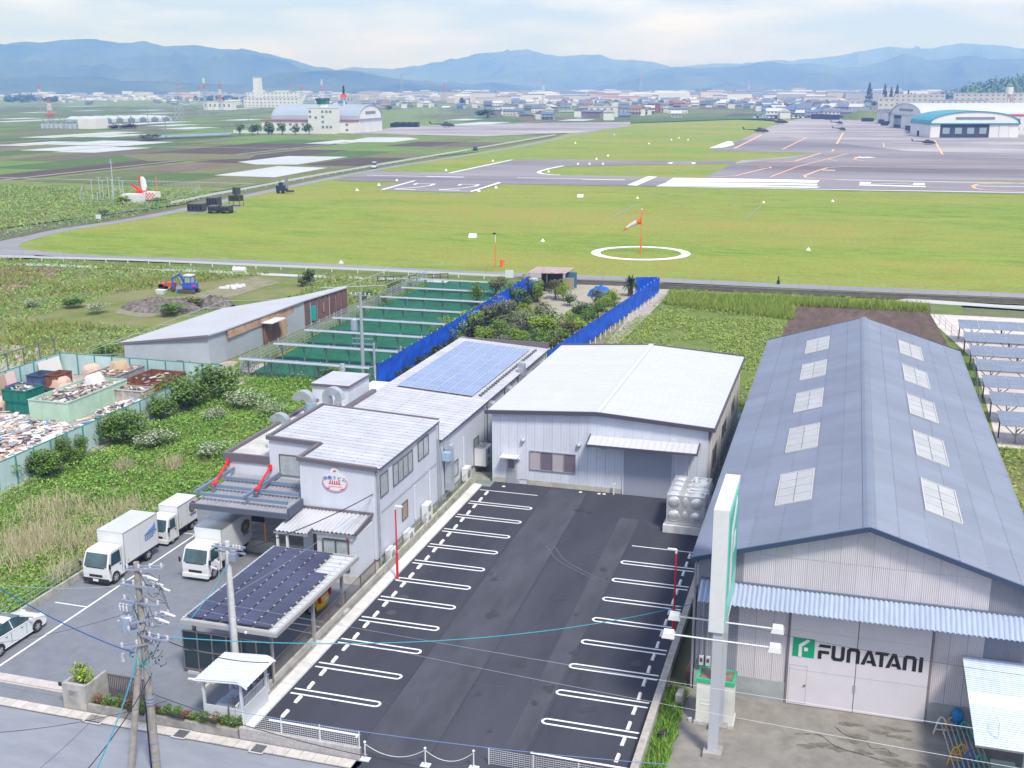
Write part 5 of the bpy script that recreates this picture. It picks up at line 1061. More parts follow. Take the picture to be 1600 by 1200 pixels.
for u,v in ((322,1075),(345,1098),(315,1063)):x,y,_=G(u,v); b=MB(); b.box(x-0.06,x+0.06,y-0.3,y+0.3,0.02,0.12); tag(b.build('wheel_stop',mat('yellowed_stop',(0.50,0.47,0.38),0.9)),'yellowed wheel stop in the company lot, %s' %{322:'middle one by the glass screen',345:'nearest the bicycle shelter',315:'farthest from the street'}[u],'wheel stop')
x,y,_=G(305,1063); b=MB(); b.box(-27.9,-26.5,y-0.06,y+0.05,0.02,0.07); struct(b.build('bay_line',WHITE_P))
sh=thing('cycle_shelter','white shelter with a curved ribbed roof by the street corner of the lot','shelter',(-24.0,38.5,0))
n_=9; wS=2.45/n_
def shz(t):
 return 2.22+0.20*t if t<0.82 else 2.384-1.1*(t-0.82)**2*6
for k in range(n_):
 y0=37.25+k*wS; b=MB(); m_=12; vs=[]
 for i in range(m_+1):
  t=i/m_; x=-25.35+2.5*t+(0.0 if t<.82 else-0.02); z=shz(t)
  vs +=[(x,y0,z),(x,y0+0.04,z+0.03),(x,y0+0.08,z),(x,y0+wS-0.004,z)]
 fs=[(4*i+j,4*i+j+4,4*i+j+5,4*i+j+1) for i in range(m_) for j in range(3)]; b.add(vs,fs); b.add([(x,y,z-0.015) for x,y,z in vs],[f[::-1] for f in fs]); b.build('roof_sheet',mat('shelter_white',(0.55,0.57,0.63),0.45),sh)
SWM=MATS['shelter_white']
for y in (37.25,39.75):
 b=MB(); P=[(-25.35+2.5*i/12,y,shz(i/12)-0.07) for i in range(13)]; b.tube(P,0.045,5); b.build('roof_rib',SWM,sh)
for x,y in ((-25.1,37.5),(-23.3,37.5),(-25.1,39.6),(-23.3,39.6)):MB().box(x-0.05,x+0.05,y-0.05,y+0.05,0.02,2.2).build('post',SWM,sh)
b=MB(); b.box(-25.05,-23.35,37.46,37.5,0.15,0.95); b.build('front_board',SWM,sh); b=MB(); b.box(-23.32,-23.28,37.56,39.54,0.15,0.95); b.build('side_board',SWM,sh)
b=MB(); b.box(-24.9,-23.5,38.0,39.4,0.6,0.62); b.build('shelf',mat('shelf_blue',(0.30,0.36,0.46),0.6),sh)
b=MB(); b.rings([((-24.35,38.35,0.62),0.14,0.14),((-24.35,38.35,0.95),0.15,0.15),((-24.35,38.35,1.0),0.06,0.06)],10); tag(b.build('bin',mat('grey_bin',(0.30,0.36,0.38),0.6)),'small grey bin under the curved white shelter','bin')
wf=thing('railing','white railing with thin bars beside the curved shelter','railing',(-23.3,37.4,0)); bb=MB().box(-0.012,0.012,-0.012,0.012,0.1,0.9).mesh('bar',WM)
for k in range(24):piece('bar',bb,wf,(-23.45,37.3+k*0.12,0.3))
b=MB(); b.box(-23.47,-23.43,37.25,40.1,1.2,1.24); b.box(-23.47,-23.43,37.25,40.1,0.38,0.42); b.build('rail',WM,wf)
#   tall sign, water tank, poles and wires, vehicles
ts=thing('pylon_sign','tall slim white sign with green faces on two steel columns by the car park wall','sign',(-3.85,42,0))
b=MB(); b.box(-4.16,-3.56,41.05,45.35,5.62,10.82); b.build('sign_box',WHITEB,ts)
TEAL=mat('teal_face',(0.05,0.42,0.30),0.35); TEALP=mat('pale_teal_face',(0.22,0.62,0.52),0.35)
for sx in (-3.556,-4.164):
 d=0.012 if sx>-3.8 else-0.012
 b=MB(); b.box(sx,sx+d,41.18,45.22,5.75,10.70); f=b.build('sign_face',TEALP if sx>-3.8 else TEAL,ts)
 for P,mm,nm in (([(41.35,6.9),(45.1,6.9),(45.1,10.45),(41.35,10.45)],TEAL,'face_panel'),):
  b=MB(); b.extrude(P,'x',sx+d,sx+2*d); b.build(nm,mm,f)
 for P in ([(42.2,6.9),(42.85,6.9),(42.85,9.1),(42.2,9.4)],[(42.2,9.4),(42.85,9.1),(44.4,10.0),(44.0,10.4)],[(43.3,8.15),(44.1,8.15),(44.1,8.9),(43.3,8.9)]):
  b=MB(); b.extrude(P,'x',sx+2*d,sx+3*d); b.build('emblem_stroke',WHITEB,f)
for i,y in enumerate((41.3,43.4)):
 b=MB(); b.box(-3.98,-3.58,y-0.16,y-0.14,0.25,5.62); b.box(-3.98,-3.58,y+0.14,y+0.16,0.25,5.62); b.box(-3.79,-3.77,y-0.14,y+0.14,0.25,5.62); b.build('column',mat('column_grey',(0.50,0.52,0.58),0.45,0.2),ts)
 b=MB(); b.box(-4.15,-3.4,y-0.38,y+0.38,0,0.25); b.build('footing',CWD,ts)
for y in (41.15,42.8):
 b=MB(); b.cyl((-5.6,y,5.25),(-1.75,y,5.25),0.035,n=6); arm=b.build('lamp_arm',WHITEB,ts)
 for x,s in ((-5.75,-1),(-1.55,1)):
  b=MB(); b.hexa([(x-0.26,y-0.18,5.12),(x+0.26,y-0.18,5.12),(x+0.26,y+0.18,5.24),(x-0.26,y+0.18,5.24)],[(x-0.2,y-0.12,5.32),(x+0.2,y-0.12,5.32),(x+0.2,y+0.12,5.42),(x-0.2,y+0.12,5.42)]); fl=b.build('floodlight',mat('floodlight_shell',(0.66,0.66,0.67),0.35,0.2),arm)
b=MB()
for k in range(5):y=43.5+k*0.4; b.cyl((-3.6,y,5.6),(-3.6,y+0.4,5.35 if k%2==0 else 5.6),0.02,n=4)
b.cyl((-3.6,43.3,5.3),(-3.6,45.3,5.3),0.02,n=4); b.build('ladder_truss',WHITEB,ts)
vc=thing('storage_cabinet','white cabinet with a green rim and rusty top at the foot of the tall sign','cabinet',(-4.0,43.9,0))
b=MB(); b.box(-4.78,-3.22,43.45,44.5,0.15,2.1); b.build('body',mat('cabinet_cream',(0.66,0.66,0.62),0.55,var=0.06,scale=3),vc); b=MB(); b.box(-4.85,-3.15,43.4,44.55,0,0.14); b.build('base',PALE,vc)
b=MB(); b.box(-4.7,-3.3,43.53,44.42,2.101,2.13); b.build('top',mat('rusty_top',(0.25,0.17,0.14),0.9,var=0.3,scale=3),vc)
b=MB(); b.box(-4.82,-3.18,43.41,43.53,2.0,2.17); b.box(-4.82,-3.18,44.42,44.54,2.0,2.17); b.box(-4.82,-4.7,43.53,44.42,2.0,2.165); b.box(-3.3,-3.18,43.53,44.42,2.0,2.165); b.build('rim',mat('rim_green',(0.05,0.42,0.22),0.5),vc)
b=MB(); b.box(-4.6,-4.0,43.435,43.449,0.95,0.98); b.box(-4.6,-4.0,43.435,43.449,1.15,1.17); b.build('door_ledge',WHITEB,vc)
wt=thing('water_tank','stainless sectional water tank with round dished panels on a concrete plinth','water tank',(-8.3,66,0))
SST=mat('stainless',(0.72,0.72,0.75),0.28,0.6,var=0.06,scale=2)
b=MB(); b.box(-9.6,-6.85,64.4,68.6,0,0.5); b.build('plinth',mat('streaked_plinth',(0.50,0.50,0.52),0.85,var=0.18,scale=3,stretch=(1,1,0.15)),wt)
b=MB(); b.box(-9.5,-7.08,64.62,68.4,0.55,0.62); b.box(-9.45,-7.13,64.68,68.34,0.62,2.0 if False else 2.40); b.build('shell',SST,wt)
def dome_panel(w_,h_,flat_=False):
 b=MB(); b.box(-w_/2+0.01,w_/2-0.01,-0.012,0.02,-h_/2+0.01,h_/2-0.01)
 rx,rz_=w_*0.40,h_*0.40; n,m_=14,4; vs=[]
 for k in range(m_+1):
  t=math.pi/2*k/m_;
  for i in range(n):a=2*math.pi*i/n; vs.append((rx*math.cos(t)*math.cos(a)*(1 if k<m_ else 0.01),-0.012-0.13*math.sin(t)*(w_/0.9 if w_<.9 else 1),rz_*math.cos(t)*math.sin(a)*(1 if k<m_ else 0.01)))
 b.add(vs,[(k*n+i,k*n+(i+1)%n,(k+1)*n+(i+1)%n,(k+1)*n+i) for k in range(m_) for i in range(n)]+[tuple(range(m_*n,(m_+1)*n))])
 return b.mesh('dished_panel',SST,smooth=False)
wA,wB,hA=0.93,0.46,0.90; pa,pb_=dome_panel(wA,hA),dome_panel(wB,hA)
for r in range(2):
 z=0.62+hA*(r+0.5)-0.0
 for x,me in ((-9.45+wA/2,pa),(-9.45+wA+wB/2,pb_),(-9.45+wA+wB+wA/2,pa)):piece('dished_panel',me,wt,(x,64.665,z))
 for k in range(4):piece('dished_panel',pa,wt,(-7.115,64.68+0.46+0.92*k,z),(0,0,math.pi/2))
for x,me in ((-9.45+wA/2,pa),(-9.45+wA+wB/2,pb_),(-9.45+wA+wB+wA/2,pa)):
 for k in range(4):piece('dished_panel',me,wt,(x,64.68+0.46+0.92*k,2.415),(-math.pi/2,0,0))
b=MB(); b.cyl((-8.0,67.3,2.45),(-8.0,67.3,2.75),0.1); b.box(-7.6,-7.2,66.5,66.9,2.45,2.62); b.tube([(-8.1,65.6,2.6),(-7.0,65.5,2.6),(-6.9,65.5,0.6)],0.04,6); b.tube([(-8.2,65.1,2.58),(-7.0,65.0,2.58)],0.04,6); b.build('pipework',WHITEB,wt)
CPOLE=mat('pole_concrete',(0.30,0.275,0.255),0.9,var=0.2,scale=3,bump=0.2); CPOLEL=mat('pale_pole_concrete',(0.50,0.50,0.52),0.85,var=0.10,scale=3)
ALU=mat('crossarm_steel',(0.34,0.39,0.50),0.4,0.5); PORC=mat('porcelain',(0.58,0.57,0.60),0.2); CABLE=mat('black_cable',(0.02,0.02,0.025),0.6); TURQ=mat('turquoise_cable',(0.03,0.30,0.40),0.5); GREYW=mat('bright_wire',(0.24,0.27,0.33),0.4,0.3)
PX,PY=-25.23,33.98
up=thing('utility_pole','tall concrete utility pole crowded with crossarms, insulators and a grey transformer','utility pole',(PX,PY,0))
b=MB(); b.cyl((PX,PY,0),(PX-0.05,PY,9.0),0.17,0.11,n=14); b.build('pole',CPOLE,up)
b=MB(); b.cyl((PX-1.02,PY-0.25,0),(PX-0.12,PY-0.05,5.9),0.15,0.12,n=12); tag(b.build('bracing_pole',CPOLE),'slanting concrete bracing pole leaning on the tall utility pole','utility pole')
for z in (2.9,3.05,3.2,1.2,0.4):b=MB(); b.cyl((PX,PY,z),(PX,PY,z+0.05),0.185,n=12); b.build('pole_band',ALU,up)
b=MB(); b.tube([(PX-0.2,PY-0.08,0),(PX-0.2,PY-0.08,3.0)],0.035,6); b.build('riser_pipe',CABLE,up)
def insul(b,p,r=0.05,h_=0.16,ax=(0,0,1)):
 p=Vector(p); a=Vector(ax)
 for k in range(3):b.cyl(p+a*(h_*k/3),p+a*(h_*(k+0.45)/3),r,r*0.9,n=8); b.cyl(p+a*(h_*(k+0.45)/3),p+a*(h_*(k+1)/3),r*0.55,r*0.5,n=8)
for (z,dx,dy,L0,L1,cc) in ((8.75,0.95,0.35,-0.45,1.0,2),(8.05,1,0.0,-0.75,0.75,2),(7.35,1,-0.05,-0.8,0.9,1),(6.6,0.7,0.7,-0.5,1.1,2),(6.25,0.7,0.7,-0.6,0.9,1),(5.95,1,-0.1,-0.2,1.25,2),(5.6,0.75,0.65,-0.9,0.9,2)):
 l=math.hypot(dx,dy); dx/=l; dy/=l
 for q in range(cc):
  ox,oy=-dy*(0.14 if q else-0.14),dx*(0.14 if q else-0.14)
  MB().bar((PX+dx*L0+ox,PY+dy*L0+oy,z),(PX+dx*L1+ox,PY+dy*L1+oy,z),0.075).build('crossarm',ALU,up)
 b=MB()
 for t in np.linspace(L0+0.08,L1-0.08,4):insul(b,(PX+dx*t,PY+dy*t-0.05,z+0.05))
 o=b.build('insulators',PORC,up); o['kind']='stuff'
for s in (-1,1):MB().bar((PX+s*0.05,PY-0.2,7.5),(PX+s*0.5,PY-0.16,8.0),0.05).build('brace',ALU,up)
for (x,y,z) in ((0.55,-0.2,8.55),(0.55,0.1,8.2),(0.7,0.3,7.9),(0.9,0.2,6.9),(0.75,0.0,6.7)):
 b=MB(); b.cyl((PX+x,PY+y,z),(PX+x+0.42,PY+y+0.05,z-0.12),0.07,0.045,n=8); insul(b,(PX+x-0.2,PY+y,z+0.03),0.045,0.2,(1,0,0)); b.build('strain_insulator',PORC,up)
b=MB(); b.rings([((PX-0.62,PY-0.1,6.05),0.27,0.27),((PX-0.62,PY-0.1,6.72),0.27,0.27),((PX-0.62,PY-0.1,6.76),0.24,0.24)],20); tr=b.build('transformer',mat('transformer_grey',(0.36,0.42,0.54),0.4,0.3),up)
b=MB()
for k in range(20):a=2*math.pi*k/20; b.box(PX-0.62+0.275*math.cos(a)-0.012,PX-0.62+0.275*math.cos(a)+0.012,PY-0.1+0.275*math.sin(a)-0.012,PY-0.1+0.275*math.sin(a)+0.012,6.1,6.62)
b.build('cooling_fins',MATS['transformer_grey'],tr); b=MB(); insul(b,(PX-0.72,PY-0.15,6.76)); insul(b,(PX-0.5,PY-0.15,6.76)); insul(b,(PX-0.85,PY-0.2,6.5),0.05,0.16,(-1,0,0)); b.build('bushings',PORC,tr)
for (x,z) in ((-0.75,7.35),(-0.6,7.35),(-0.45,7.35)):b=MB(); b.rings([((PX+x,PY-0.28,z-0.32),0.05,0.05),((PX+x,PY-0.28,z-0.15),0.065,0.065),((PX+x,PY-0.28,z-0.03),0.03,0.03)],8); b.build('cutout_fuse',PORC,up)
b=MB(); b.box(PX-0.75,PX-0.2,PY-0.32,PY-0.1,7.1,7.3); b.build('switch_box',ALU,up)
rc=random.Random(3)
def sagline(a,c,sag,n=16):return[(a[0]+(c[0]-a[0])*k/n,a[1]+(c[1]-a[1])*k/n,a[2]+(c[2]-a[2])*k/n-sag*(1-(2*k/n-1)**2)) for k in range(n+1)]
b=MB()
for k in range(22):
 z0=rc.uniform(5.3,8.8); z1=z0+rc.uniform(-1.3,0.4); x0=PX+rc.uniform(-0.9,0.9); x1=PX+rc.uniform(-0.9,1.0)
 b.tube(sagline((x0,PY-0.25+rc.uniform(0,.5),z0),(x1,PY-0.25+rc.uniform(0,.5),max(4.9,z1)),rc.uniform(0.15,0.5),9),0.011,4)
for k in range(5):b.tube(sagline((PX+0.35,PY-0.1+0.15*k,8.6-0.35*k),(PX+1.05,PY+0.1*k,7.9-0.3*k),-0.28,9),0.012,4)
o=b.build('jumper_cables',CABLE,up); o['kind']='stuff'
b=MB()
for k in range(26):b.ball((PX+rc.uniform(-0.75,0.85),PY-0.3+rc.uniform(0,.4),rc.uniform(4.7,6.0)),0.035,6,4)
o=b.build('cable_clips',CABLE,up); o['kind']='stuff'
b=MB()
for k in range(8):b.tube(sagline((PX+rc.uniform(-.7,.8),PY-0.2,rc.uniform(5.0,5.9)),(PX+rc.uniform(-.4,.5),PY-0.2,rc.uniform(4.3,5.0)),0.2,7),0.014,4)
o=b.build('service_cables',TURQ,up); o['kind']='stuff'
b=MB(); b.rings([((PX-0.8,PY-0.35,4.85),0.07,0.07),((PX-0.8,PY-0.35,5.05),0.09,0.09),((PX-0.8,PY-0.35,5.2),0.05,0.05)],8); b.build('closure',PORC,up)
QX,QY=-26.0,43.65
u2=thing('utility_pole','pale concrete utility pole rising in front of the solar carport','utility pole',(QX,QY,0)); QX2=-25.35; QX=QX2; QY=41.2-0.6
u2.location=(QX,QY,0); ORG[u2.name]=(QX,QY,0)
ztop=top(QX,QY,846)
b=MB(); b.cyl((QX,QY,0),(QX-0.03,QY,ztop),0.17,0.11,n=14); b.build('pole',CPOLEL,u2)
for z,yo in ((ztop-0.25,-0.12),(ztop-0.25,0.12),(ztop-0.55,0.1)):MB().bar((QX-0.75,QY+yo,z),(QX+0.8,QY+yo,z),0.07).build('crossarm',ALU,u2)
b=MB()
for t in (-0.6,-0.3,0.35,0.5,0.65):insul(b,(QX+t,QY-0.12,ztop-0.21))
insul(b,(QX-0.4,QY-0.2,ztop-1.0),0.06,0.25,(-.6,-.3,.7)); insul(b,(QX-0.5,QY-0.2,ztop-1.3),0.07,0.3,(-1,0,.2)); o=b.build('insulators',PORC,u2); o['kind']='stuff'
b=MB(); b.box(QX+0.12,QX+0.45,QY-0.2,QY+0.12,ztop-0.85,ztop-0.5); b.build('switch_box',ALU,u2)
b=MB(); b.tube([(QX-0.17,QY-0.1,0.5),(QX-0.12,QY-0.1,ztop-0.6)],0.02,5); b.tube([(QX-0.45,QY-0.15,ztop-1.4),(QX-0.45,QY-0.15,ztop-2.4)],0.025,5); b.build('conduit',ALU,u2)
TX,TY=-42.9,94.2
u3=thing('utility_pole','grey utility pole with a transformer standing beside the solar strips','utility pole',(TX,TY,0))
zt=top(TX,TY,457); b=MB(); b.cyl((TX,TY,0),(TX,TY,zt),0.2,0.13,n=10); b.build('pole',mat('blueish_pole',(0.30,0.33,0.38),0.8),u3)
for z in (zt-0.3,zt-4.4,zt-4.9):MB().bar((TX-1.0,TY,z),(TX+1.1,TY+0.1,z),0.09).build('crossarm',ALU,u3)
b=MB();
for t in (-0.9,-0.5,0.5,0.9):insul(b,(TX+t,TY,zt-0.25),0.08,0.25)
b.build('insulators',PORC,u3); b=MB(); b.rings([((TX-0.75,TY,zt-3.6),0.33,0.33),((TX-0.75,TY,zt-2.6),0.33,0.33),((TX-0.75,TY,zt-2.5),0.26,0.26)],12); b.build('transformer',MATS['transformer_grey'],u3)
for (u,vt,vb,lab) in ((586,536,585,'short bare pole to the right of the grey pole with the transformer'),(627,541,572,'short thin pole beside the end of the blue netting')):
 x,y,_=G(u,vb+6); b=MB(); b.cyl((x,y,0),(x,y,top(x,y,vt)),0.13,0.1,n=8); tag(b.build('service_pole',MATS['blueish_pole']),lab,'pole')
def wire(pts,r,m,label,sag=0.6,n=22):
 b=MB(); b.tube(sagline(pts[0],pts[1],sag,n),r,4); return tag(b.build('overhead_wire',m),label,'wire')
e1=(PX,PY,8.6)
def pxat(u,v,Y):return OY(u,v,Y)
W_=[(((PX+0.8,PY,7.9),pxat(1720,1166,38.2)),0.006,GREYW,'upper bright wire crossing the car park in front of the tall sign'),(((PX+0.9,PY,7.5),pxat(1720,1222,37.4)),0.006,GREYW,'lower bright wire crossing the car park in front of the tall sign'),((pxat(-60,905,30),(PX-0.5,PY,8.0)),0.012,GREYW,'thin pale wire from the left edge to the top of the tall pole'),(((PX+1.2,PY,6.0),OY(1080,944,52)),0.022,TURQ,'turquoise cable sagging across the car park towards the big shed'),(((QX,QY,ztop-0.6),(-24.4,54.25,4.6)),0.03,CABLE,'thick black cable from the carport pole to the factory front wall'),(((QX,QY,ztop-2.6),(-24.5,54.2,4.2)),0.015,GREYW,'thin grey cable from the carport pole to the factory corner'),(((PX+1.2,PY,5.9),(QX,QY,ztop-1.0)),0.018,TURQ,'turquoise cable between the two poles at the lower left'),(((PX+1.1,PY,5.8),OX(420,1035,-22.0)),0.018,CABLE,'black cable passing over the curved white shelter'),((OY(-40,895,27),(PX-0.4,PY-0.2,5.2)),0.022,mat('blue_cable',(0.03,0.16,0.42),0.5),'blue cable from the left edge to the tall pole'),((OY(145,1215,26),(PX-0.3,PY-0.2,4.9)),0.025,TURQ,'bright turquoise cable running down to the bottom edge beside the pole'),((OY(125,1215,27),(PX+0.2,PY,4.3)),0.022,CABLE,'black cable running down to the bottom edge left of the pole'),((OY(45,1215,28),(PX+0.1,PY,5.0)),0.010,CABLE,'thin black wire running to the bottom left corner'),(((PX,PY,3.4),OY(600,1187,34.5)),0.02,CABLE,'black cable low over the planting strip and the chain posts'),((OY(600,1187,34.5),OY(990,1232,34.5)),0.018,CABLE,'black cable crossing the car park mouth'),((OY(360,1110,36),OY(1050,1195,36)),0.015,mat('steel_blue_wire',(0.12,0.22,0.42),0.5),'steel blue wire crossing just above the white mesh fence'),((pxat(-60,1148,24),pxat(260,1095,30)),0.01,CABLE,'thin wire over the street at the lower left'),(((-5.0,45.2,4.2),OY(1700,1068,44)),0.009,CABLE,'fine dark wire across the front of the big doors'),((OY(-50,1010,32),(PX+0.3,PY,7.2)),0.008,CABLE,'hair-thin wire over the white car'),]
for pts,r,m,lab in W_:wire(pts,r,m,lab,0.25 if 'turquoise cable sagging' not in lab else 1.0)
b=MB(); b.ball((QX+0.9,QY-0.5,3.1),0.07); tag(b.build('marker_ball',PORC),'small white marker ball on the wire beside the glass screen','marker')
for (u,v,Y,lab) in ((310,1118,36.7,'left-hand black cable sleeve over the planting strip'),(333,1124,36.6,'middle black cable sleeve over the planting strip'),(218,1112,36.7,'black cable sleeve nearest the bracing pole')):
 p=OY(u*0+{310:(275),333:(325),218:(212)}[u],v,Y); b=MB(); b.cyl((p[0]-0.4,Y,p[2]+0.04),(p[0]+0.4,Y,p[2]-0.06),0.07,n=8); tag(b.build('cable_sleeve',CABLE),lab,'cable sleeve')
for (a,c,z0,z1,lab) in (((-43,94.2),(-40,60),8,8,'thin cable leaving the grey pole over the factory roof'),):
 pass
PAINTW=mat('white_car_paint',(0.66,0.68,0.71),0.22,spec=0.6); RUB=mat('tyre_rubber',(0.02,0.02,0.022),0.8); RIM=mat('wheel_rim',(0.55,0.56,0.58),0.3,0.7); CARG=mat('car_glass',(0.03,0.07,0.085),0.05,spec=1.0,var=0.4,scale=1.5); BLKP=mat('black_trim',(0.025,0.025,0.03),0.5); LENS=mat('lamp_lens',(0.6,0.62,0.65),0.12); REDL=mat('red_lens',(0.45,0.01,0.02),0.2); PLATE=mat('number_plate',(0.72,0.73,0.74),0.5)
WHM={}
def wheel(par,x,y,z,r,w_,side):
 k=(r,w_,side)
 if k not in WHM:
  t=MB(); t.cyl((-w_/2,0,0),(w_/2,0,0),r,n=20); tm=t.mesh('tyre',RUB); q=MB(); xo=side*(w_/2); q.cyl((xo-0.01*side,0,0),(xo+0.012*side,0,0),r*0.62,n=18)
  s=MB()
  for i in range(5):a=2*math.pi*i/5; s.bar((xo+0.016*side,0,0),(xo+0.016*side,r*0.55*math.cos(a),r*0.55*math.sin(a)),0.02,0.05)
  s.cyl((xo,0,0),(xo+0.03*side,0,0),r*0.17,n=8); WHM[k]=(tm,q.mesh('rim_disc',mat('rim_dark',(0.16,0.165,0.18),0.4,0.5)),s.mesh('rim',RIM))
 o=bpy.data.objects.new('wheel',WHM[k][0]); COL.objects.link(o); o.parent=par; o.location=(x,y,z)
 for me in WHM[k][1:]:c=bpy.data.objects.new(me.name.split('.')[0],me); COL.objects.link(c); c.parent=o
 return o
def truck(label,loc,w_,L_,cabh,boxh,boxw,cabL,boxroof,kei=False,graphic=None,clear=0.45):
 """local frame: nose at y=0 pointing -Y, width along x"""
 t=thing('delivery_truck' if not kei else 'small_truck',label,'truck',(0,0,0),None); h=w_/2
 z0=0.32 if not kei else 0.28; wz=cabh*0.56
 rake=0.34 if not kei else 0.30
 def P(z):return 0.0+(0 if z<=wz else rake*(z-wz)/(cabh-wz))
 b=MB()
 prof=[(0.05,z0),(0.0,z0+0.12),(0.0,wz),(rake*0.9,cabh-0.08),(rake+0.15,cabh),(cabL-0.05,cabh),(cabL,cabh-0.06),(cabL,z0)]
 vs=[]; n_=len(prof)
 for x,ins in ((-h,0),(-h+0.04,1),(h-0.04,1),(h,0)):
  for (y,z) in prof:
   s=0.06 if z>wz+0.05 else 0; xx=x+(s if x<0 else-s)
   vs.append((xx,y+(0.03 if (not ins and y<0.1) else 0),z-(0.03 if not ins and z>wz else 0)))
 fs=[tuple(range(n_-1,-1,-1)),tuple(range(3*n_,4*n_))]+[(q*n_+i,q*n_+(i+1)%n_,(q+1)*n_+(i+1)%n_,(q+1)*n_+i) for q in range(3) for i in range(n_)]
 b.add(vs,[f[::-1] for f in fs]); b.build('cab',PAINTW,t)
 e=0.008
 b=MB(); yz=lambda z:P(z)-e
 b.add([(-h+0.10,yz(wz+0.02),wz+0.02),(h-0.10,yz(wz+0.02),wz+0.02),(h-0.15,rake*0.86-e,cabh-0.13),(-h+0.15,rake*0.86-e,cabh-0.13)],[(0,1,2,3)])
 b.add([(x,y+0.02,z) for x,y,z in b.v[:4]],[(3,2,1,0)]); b.build('windscreen',CARG,t)
 for s in (-1,1):
  b=MB(); X=s*(h-0.052); Xb=s*(h+0.004); q=[(Xb,0.30,wz+0.05),(Xb,cabL-0.28,wz+0.03),(X,cabL-0.26,cabh-0.16),(X,rake+0.12,cabh-0.16)]
  b.add(q if s<0 else q[::-1],[(3,2,1,0)]); b.add([(x-s*0.01,y,z) for x,y,z in b.v[:4]],[(0,1,2,3)]); b.build('side_window',CARG,t)
  b=MB(); b.box(s*(h+0.001)-0.004,s*(h+0.001)+0.004,0.22,0.235,z0+0.1,wz); b.build('door_trim',BLKP,t); b=MB(); b.box(s*(h+0.001)-0.004,s*(h+0.001)+0.004,cabL-0.2,cabL-0.185,z0+0.1,cabh-0.1); b.box(s*(h+0.01)-0.012,s*(h+0.01)+0.012,cabL-0.42,cabL-0.28,wz-0.12,wz-0.08); b.build('door_trim',BLKP,t)
  b=MB(); b.box(s*(h+0.12)-0.05,s*(h+0.12)+0.05,-0.02,0.05,wz+0.0,wz+0.28); b.bar((s*h,0.1,wz+0.08),(s*(h+0.12),0.02,wz+0.1),0.02); b.build('mirror',BLKP,t)
  b=MB(); b.hexa([(s*(h-0.22)-0.17,-0.015,z0+0.28),(s*(h-0.22)+0.17,0.0,z0+0.28),(s*(h-0.22)+0.17,0.05,z0+0.28),(s*(h-0.22)-0.17,0.05,z0+0.28)],[(s*(h-0.22)-0.17,-0.015,z0+0.42),(s*(h-0.22)+0.17,0.0,z0+0.46),(s*(h-0.22)+0.17,0.05,z0+0.46),(s*(h-0.22)-0.17,0.05,z0+0.42)]); b.build('headlight',LENS,t)
 b=MB(); b.box(-h+0.02,h-0.02,-0.05,0.1,z0-0.08,z0+0.14); b.build('bumper',PAINTW if kei or graphic=='bowl' else BLKP,t)
 b=MB(); b.box(-h*0.5,h*0.5,-0.018,0.0,z0+0.22,z0+0.36); b.box(-h*0.7,h*0.7,-0.016,0.0,wz-0.03,wz+0.015); b.build('grille',BLKP,t)
 b=MB(); b.box(-0.17,0.17,-0.062,-0.052,z0-0.02,z0+0.12); b.build('number_plate',PLATE,t)
 b=MB(); b.box(-0.04,0.04,rake*0.7-0.03,rake*0.7-0.022,cabh-0.28,cabh-0.2) if False else b.box(-0.35,-0.05,0.02,0.03,wz+0.03,wz+0.06); b.build('wiper',BLKP,t)
 bw=boxw/2; by=cabL+0.05
 b=MB(); b.box(-bw+0.015,bw-0.015,by+0.015,L_-0.015,clear+0.26,boxh-0.015); b.build('cargo_box',PAINTW,t)
 b=MB(); b.box(-bw,bw,by,L_,boxh-0.012,boxh+0.0); b.build('box_roof',boxroof,t)
 b=MB()
 for s in (-1,1):
  for y in (by,L_-0.05):b.box(s*bw-0.03 if s>0 else-bw,s*bw if s>0 else-bw+0.03,y,y+0.05,clear+0.26,boxh-0.015)
  b.box(s*bw-0.02 if s>0 else-bw,s*bw if s>0 else-bw+0.02,by+0.05,L_-0.05,boxh-0.07,boxh-0.015); b.box(s*bw-0.02 if s>0 else-bw,s*bw if s>0 else-bw+0.02,by+0.05,L_-0.05,clear+0.26,clear+0.31)
  yy=by+(L_-by)*0.45; b.box(s*bw-0.012 if s>0 else-bw,s*bw if s>0 else-bw+0.012,yy,yy+0.012,clear+0.32,boxh-0.075)
 b.build('box_edging',mat('box_edge',(0.55,0.57,0.60),0.35,0.5),t)
 b=MB(); b.box(-0.35,-0.25,0.6,L_-0.1,clear-0.08,clear+0.06); b.box(0.25,0.35,0.6,L_-0.1,clear-0.08,clear+0.06); b.box(-bw+0.1,bw-0.1,by+0.1,L_-0.05,clear+0.08,clear+0.25); b.build('chassis',BLKP,t)
 r=0.36 if not kei else 0.27
 for s in (-1,1):
  wheel(t,s*(h-0.10),0.62 if not kei else 0.55,r,r,0.2 if not kei else 0.16,s); wheel(t,s*(bw-0.22),L_-0.95 if not kei else L_-0.5,r,r,0.22 if not kei else 0.16,s)
  b=MB(); b.box(s*(bw-0.35),s*(bw-0.03),L_-1.4 if not kei else L_-0.85,L_-0.5 if not kei else L_-0.15,2*r+0.02,2*r+0.05); b.build('mudguard',BLKP if kei else PAINTW,t)
 b=MB(); b.box(-bw+0.05,bw-0.05,L_-0.04,L_+0.02,clear-0.02,clear+0.1); b.build('rear_bumper',BLKP,t)
 for s in (-1,1):b=MB(); b.box(s*(bw-0.2)-0.1,s*(bw-0.2)+0.1,L_,L_+0.03,clear+0.11,clear+0.22); b.build('tail_light',REDL,t)
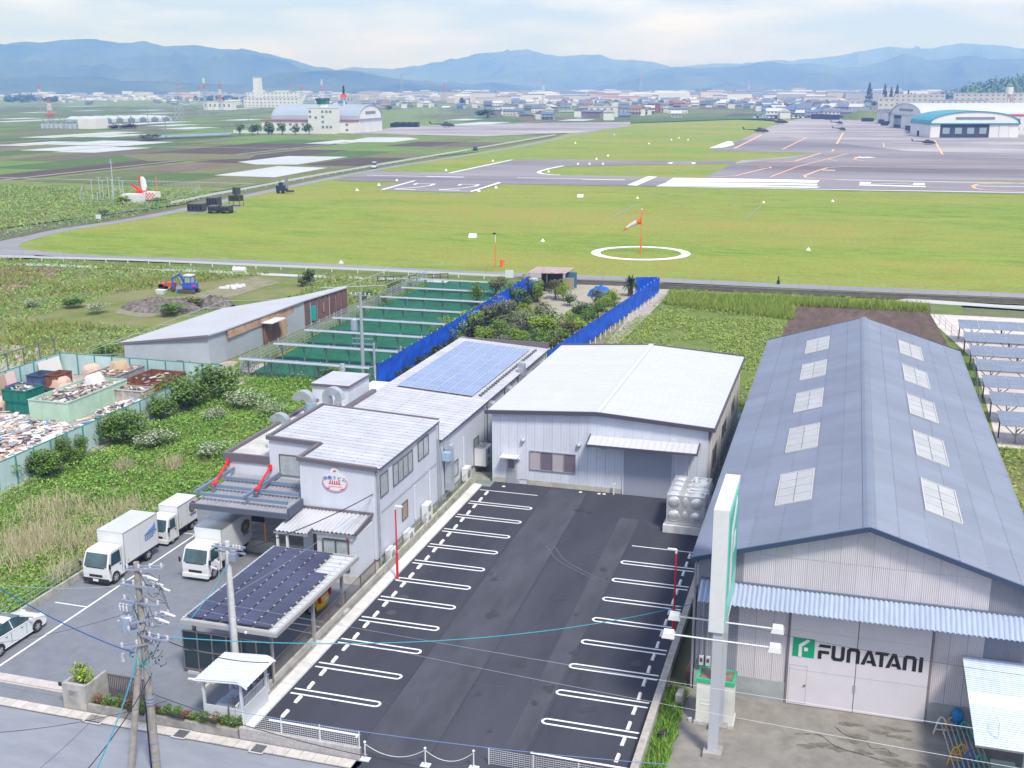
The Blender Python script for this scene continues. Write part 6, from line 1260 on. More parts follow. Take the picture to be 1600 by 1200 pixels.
 if graphic=='bowl':
  b=MB(); yc,zc=L_-0.75,(boxh+clear+0.3)/2+0.12; P_=[(yc+0.42*math.cos(2*math.pi*k/20)*1.2,zc+0.40*math.sin(2*math.pi*k/20)) for k in range(20)]
  if kei:yc=L_-0.55; zc=boxh-0.55; P_=[(yc+0.36*math.cos(2*math.pi*k/20),zc+0.36*math.sin(2*math.pi*k/20)) for k in range(20)]
  b.extrude(P_,'x',bw+0.0,bw+0.006); g_=b.build('food_picture',mat('picture_dark',(0.05,0.06,0.045),0.4,col2=(0.26,0.20,0.14),scale=9),t)
  b=MB(); b.extrude([(y_+(yc-y_)*0.55,z_+(zc-z_)*0.55-0.05) for y_,z_ in P_],'x',bw+0.0065,bw+0.010); b.build('picture_bowl',mat('picture_greens',(0.12,0.20,0.06),0.5,col2=(0.45,0.38,0.28),scale=14),g_)
  b=MB(); b.bar((bw+0.012,yc+0.05,zc+0.18),(bw+0.012,yc+0.42,zc+0.22),0.006,0.05); b.build('picture_garnish',mat('emblem_red',(0.6,0.04,0.05)),g_)
  for k,zz in enumerate((zc-0.44,zc-0.53)):b=MB(); b.box(bw,bw+0.006,yc-0.35+0.1*k,yc+0.38,zz,zz+(0.03 if k==0 else 0.045)); b.build('lettering_strip',BLKP if k==0 else mat('emblem_blue',(0.03,0.1,0.48)),t)
 if graphic=='lines':
  Bm=mat('emblem_blue',(0.03,0.1,0.48))
  b=MB(); b.extrude([(L_-1.35,1.72),(L_-0.25,1.72),(L_-0.25,2.15),(L_-0.5,1.98),(L_-0.8,1.9)],'x',bw,bw+0.006); b.build('company_mark',mat('mark_light_blue',(0.10,0.28,0.62),0.5),t)
  for k in range(3):b=MB(); [b.box(bw,bw+0.006,L_-1.3+0.17*j,L_-1.18+0.17*j,1.62-0.13*k,1.69-0.13*k) for j in range(7-k)]; b.build('lettering',Bm if k else mat('lettering_dark',(0.08,0.09,0.14)),t)
 b=MB(); b.box(bw,bw+0.006,by+0.25,by+0.36,clear+0.42,clear+0.56); b.build('fuel_label',mat('yellow_label',(0.75,0.55,0.03),0.5),t)
 t.location=loc; return t
RW=mat('white_van_roof',(0.50,0.52,0.56),0.3,var=0.05,scale=1); RD_=mat('reflective_roof',(0.36,0.37,0.40),0.22,0.75,var=0.1,scale=0.8)
truck('white box truck with blue lettering parked beside the weed field, nearest the street',(-38.35,47.95,0.02),1.66,4.75,1.95,2.62,1.72,1.45,RW,graphic='lines')
truck('small white cab truck with a round food picture, farthest along the fence',(-38.3,53.75,0.02),1.36,3.35,1.72,2.12,1.36,1.2,PAINTW,kei=True,graphic='bowl',clear=0.38)
truck('white box truck with silvery roof parked in front of the steel canopy',(-33.4,50.0,0.02),1.66,4.85,1.92,2.60,1.74,1.45,RD_,graphic='bowl')
def car(name,label,loc,rz,paint,prof,w_,L_,wb,r,glasscut,hatch=False,plate_txt=None,cat='car'):
 """prof: side outline (y,z) from the nose (y=0) over the roof to the tail; nose points -Y"""
 t=thing(name,label,cat,(0,0,0)); h=w_/2
 body,gh=prof
 b=MB(); n_=len(body); secs=[(-h+0.02,0.05),(-h+0.0,0.0),(-h*0.6,-0.0),(0,-0.015),(h*0.6,-0.0),(h-0.0,0.0),(h-0.02,0.05)]
 vs=[]
 for k,(x,ins) in enumerate(secs):
  cur=(abs(x)/h)**3*0.16
  for (y,z) in body:
   yy=y+cur*(1 if y<L_*0.25 else (-1 if y>L_*0.8 else 0)); vs.append((x,yy,z-(0.03 if abs(x)>h-0.05 and z>0.6 else 0)))
 m_=len(secs); fs=[tuple(range(n_)),tuple(range((m_-1)*n_,m_*n_))[::-1]]+[(q*n_+i,(q+1)*n_+i,(q+1)*n_+(i+1)%n_,q*n_+(i+1)%n_) for q in range(m_-1) for i in range(n_)]
 b.add(vs,fs); b.build('body',paint,t)
 b=MB(); g=gh; ng=len(g); zb=g[0][1]; zt=max(z for _,z in g); hh_=h-0.05
 vs=[]
 for x in (-1,-0.55,0.55,1):
  for (y,z) in g:s=0.17*(z-zb)/(zt-zb); vs.append((x*(hh_-s),y,z+(0.02 if abs(x)<1 and z>zb+0.2 else 0)))
 b.add(vs,[tuple(range(ng)),tuple(range(3*ng,4*ng))[::-1]]+[(q*ng+i,(q+1)*ng+i,(q+1)*ng+(i+1)%ng,q*ng+(i+1)%ng) for q in range(3) for i in range(ng)]); b.build('glasshouse',CARG,t)
 rf=[p for p in g if p[1]>zb+0.80*(zt-zb)]; b=MB(); vs=[]
 for x in (-1,-0.55,0.55,1):
  for (y,z) in rf:s=0.17*(z-zb)/(zt-zb); vs.append((x*(hh_-s+0.006),y,z+(0.02 if abs(x)<1 else 0)+0.012))
 nr=len(rf); b.add(vs,[(q*nr+i,(q+1)*nr+i,(q+1)*nr+i+1,q*nr+i+1) for q in range(3) for i in range(nr-1)]); b.build('roof',paint,t)
 for s in (-1,1):
  b=MB()
  for (y0,zz0,y1,zz1) in glasscut:
   s0=0.17*(zz0-zb)/(zt-zb); s1=0.17*(zz1-zb)/(zt-zb); b.bar((s*(hh_-s0+0.004),y0,zz0),(s*(hh_-s1+0.004),y1,zz1),0.03,0.06)
  b.build('pillar',paint,t)
  b=MB(); b.hexa([(s*(h+0.02)-0.02,glasscut[0][0]+0.28,zb),(s*(h+0.16),glasscut[0][0]+0.28,zb),(s*(h+0.16),glasscut[0][0]+0.38,zb),(s*(h+0.02)-0.02,glasscut[0][0]+0.38,zb)] if s>0 else[(-(h+0.16),glasscut[0][0]+0.28,zb),(-(h),glasscut[0][0]+0.28,zb),(-(h),glasscut[0][0]+0.38,zb),(-(h+0.16),glasscut[0][0]+0.38,zb)],[(s*(h+0.02)-0.02,glasscut[0][0]+0.28,zb+0.12),(s*(h+0.15),glasscut[0][0]+0.28,zb+0.12),(s*(h+0.15),glasscut[0][0]+0.38,zb+0.12),(s*(h+0.02)-0.02,glasscut[0][0]+0.38,zb+0.12)] if s>0 else[(-(h+0.15),glasscut[0][0]+0.28,zb+0.12),(-(h),glasscut[0][0]+0.28,zb+0.12),(-(h),glasscut[0][0]+0.38,zb+0.12),(-(h+0.15),glasscut[0][0]+0.38,zb+0.12)]); b.build('mirror',paint,t)
  for y in wb:wheel(t,s*(h-0.085),y,r,r,0.19,s)
  b=MB()
  for y in (L_*0.36,L_*0.60):b.box(s*h-0.004,s*h+0.004,y,y+0.012,0.3,zb-0.03)
  for y in (L_*0.36-0.22+0.45,L_*0.60+0.25):b.box(s*h-0.004,s*h+0.018,y,y+0.14,zb-0.14,zb-0.115)
  b.build('door_trim',BLKP,t)
  for y in wb:
   b=MB(); P_=[(y+(r+0.05)*math.cos(math.pi*k/10),r+(r+0.05)*math.sin(math.pi*k/10)) for k in range(11)]; b.extrude(P_,'x',s*(h+0.002)-0.004,s*(h+0.002)+0.004); b.build('wheel_arch',BLKP,t)
  b=MB(); b.box(s*(h-0.25)-0.14,s*(h-0.25)+0.14,0.08,0.2,0.55,0.68); b.build('headlight',LENS,t)
  b=MB(); b.box(s*(h-0.12)-0.07,s*(h-0.12)+0.07,L_-0.12,L_+0.004,zb-0.22,zb+(0.25 if hatch else 0.0)); b.build('tail_light',REDL,t)
 b=MB(); b.box(-0.2,0.2,L_-0.02,L_+0.015,0.62,0.76); b.build('number_plate',PLATE,t)
 t.location=loc; t.rotation_euler=(0,0,rz); return t
sedan=([(0.12,0.22),(0.0,0.40),(0.03,0.58),(0.30,0.74),(0.95,0.90),(1.5,0.93),(3.6,0.98),(4.25,0.98),(4.42,0.90),(4.40,0.55),(4.32,0.25)],[(0.98,0.90),(1.75,1.32),(2.3,1.44),(2.9,1.42),(3.6,1.24),(4.2,0.99),(3.6,0.93)])
car('parked_car','white hatchback saloon parked at the left edge of the company lot',(-38.62,43.3,0.02),math.pi,PAINTW,sedan,1.68,4.42,(0.85,3.5),0.31,[(1.02,0.93,1.78,1.31),(2.45,0.95,2.5,1.40),(3.35,0.98,3.55,1.26)])
hatch=([(0.08,0.22),(0.0,0.45),(0.05,0.75),(0.5,0.92),(3.3,0.95),(3.36,0.8),(3.38,0.4),(3.3,0.22)],[(0.5,0.92),(0.95,1.42),(1.3,1.50),(3.05,1.50),(3.28,1.2),(3.33,0.93)])
YEL=mat('yellow_paint',(0.72,0.42,0.0),0.3)
car('parked_car','yellow hatchback parked under the solar carport',(-28.2,48.75,0.02),-math.pi/2,YEL,hatch,1.42,3.38,(0.55,2.85),0.27,[(0.55,0.95,0.98,1.40),(1.6,0.95,1.62,1.48),(2.55,0.95,2.6,1.48)],hatch=True)
def trestle(x,y,rz,m,label,h_=0.75):
 t=thing('trestle',label,'trestle',(0,0,0),'A-frame trestles by the lean-to')
 b=MB(); b.tube([(-0.32,0,0),(-0.14,0,h_*0.8),(-0.08,0,h_*0.95),(0,0,h_),(0.08,0,h_*0.95),(0.14,0,h_*0.8),(0.32,0,0)],0.035,6); b.build('frame',m,t)
 for z,w_ in ((0.28*h_,0.26),(0.62*h_,0.18)):b=MB(); b.cyl((-w_,0,z),(w_,0,z),0.03,n=6); b.build('rung',m,t)
 t.location=(x,y,0); t.rotation_euler=(math.radians(-14),0,rz)
TC=[mat('trestle_white',(0.6,0.6,0.58),0.6),mat('trestle_yellow',(0.55,0.33,0.03),0.6),mat('trestle_blue',(0.02,0.14,0.42),0.5),mat('trestle_green',(0.03,0.36,0.26),0.5)]
for (x,y,m,lab) in ((5.35,45.5,0,'scuffed white trestle nearest the big doors'),(5.75,45.6,1,'yellow trestle beside the white one'),(6.25,45.4,3,'green trestle under the edge of the lean-to roof, rear'),(5.75,43.3,1,'yellow trestle at the front end of the pipes'),(6.0,43.6,1,'yellow trestle just behind the front yellow one'),(6.25,43.15,2,'blue trestle at the front end of the pipes'),(6.65,43.0,3,'green trestle at the front end of the pipes')):trestle(x,y,0.1,TC[m],lab)
for k in range(8):x=5.3+0.19*k; b=MB(); b.cyl((x,45.9,0.45),(x+0.35,42.3,0.35+0.02*k),0.03,n=6); tag(b.build('steel_pipe',GALV),'long steel pipe lying across the trestles by the lean-to','pipe','steel pipes on the trestles')
b=MB(); b.ball((5.95,45.9,0.75),0.28,12,8,1.4); tag(b.build('tarpaulin_bundle',mat('tarp_blue',(0.01,0.16,0.42),0.5)),'bright blue bundle hanging behind the trestles by the shed wall','bundle')
b=MB(); b.box(7.0,7.9,42.3,43.2,0,0.6); tag(b.build('crate',mat('crate_grey_green',(0.42,0.48,0.44),0.6)),'pale green crate under the lean-to roof','crate')
b=MB(); b.tube([(6.6,42.9,0.3),(8.2,41.2,0.25)],0.03); b.tube([(7.4,42.5,0.1),(7.7,41.6,0.5)],0.03); tag(b.build('scaffold_clamp',GALV),'bent grey scaffold tubes lying in front of the pale green crate','tubes')
for (x,y,w_,l_,h_,m,lab) in ((-5.55,47.5,0.25,1.1,0.5,'rust_brown','rusty frame leaning between the car park wall and the shed'),(-5.6,44.9,0.35,0.8,0.6,'dirty_concrete','dark board leaning on the car park wall'),(-5.9,41.9,0.35,0.45,0.35,'black_trim','small black motor pump beside the car park wall'),(-5.0,43.6,0.16,0.16,0.14,'pale_concrete','loose concrete brick on the yard near the cabinet')):
 b=MB(); b.hexa([(x-w_/2,y-l_/2,0),(x+w_/2,y-l_/2,0),(x+w_/2,y+l_/2,0),(x-w_/2,y+l_/2,0)],[(x-w_/2-0.05,y-l_/2,h_),(x+w_/4,y-l_/2,h_*.9),(x+w_/4,y+l_/2,h_),(x-w_/2,y+l_/2,h_*.8)]); tag(b.build('yard_clutter',MATS[m]),lab,'clutter')
b=MB()
for P_ in ([(1.0,44.9),(1.5,44.3),(2.2,44.2),(2.5,43.6),(3.1,43.7),(3.3,43.2)],[(-0.6,43.8),(0.4,44.0),(1.1,43.3),(2.2,43.0),(3.6,42.6)]):
 L_=smooth_line(P_,5)
 for i in range(len(L_)-1):w0=0.03+0.10*abs(mnoise.noise(Vector((i*0.7,P_[0][0],0)))); strip(b,[L_[i],L_[i+1]],w0,0.006+0.0002*i)
struct(b.build('yard_cracks',mat('crack_dark',(0.075,0.068,0.06),0.9)))
b=MB()
for i in range(16):
 cx=rc.uniform(-0.5,4.6); cy=rc.uniform(42.4,45.6); P_=[(cx+rc.uniform(.15,.5)*math.cos(a*.7)*1.4,cy+rc.uniform(.05,.3)*math.sin(a*.7),0.003+i*0.0001) for a in range(9)]; b.add(P_,[tuple(range(9))])
struct(b.build('yard_stains',mat('moss_stain',(0.165,0.155,0.135),0.9,var=0.3,scale=3)))
#   leaves
LEAFM={}
def leafmat(key,cols):
 m=bpy.data.materials.new('leaves_'+key); m.use_nodes=True; MATS[m.name]=m; t=m.node_tree; b=t.nodes['Principled BSDF']; b.inputs['Roughness'].default_value=0.6; b.inputs['Specular IOR Level'].default_value=0.25
 g=t.nodes.new('ShaderNodeNewGeometry'); r=t.nodes.new('ShaderNodeValToRGB'); e=r.color_ramp.elements
 while len(e)<len(cols):e.new(0.5)
 for i,c in enumerate(cols):e[i].position=i/(len(cols)-1); e[i].color=(*c,1)
 t.links.new(g.outputs['Random Per Island'],r.inputs['Fac']); t.links.new(r.outputs['Color'],b.inputs['Base Color'])
 LEAFM[key]=m
leafmat('dark',[(0.028,0.06,0.018),(0.055,0.10,0.03),(0.09,0.14,0.045)])
leafmat('mid',[(0.06,0.12,0.022),(0.11,0.20,0.035),(0.18,0.28,0.06)])
leafmat('bright',[(0.13,0.22,0.02),(0.21,0.32,0.03),(0.31,0.42,0.06)])
leafmat('olive',[(0.09,0.105,0.04),(0.14,0.15,0.06),(0.19,0.19,0.09)])
leafmat('silver',[(0.12,0.15,0.09),(0.18,0.21,0.13),(0.25,0.27,0.18)])
leafmat('bonsai',[(0.02,0.035,0.028),(0.035,0.055,0.04),(0.06,0.075,0.045)])
leafmat('flower',[(0.10,0.19,0.03),(0.07,0.15,0.03),(0.14,0.22,0.05),(0.55,0.56,0.48),(0.62,0.62,0.55)])
leafmat('straw',[(0.44,0.38,0.25),(0.58,0.52,0.38),(0.30,0.32,0.15)])
leafmat('weeds',[(0.05,0.13,0.02),(0.11,0.26,0.035),(0.17,0.35,0.05),(0.23,0.39,0.07),(0.33,0.38,0.13)])
leafmat('meadow',[(0.15,0.24,0.03),(0.21,0.31,0.045),(0.27,0.35,0.07),(0.34,0.36,0.12)])
leafmat('drygrass',[(0.20,0.26,0.05),(0.28,0.30,0.08),(0.34,0.31,0.12),(0.16,0.23,0.04)])
leafmat('redleaf',[(0.16,0.08,0.05),(0.22,0.12,0.06),(0.10,0.10,0.04)])
def npmesh(name,V,F,m):
 me=bpy.data.meshes.new(name); nv=len(V); nf=len(F); k=F.shape[1]
 me.vertices.add(nv); me.vertices.foreach_set('co',V.astype(np.float32).ravel()); me.loops.add(nf*k); me.loops.foreach_set('vertex_index',F.astype(np.int32).ravel())
 me.polygons.add(nf); me.polygons.foreach_set('loop_start',np.arange(0,nf*k,k,dtype=np.int32)); me.polygons.foreach_set('loop_total',np.full(nf,k,dtype=np.int32)); me.update(calc_edges=True); me.materials.append(m); return me
def leafquads(C,size,flat_=0.4,rng=RNG):
 """diamond leaf at every centre, random tilt"""
 n=len(C); a=rng.uniform(0,2*np.pi,n); tl=rng.normal(0,flat_,n); s=size*rng.uniform(0.6,1.4,n)
 ux=np.stack([np.cos(a)*np.cos(tl),np.sin(a)*np.cos(tl),np.sin(tl)],1); t2=rng.normal(0,flat_,n); vx=np.stack([-np.sin(a)*np.cos(t2),np.cos(a)*np.cos(t2),np.sin(t2)],1)
 V=np.empty((n,4,3)); V[:,0]=C-ux*s[:,None]; V[:,1]=C-vx*(s*0.55)[:,None]; V[:,2]=C+ux*s[:,None]; V[:,3]=C+vx*(s*0.55)[:,None]
 return V.reshape(-1,3),np.arange(n*4).reshape(n,4)
def crown_points(n,lobes,rng,squash=0.8,shell=0.45):
 """points in a set of lobes inside the unit ball"""
 L_=[]
 for k in range(lobes):
  d=rng.normal(size=3); d /= np.linalg.norm(d); d[2]=d[2]*0.8+0.1; r=rng.uniform(0.25,0.7); L_.append((d*r,rng.uniform(0.25,0.5)))
 P=[]
 for c,r in L_:
  m=int(n/lobes); d=rng.normal(size=(m,3)); d /= np.linalg.norm(d,axis=1)[:,None]; rr=r*rng.uniform(shell,1,m)**0.5; P.append(c+d*rr[:,None]*np.array([1,1,squash]))
 return np.concatenate(P)
CROWNS={}
def crown_mesh(kind,var,leaf=0.09,n=520,lobes=11,m='mid',cone=False):
 key=(kind,var)
 if key not in CROWNS:
  rng=np.random.default_rng(hash(kind) % 1000 if False else sum(map(ord,kind))*7+var)
  if cone:
   h_=rng.uniform(0,1,n)**0.8; a=rng.uniform(0,2*np.pi,n); r=(1-h_)*0.85*rng.uniform(0.6,1,n)+0.03; C=np.stack([np.cos(a)*r,np.sin(a)*r,h_*2-1],1)
  else:C=crown_points(n,lobes,rng)
  V,F=leafquads(C,leaf,0.6,rng); CROWNS[key]=npmesh('crown',V,F,LEAFM[m])
 return CROWNS[key]
TRUNK=MB().cyl((0,0,0),(0,0,0.6),0.07,0.045,n=7); TRUNK.cyl((0,0,0.45),(0.28,0.1,0.95),0.035,0.015,n=5); TRUNK.cyl((0,0,0.5),(-0.22,0.2,1.0),0.035,0.015,n=5); TRUNK.cyl((0,0,0.55),(0.02,-0.25,1.05),0.03,0.012,n=5); TRUNK=TRUNK.mesh('trunk',mat('bark',(0.14,0.11,0.085),0.95,var=0.2,scale=4))
def plant(name,label,cat,x,y,r,h_,m,var=0,z=0.0,group=None,leaf=0.075,n=900,lobes=11,low=0.0,cone=False,trunk=True):
 t=thing(name,label,cat,(x,y,z),group)
 if trunk:piece('trunk',TRUNK,t,(x,y,z),(0,0,var),(r*1.1,r*1.1,h_*0.72))
 zc=z+h_*(0.5+low/2); hz_=h_*(1-low)/2
 piece('crown',crown_mesh(m+('c' if cone else '')+str(n),var % 4,leaf,n,lobes,m,cone),t,(x,y,zc),(0,0,var*1.7),(r,r,hz_*1.12)); return t
#   MIDDLE GROUND
SHG=mat('shed_grey_panel',(0.34,0.38,0.44),0.7,var=0.06,scale=0.6); SHR=mat('shed_grey_roof',(0.42,0.43,0.47),0.6,var=0.05,scale=0.3); WOODB=mat('weathered_boards',(0.17,0.095,0.09),0.9,var=0.25,scale=1.2,stretch=(3,3,0.3)); WOODT=mat('tan_boards',(0.42,0.27,0.19),0.85,var=0.2,scale=1.0)
ls=thing('long_shed','long low grey shed with boarded end and curved grey roof beside the solar strips','shed',(-60,94,0))
RP=[(-65.6,88.7),(-59.2,94.1),(-58.9,96.7),(-58.6,113.0),(-57.6,122.6),(-58.2,123.6),(-60.4,116.1),(-65.1,106.6)]
ip=[(x+(0.35 if x<-60 else-0.25),y+(0.3 if y<100 else-0.3)) for x,y in RP]
b=MB(); b.prism(ip,0,3.12); b.build('wall',SHG,ls); b=MB(); b.prism(RP,3.13,3.26); b.build('roof',SHR,ls)
b=MB(); b.bar((-65.6,88.66,3.16),(-59.2,94.04,3.16),0.1,0.2); b.build('fascia',mat('fascia_plum',(0.16,0.13,0.16),0.6),ls)
for k in range(12):y=97.2+k*1.22; b=MB(); b.box(-58.98,-58.90+0.012*(k%3),y,y+1.16,2.25,3.0); b.build('board',WOODT,ls)
for k in range(7):y=113.6+k*1.36; b=MB(); xx=-58.6+(y-113)*0.105; b.box(xx-0.28,xx-0.1+0.012*(k%3),y,y+1.31,0.05,3.1); b.build('board',WOODB,ls)
b=MB(); b.box(-58.85,-58.70,104.2,107.4,0.05,2.4); b.build('sliding_door',mat('brown_panels',(0.15,0.09,0.07),0.8,var=0.3,scale=1),ls); b=MB(); b.box(-58.86,-57.6,103.9,107.0,2.45,2.55); b.build('door_canopy',WHITEB,ls)
b=MB(); b.box(-58.82,-58.66,107.6,109.2,0.05,2.3); b.build('tan_door',WOODT,ls); b=MB(); b.box(-58.6,-58.25,114.9,115.5,0.6,2.3); b.build('teal_drainpipe',mat('teal_pipe',(0.02,0.36,0.36),0.5),ls)
window(ls,'x',-58.28,117.3,120.0,1.2,2.3,3,FRAMEG,mat('tan_pane',(0.36,0.27,0.22)),name='window')
b=MB()
for q in ((-62.3,91.2,0.5),(-61.4,92.0,0.6)):b.box(q[0],q[0]+0.7,q[1]-0.35,q[1]-0.2,0.1,1.1);
tag(b.build('stacked_frames',FRAME),'old window frames leaning on the grey shed front wall','frames')
WL=mat('white_lattice',(0.36,0.38,0.42),0.5)
lf=thing('lattice_fence','long white lattice fence between the grey shed and the solar strips','fence',(-55.6,93,0))
post=MB().box(-0.04,0.04,-0.04,0.04,0,1.7).mesh('post',WL); rl_=MB()
for k in range(5):rl_.box(-0.012,0.012,0,1.96,0.2+0.34*k,0.235+0.34*k)
for k in range(10):rl_.box(-0.01,0.01,0.1+k*0.196,0.13+k*0.196,0.15,1.6)
pn=rl_.mesh('lattice_panel',WL)
for k in range(27):y=93+k*2.0; x=-55.2-0.8*(k/26.0)*1.6; piece('post',post,lf,(x,y,0)); piece('lattice_panel',pn,lf,(x,y+0.02,0))
lf2=thing('lattice_fence','short white mesh fence along the street-side end of the solar strips','fence',(-55,92.6,0))
for k in range(4):x=-55+k*2.6; piece('post',post,lf2,(x,92.6,-0.1)); piece('lattice_panel',pn,lf2,(x+0.04,92.6,-0.1),(0,0,-math.pi/2))
STW=mat('strip_glare',(0.55,0.60,0.66),0.3,spec=0.8); LEG=mat('galvanised_leg',(0.30,0.34,0.37),0.5,0.5)
sup=MB(); sup.box(-0.04,0.04,-0.04,0.04,0,1.62); sup.bar((0,0.05,0.9),(0,-0.55,1.58),0.05); sup.bar((0,0,1.5),(0,0.5,1.68),0.05); sup.bar((0,-0.6,1.56),(0,0.6,1.74),0.06); sup.bar((0,0,0.1),(0.95,0,1.5),0.035); sup=sup.mesh('support',LEG)
modm=MB(); modm.mi(1).box(-0.99,0.99,-0.62,0.62,0,0.04); modm.mi(0).box(-0.96,0.96,-0.56,0.56,0.041,0.05); modm=modm.mesh('solar_panel',[PVF,STW])
for k in range(8):
 y=92.0+6.78*k; x0,x1=-54.4,-41.3
 t=thing('solar_strip',['nearest','second','third','fourth','fifth','sixth','seventh','farthest'][k]+' narrow white-edged solar strip over the green netting','solar strip',(x0,y,0),'solar strips over the green netting')
 n_=7 if k<6 else 6
 for j in range(n_):piece('solar_panel',modm,t,(x0+0.95+j*1.92,y,1.74),(math.radians(-9),0,0),(0.955,1,1))
 MB().box(x0,x0+n_*1.92-0.03,y-0.68,y-0.62,1.72,1.86).build('edge_beam',STW,t)
 for j in range(6):piece('support',sup,t,(x0+0.6+j*2.45,y,0))
NET=mat('blue_net',(0.0,0.085,0.60),0.7,var=0.22,scale=1.2); NETD=mat('blue_net_shade',(0.0,0.16,0.45),0.8,var=0.3,scale=1.5)
def netfence(P0,P1,h0,h1,gap,label,seed):
 t=thing('net_fence',label,'net fence',(*P0,0)); L_=math.dist(P0,P1); n=int(L_/0.8); b=MB(); ux,uy=(P1[0]-P0[0])/L_,(P1[1]-P0[1])/L_
 def fn(a,c):
  hh=h0+(h1-h0)*a; off=0.10*mnoise.noise(Vector((a*L_*0.9,c*2,seed)))+0.16*mnoise.noise(Vector((a*L_*0.3,c*3,seed+5)))*(1-c); hz_=hh*c+gap*(1-c)+(0.12*mnoise.noise(Vector((a*L_*0.8,0,seed+9))) if c==0 else 0)+(0.05*mnoise.noise(Vector((a*L_*0.5,0,seed+7))) if c==1 else 0)
  return (P0[0]+ux*L_*a-uy*off,P0[1]+uy*L_*a+ux*off,hz_)
 b.grid(fn,n*2,6); o=b.build('netting',NET,t)
 pm_=MB().cyl((0,0,0),(0,0,1),0.03,n=6).mesh('pole',WHITEB)
 for k in range(int(L_/1.8)+1):q=k*1.8; piece('pole',pm_,t,(P0[0]+ux*q-uy*0.14,P0[1]+uy*q,0),scale=(1,1,(h0+(h1-h0)*q/L_)+0.05))
 return t
netfence((-39.9,90.5),(-39.8,141.0),2.35,2.5,0.0,'bright blue net fence between the solar strips and the garden',1)
netfence((-26.4,100.0),(-23.2,145.6),2.4,2.4,0.45,'tall bright blue net fence between the garden and the meadow',2)
netfence((-26.6,146.2),(-23.4,145.8),2.1,2.4,0.1,'short return of blue netting behind the spiky palm',3)
netfence((-39.8,141.1),(-38.6,143.0),2.0,1.6,0.0,'short piece of blue netting beside the white garden tank',4)
for k in range(22):
 f=k/22; b=MB(); x,y=-26.1+(3.0)*f,103+43*f; b.box(x+0.25,x+0.33,y-0.05,y+0.05,0,0.75); tag(b.build('stake',WHITEB),'pale stake under the tall blue net on the meadow side','stake','stakes along the foot of the blue net')
gs_=thing('garden_shed','open garden shed with a pinkish sheet roof weighted by blocks','shed',(-38,146,0))
b=MB(); b.hexa([(-41.0,144.2,2.35),(-35.9,145.0,2.35),(-35.6,149.0,2.55),(-40.8,148.3,2.55)],[(-41.0,144.2,2.42),(-35.9,145.0,2.42),(-35.6,149.0,2.62),(-40.8,148.3,2.62)]); b.build('roof',mat('pinkish_sheet',(0.36,0.26,0.27),0.8,var=0.15,scale=1.5),gs_)
blkm=MB().box(-0.22,0.22,-0.16,0.16,0,0.14).mesh('block',BLK)
for k in range(12):piece('block',blkm,gs_,(-40.3+1.3*(k%4),144.9+1.3*(k//4),2.43+0.06*(k//4)))
for x,y in ((-40.8,144.4),(-38.4,144.8),(-36.1,145.1),(-35.9,148.8)):MB().cyl((x,y,0),(x,y,2.35),0.05,n=6).build('post',LEG,gs_)
b=MB(); b.box(-39.6,-36.6,146.4,146.5,0,2.2); b.build('back_wall',mat('dark_brown_sheet',(0.06,0.045,0.045),0.9),gs_); b=MB(); b.box(-36.5,-34.9,147.5,147.6,0.1,2.2); b.build('blue_sheet',mat('steel_blue_sheet',(0.06,0.16,0.28),0.6),gs_); b=MB(); b.box(-36.1,-35.0,146.0,146.4,0,1.6); b.build('tan_cupboard',mat('tan_cupboard',(0.30,0.26,0.20),0.8),gs_)
b=MB(); b.box(-40.7,-39.5,143.6,144.3,0,1.75); tag(b.build('garden_tank',WHITEB),'white tank cabinet at the left of the garden shed','tank')
def lump(name,cx,cy,rx,ry,h_,m,seed,n=22,rough=0.35,base=0.0):
 b=MB()
 def fn(a,c):
  x,y=(a-.5)*2,(c-.5)*2; r=math.hypot(x,y); e=max(0,1-r*r*(1+0.35*mnoise.noise(Vector((x*1.5,y*1.5,seed)))))
  z=h_*(e**0.7 if n>13 else max(0,1-r**5)**0.5)*(1+rough*mnoise.noise(Vector((x*4,y*4,seed)))+rough*0.6*mnoise.noise(Vector((x*11,y*11,seed))))-(0.05 if e==0 else 0)
  return (cx+x*rx,cy+y*ry,base+z)
 b.grid(fn,n,n); return b.build(name,m,smooth=False)
tag(lump('tarpaulin_heap',-30.6,142.9,1.7,1.3,1.3,mat('tarp_cobalt',(0.0,0.10,0.48),0.6,var=0.2,scale=1.5),3),'crumpled blue tarpaulin heap on the garden yard','tarpaulin')
def cycad(x,y):
 t=thing('cycad_palm','dark spiky cycad palm on a stout trunk at the top of the garden','palm',(x,y,0))
 MB().cyl((x,y,0),(x,y,1.5),0.4,0.3,n=8).build('trunk',mat('palm_bark',(0.10,0.075,0.055),0.95),t); b=MB(); rr=random.Random(8)
 for k in range(130):
  a=rr.uniform(0,6.28); el=rr.uniform(-0.5,1.4); L_=rr.uniform(1.0,1.7); P0=Vector((x,y,1.6)); d=Vector((math.cos(a)*math.cos(el),math.sin(a)*math.cos(el),math.sin(el)))
  P1=P0+d*L_*0.6; P2=P0+d*L_-Vector((0,0,0.35*L_*(1-abs(el)/2))); s=Vector((-math.sin(a),math.cos(a),0))*0.09
  b.add([P0-s*.3,P0+s*.3,P1+s,P1-s,P2],[(0,1,2,3),(3,2,4)])
 b.build('crown',LEAFM['dark'],t)
BLUEP=mat('machine_blue',(0.03,0.11,0.45),0.4); TRK=mat('track_rubber',(0.10,0.075,0.07),0.9)
ex_=thing('mini_excavator','blue mini excavator with white cab roof parked by the dirt track','excavator',(-84.3,130.0,0)); x,y=-84.3,130.3
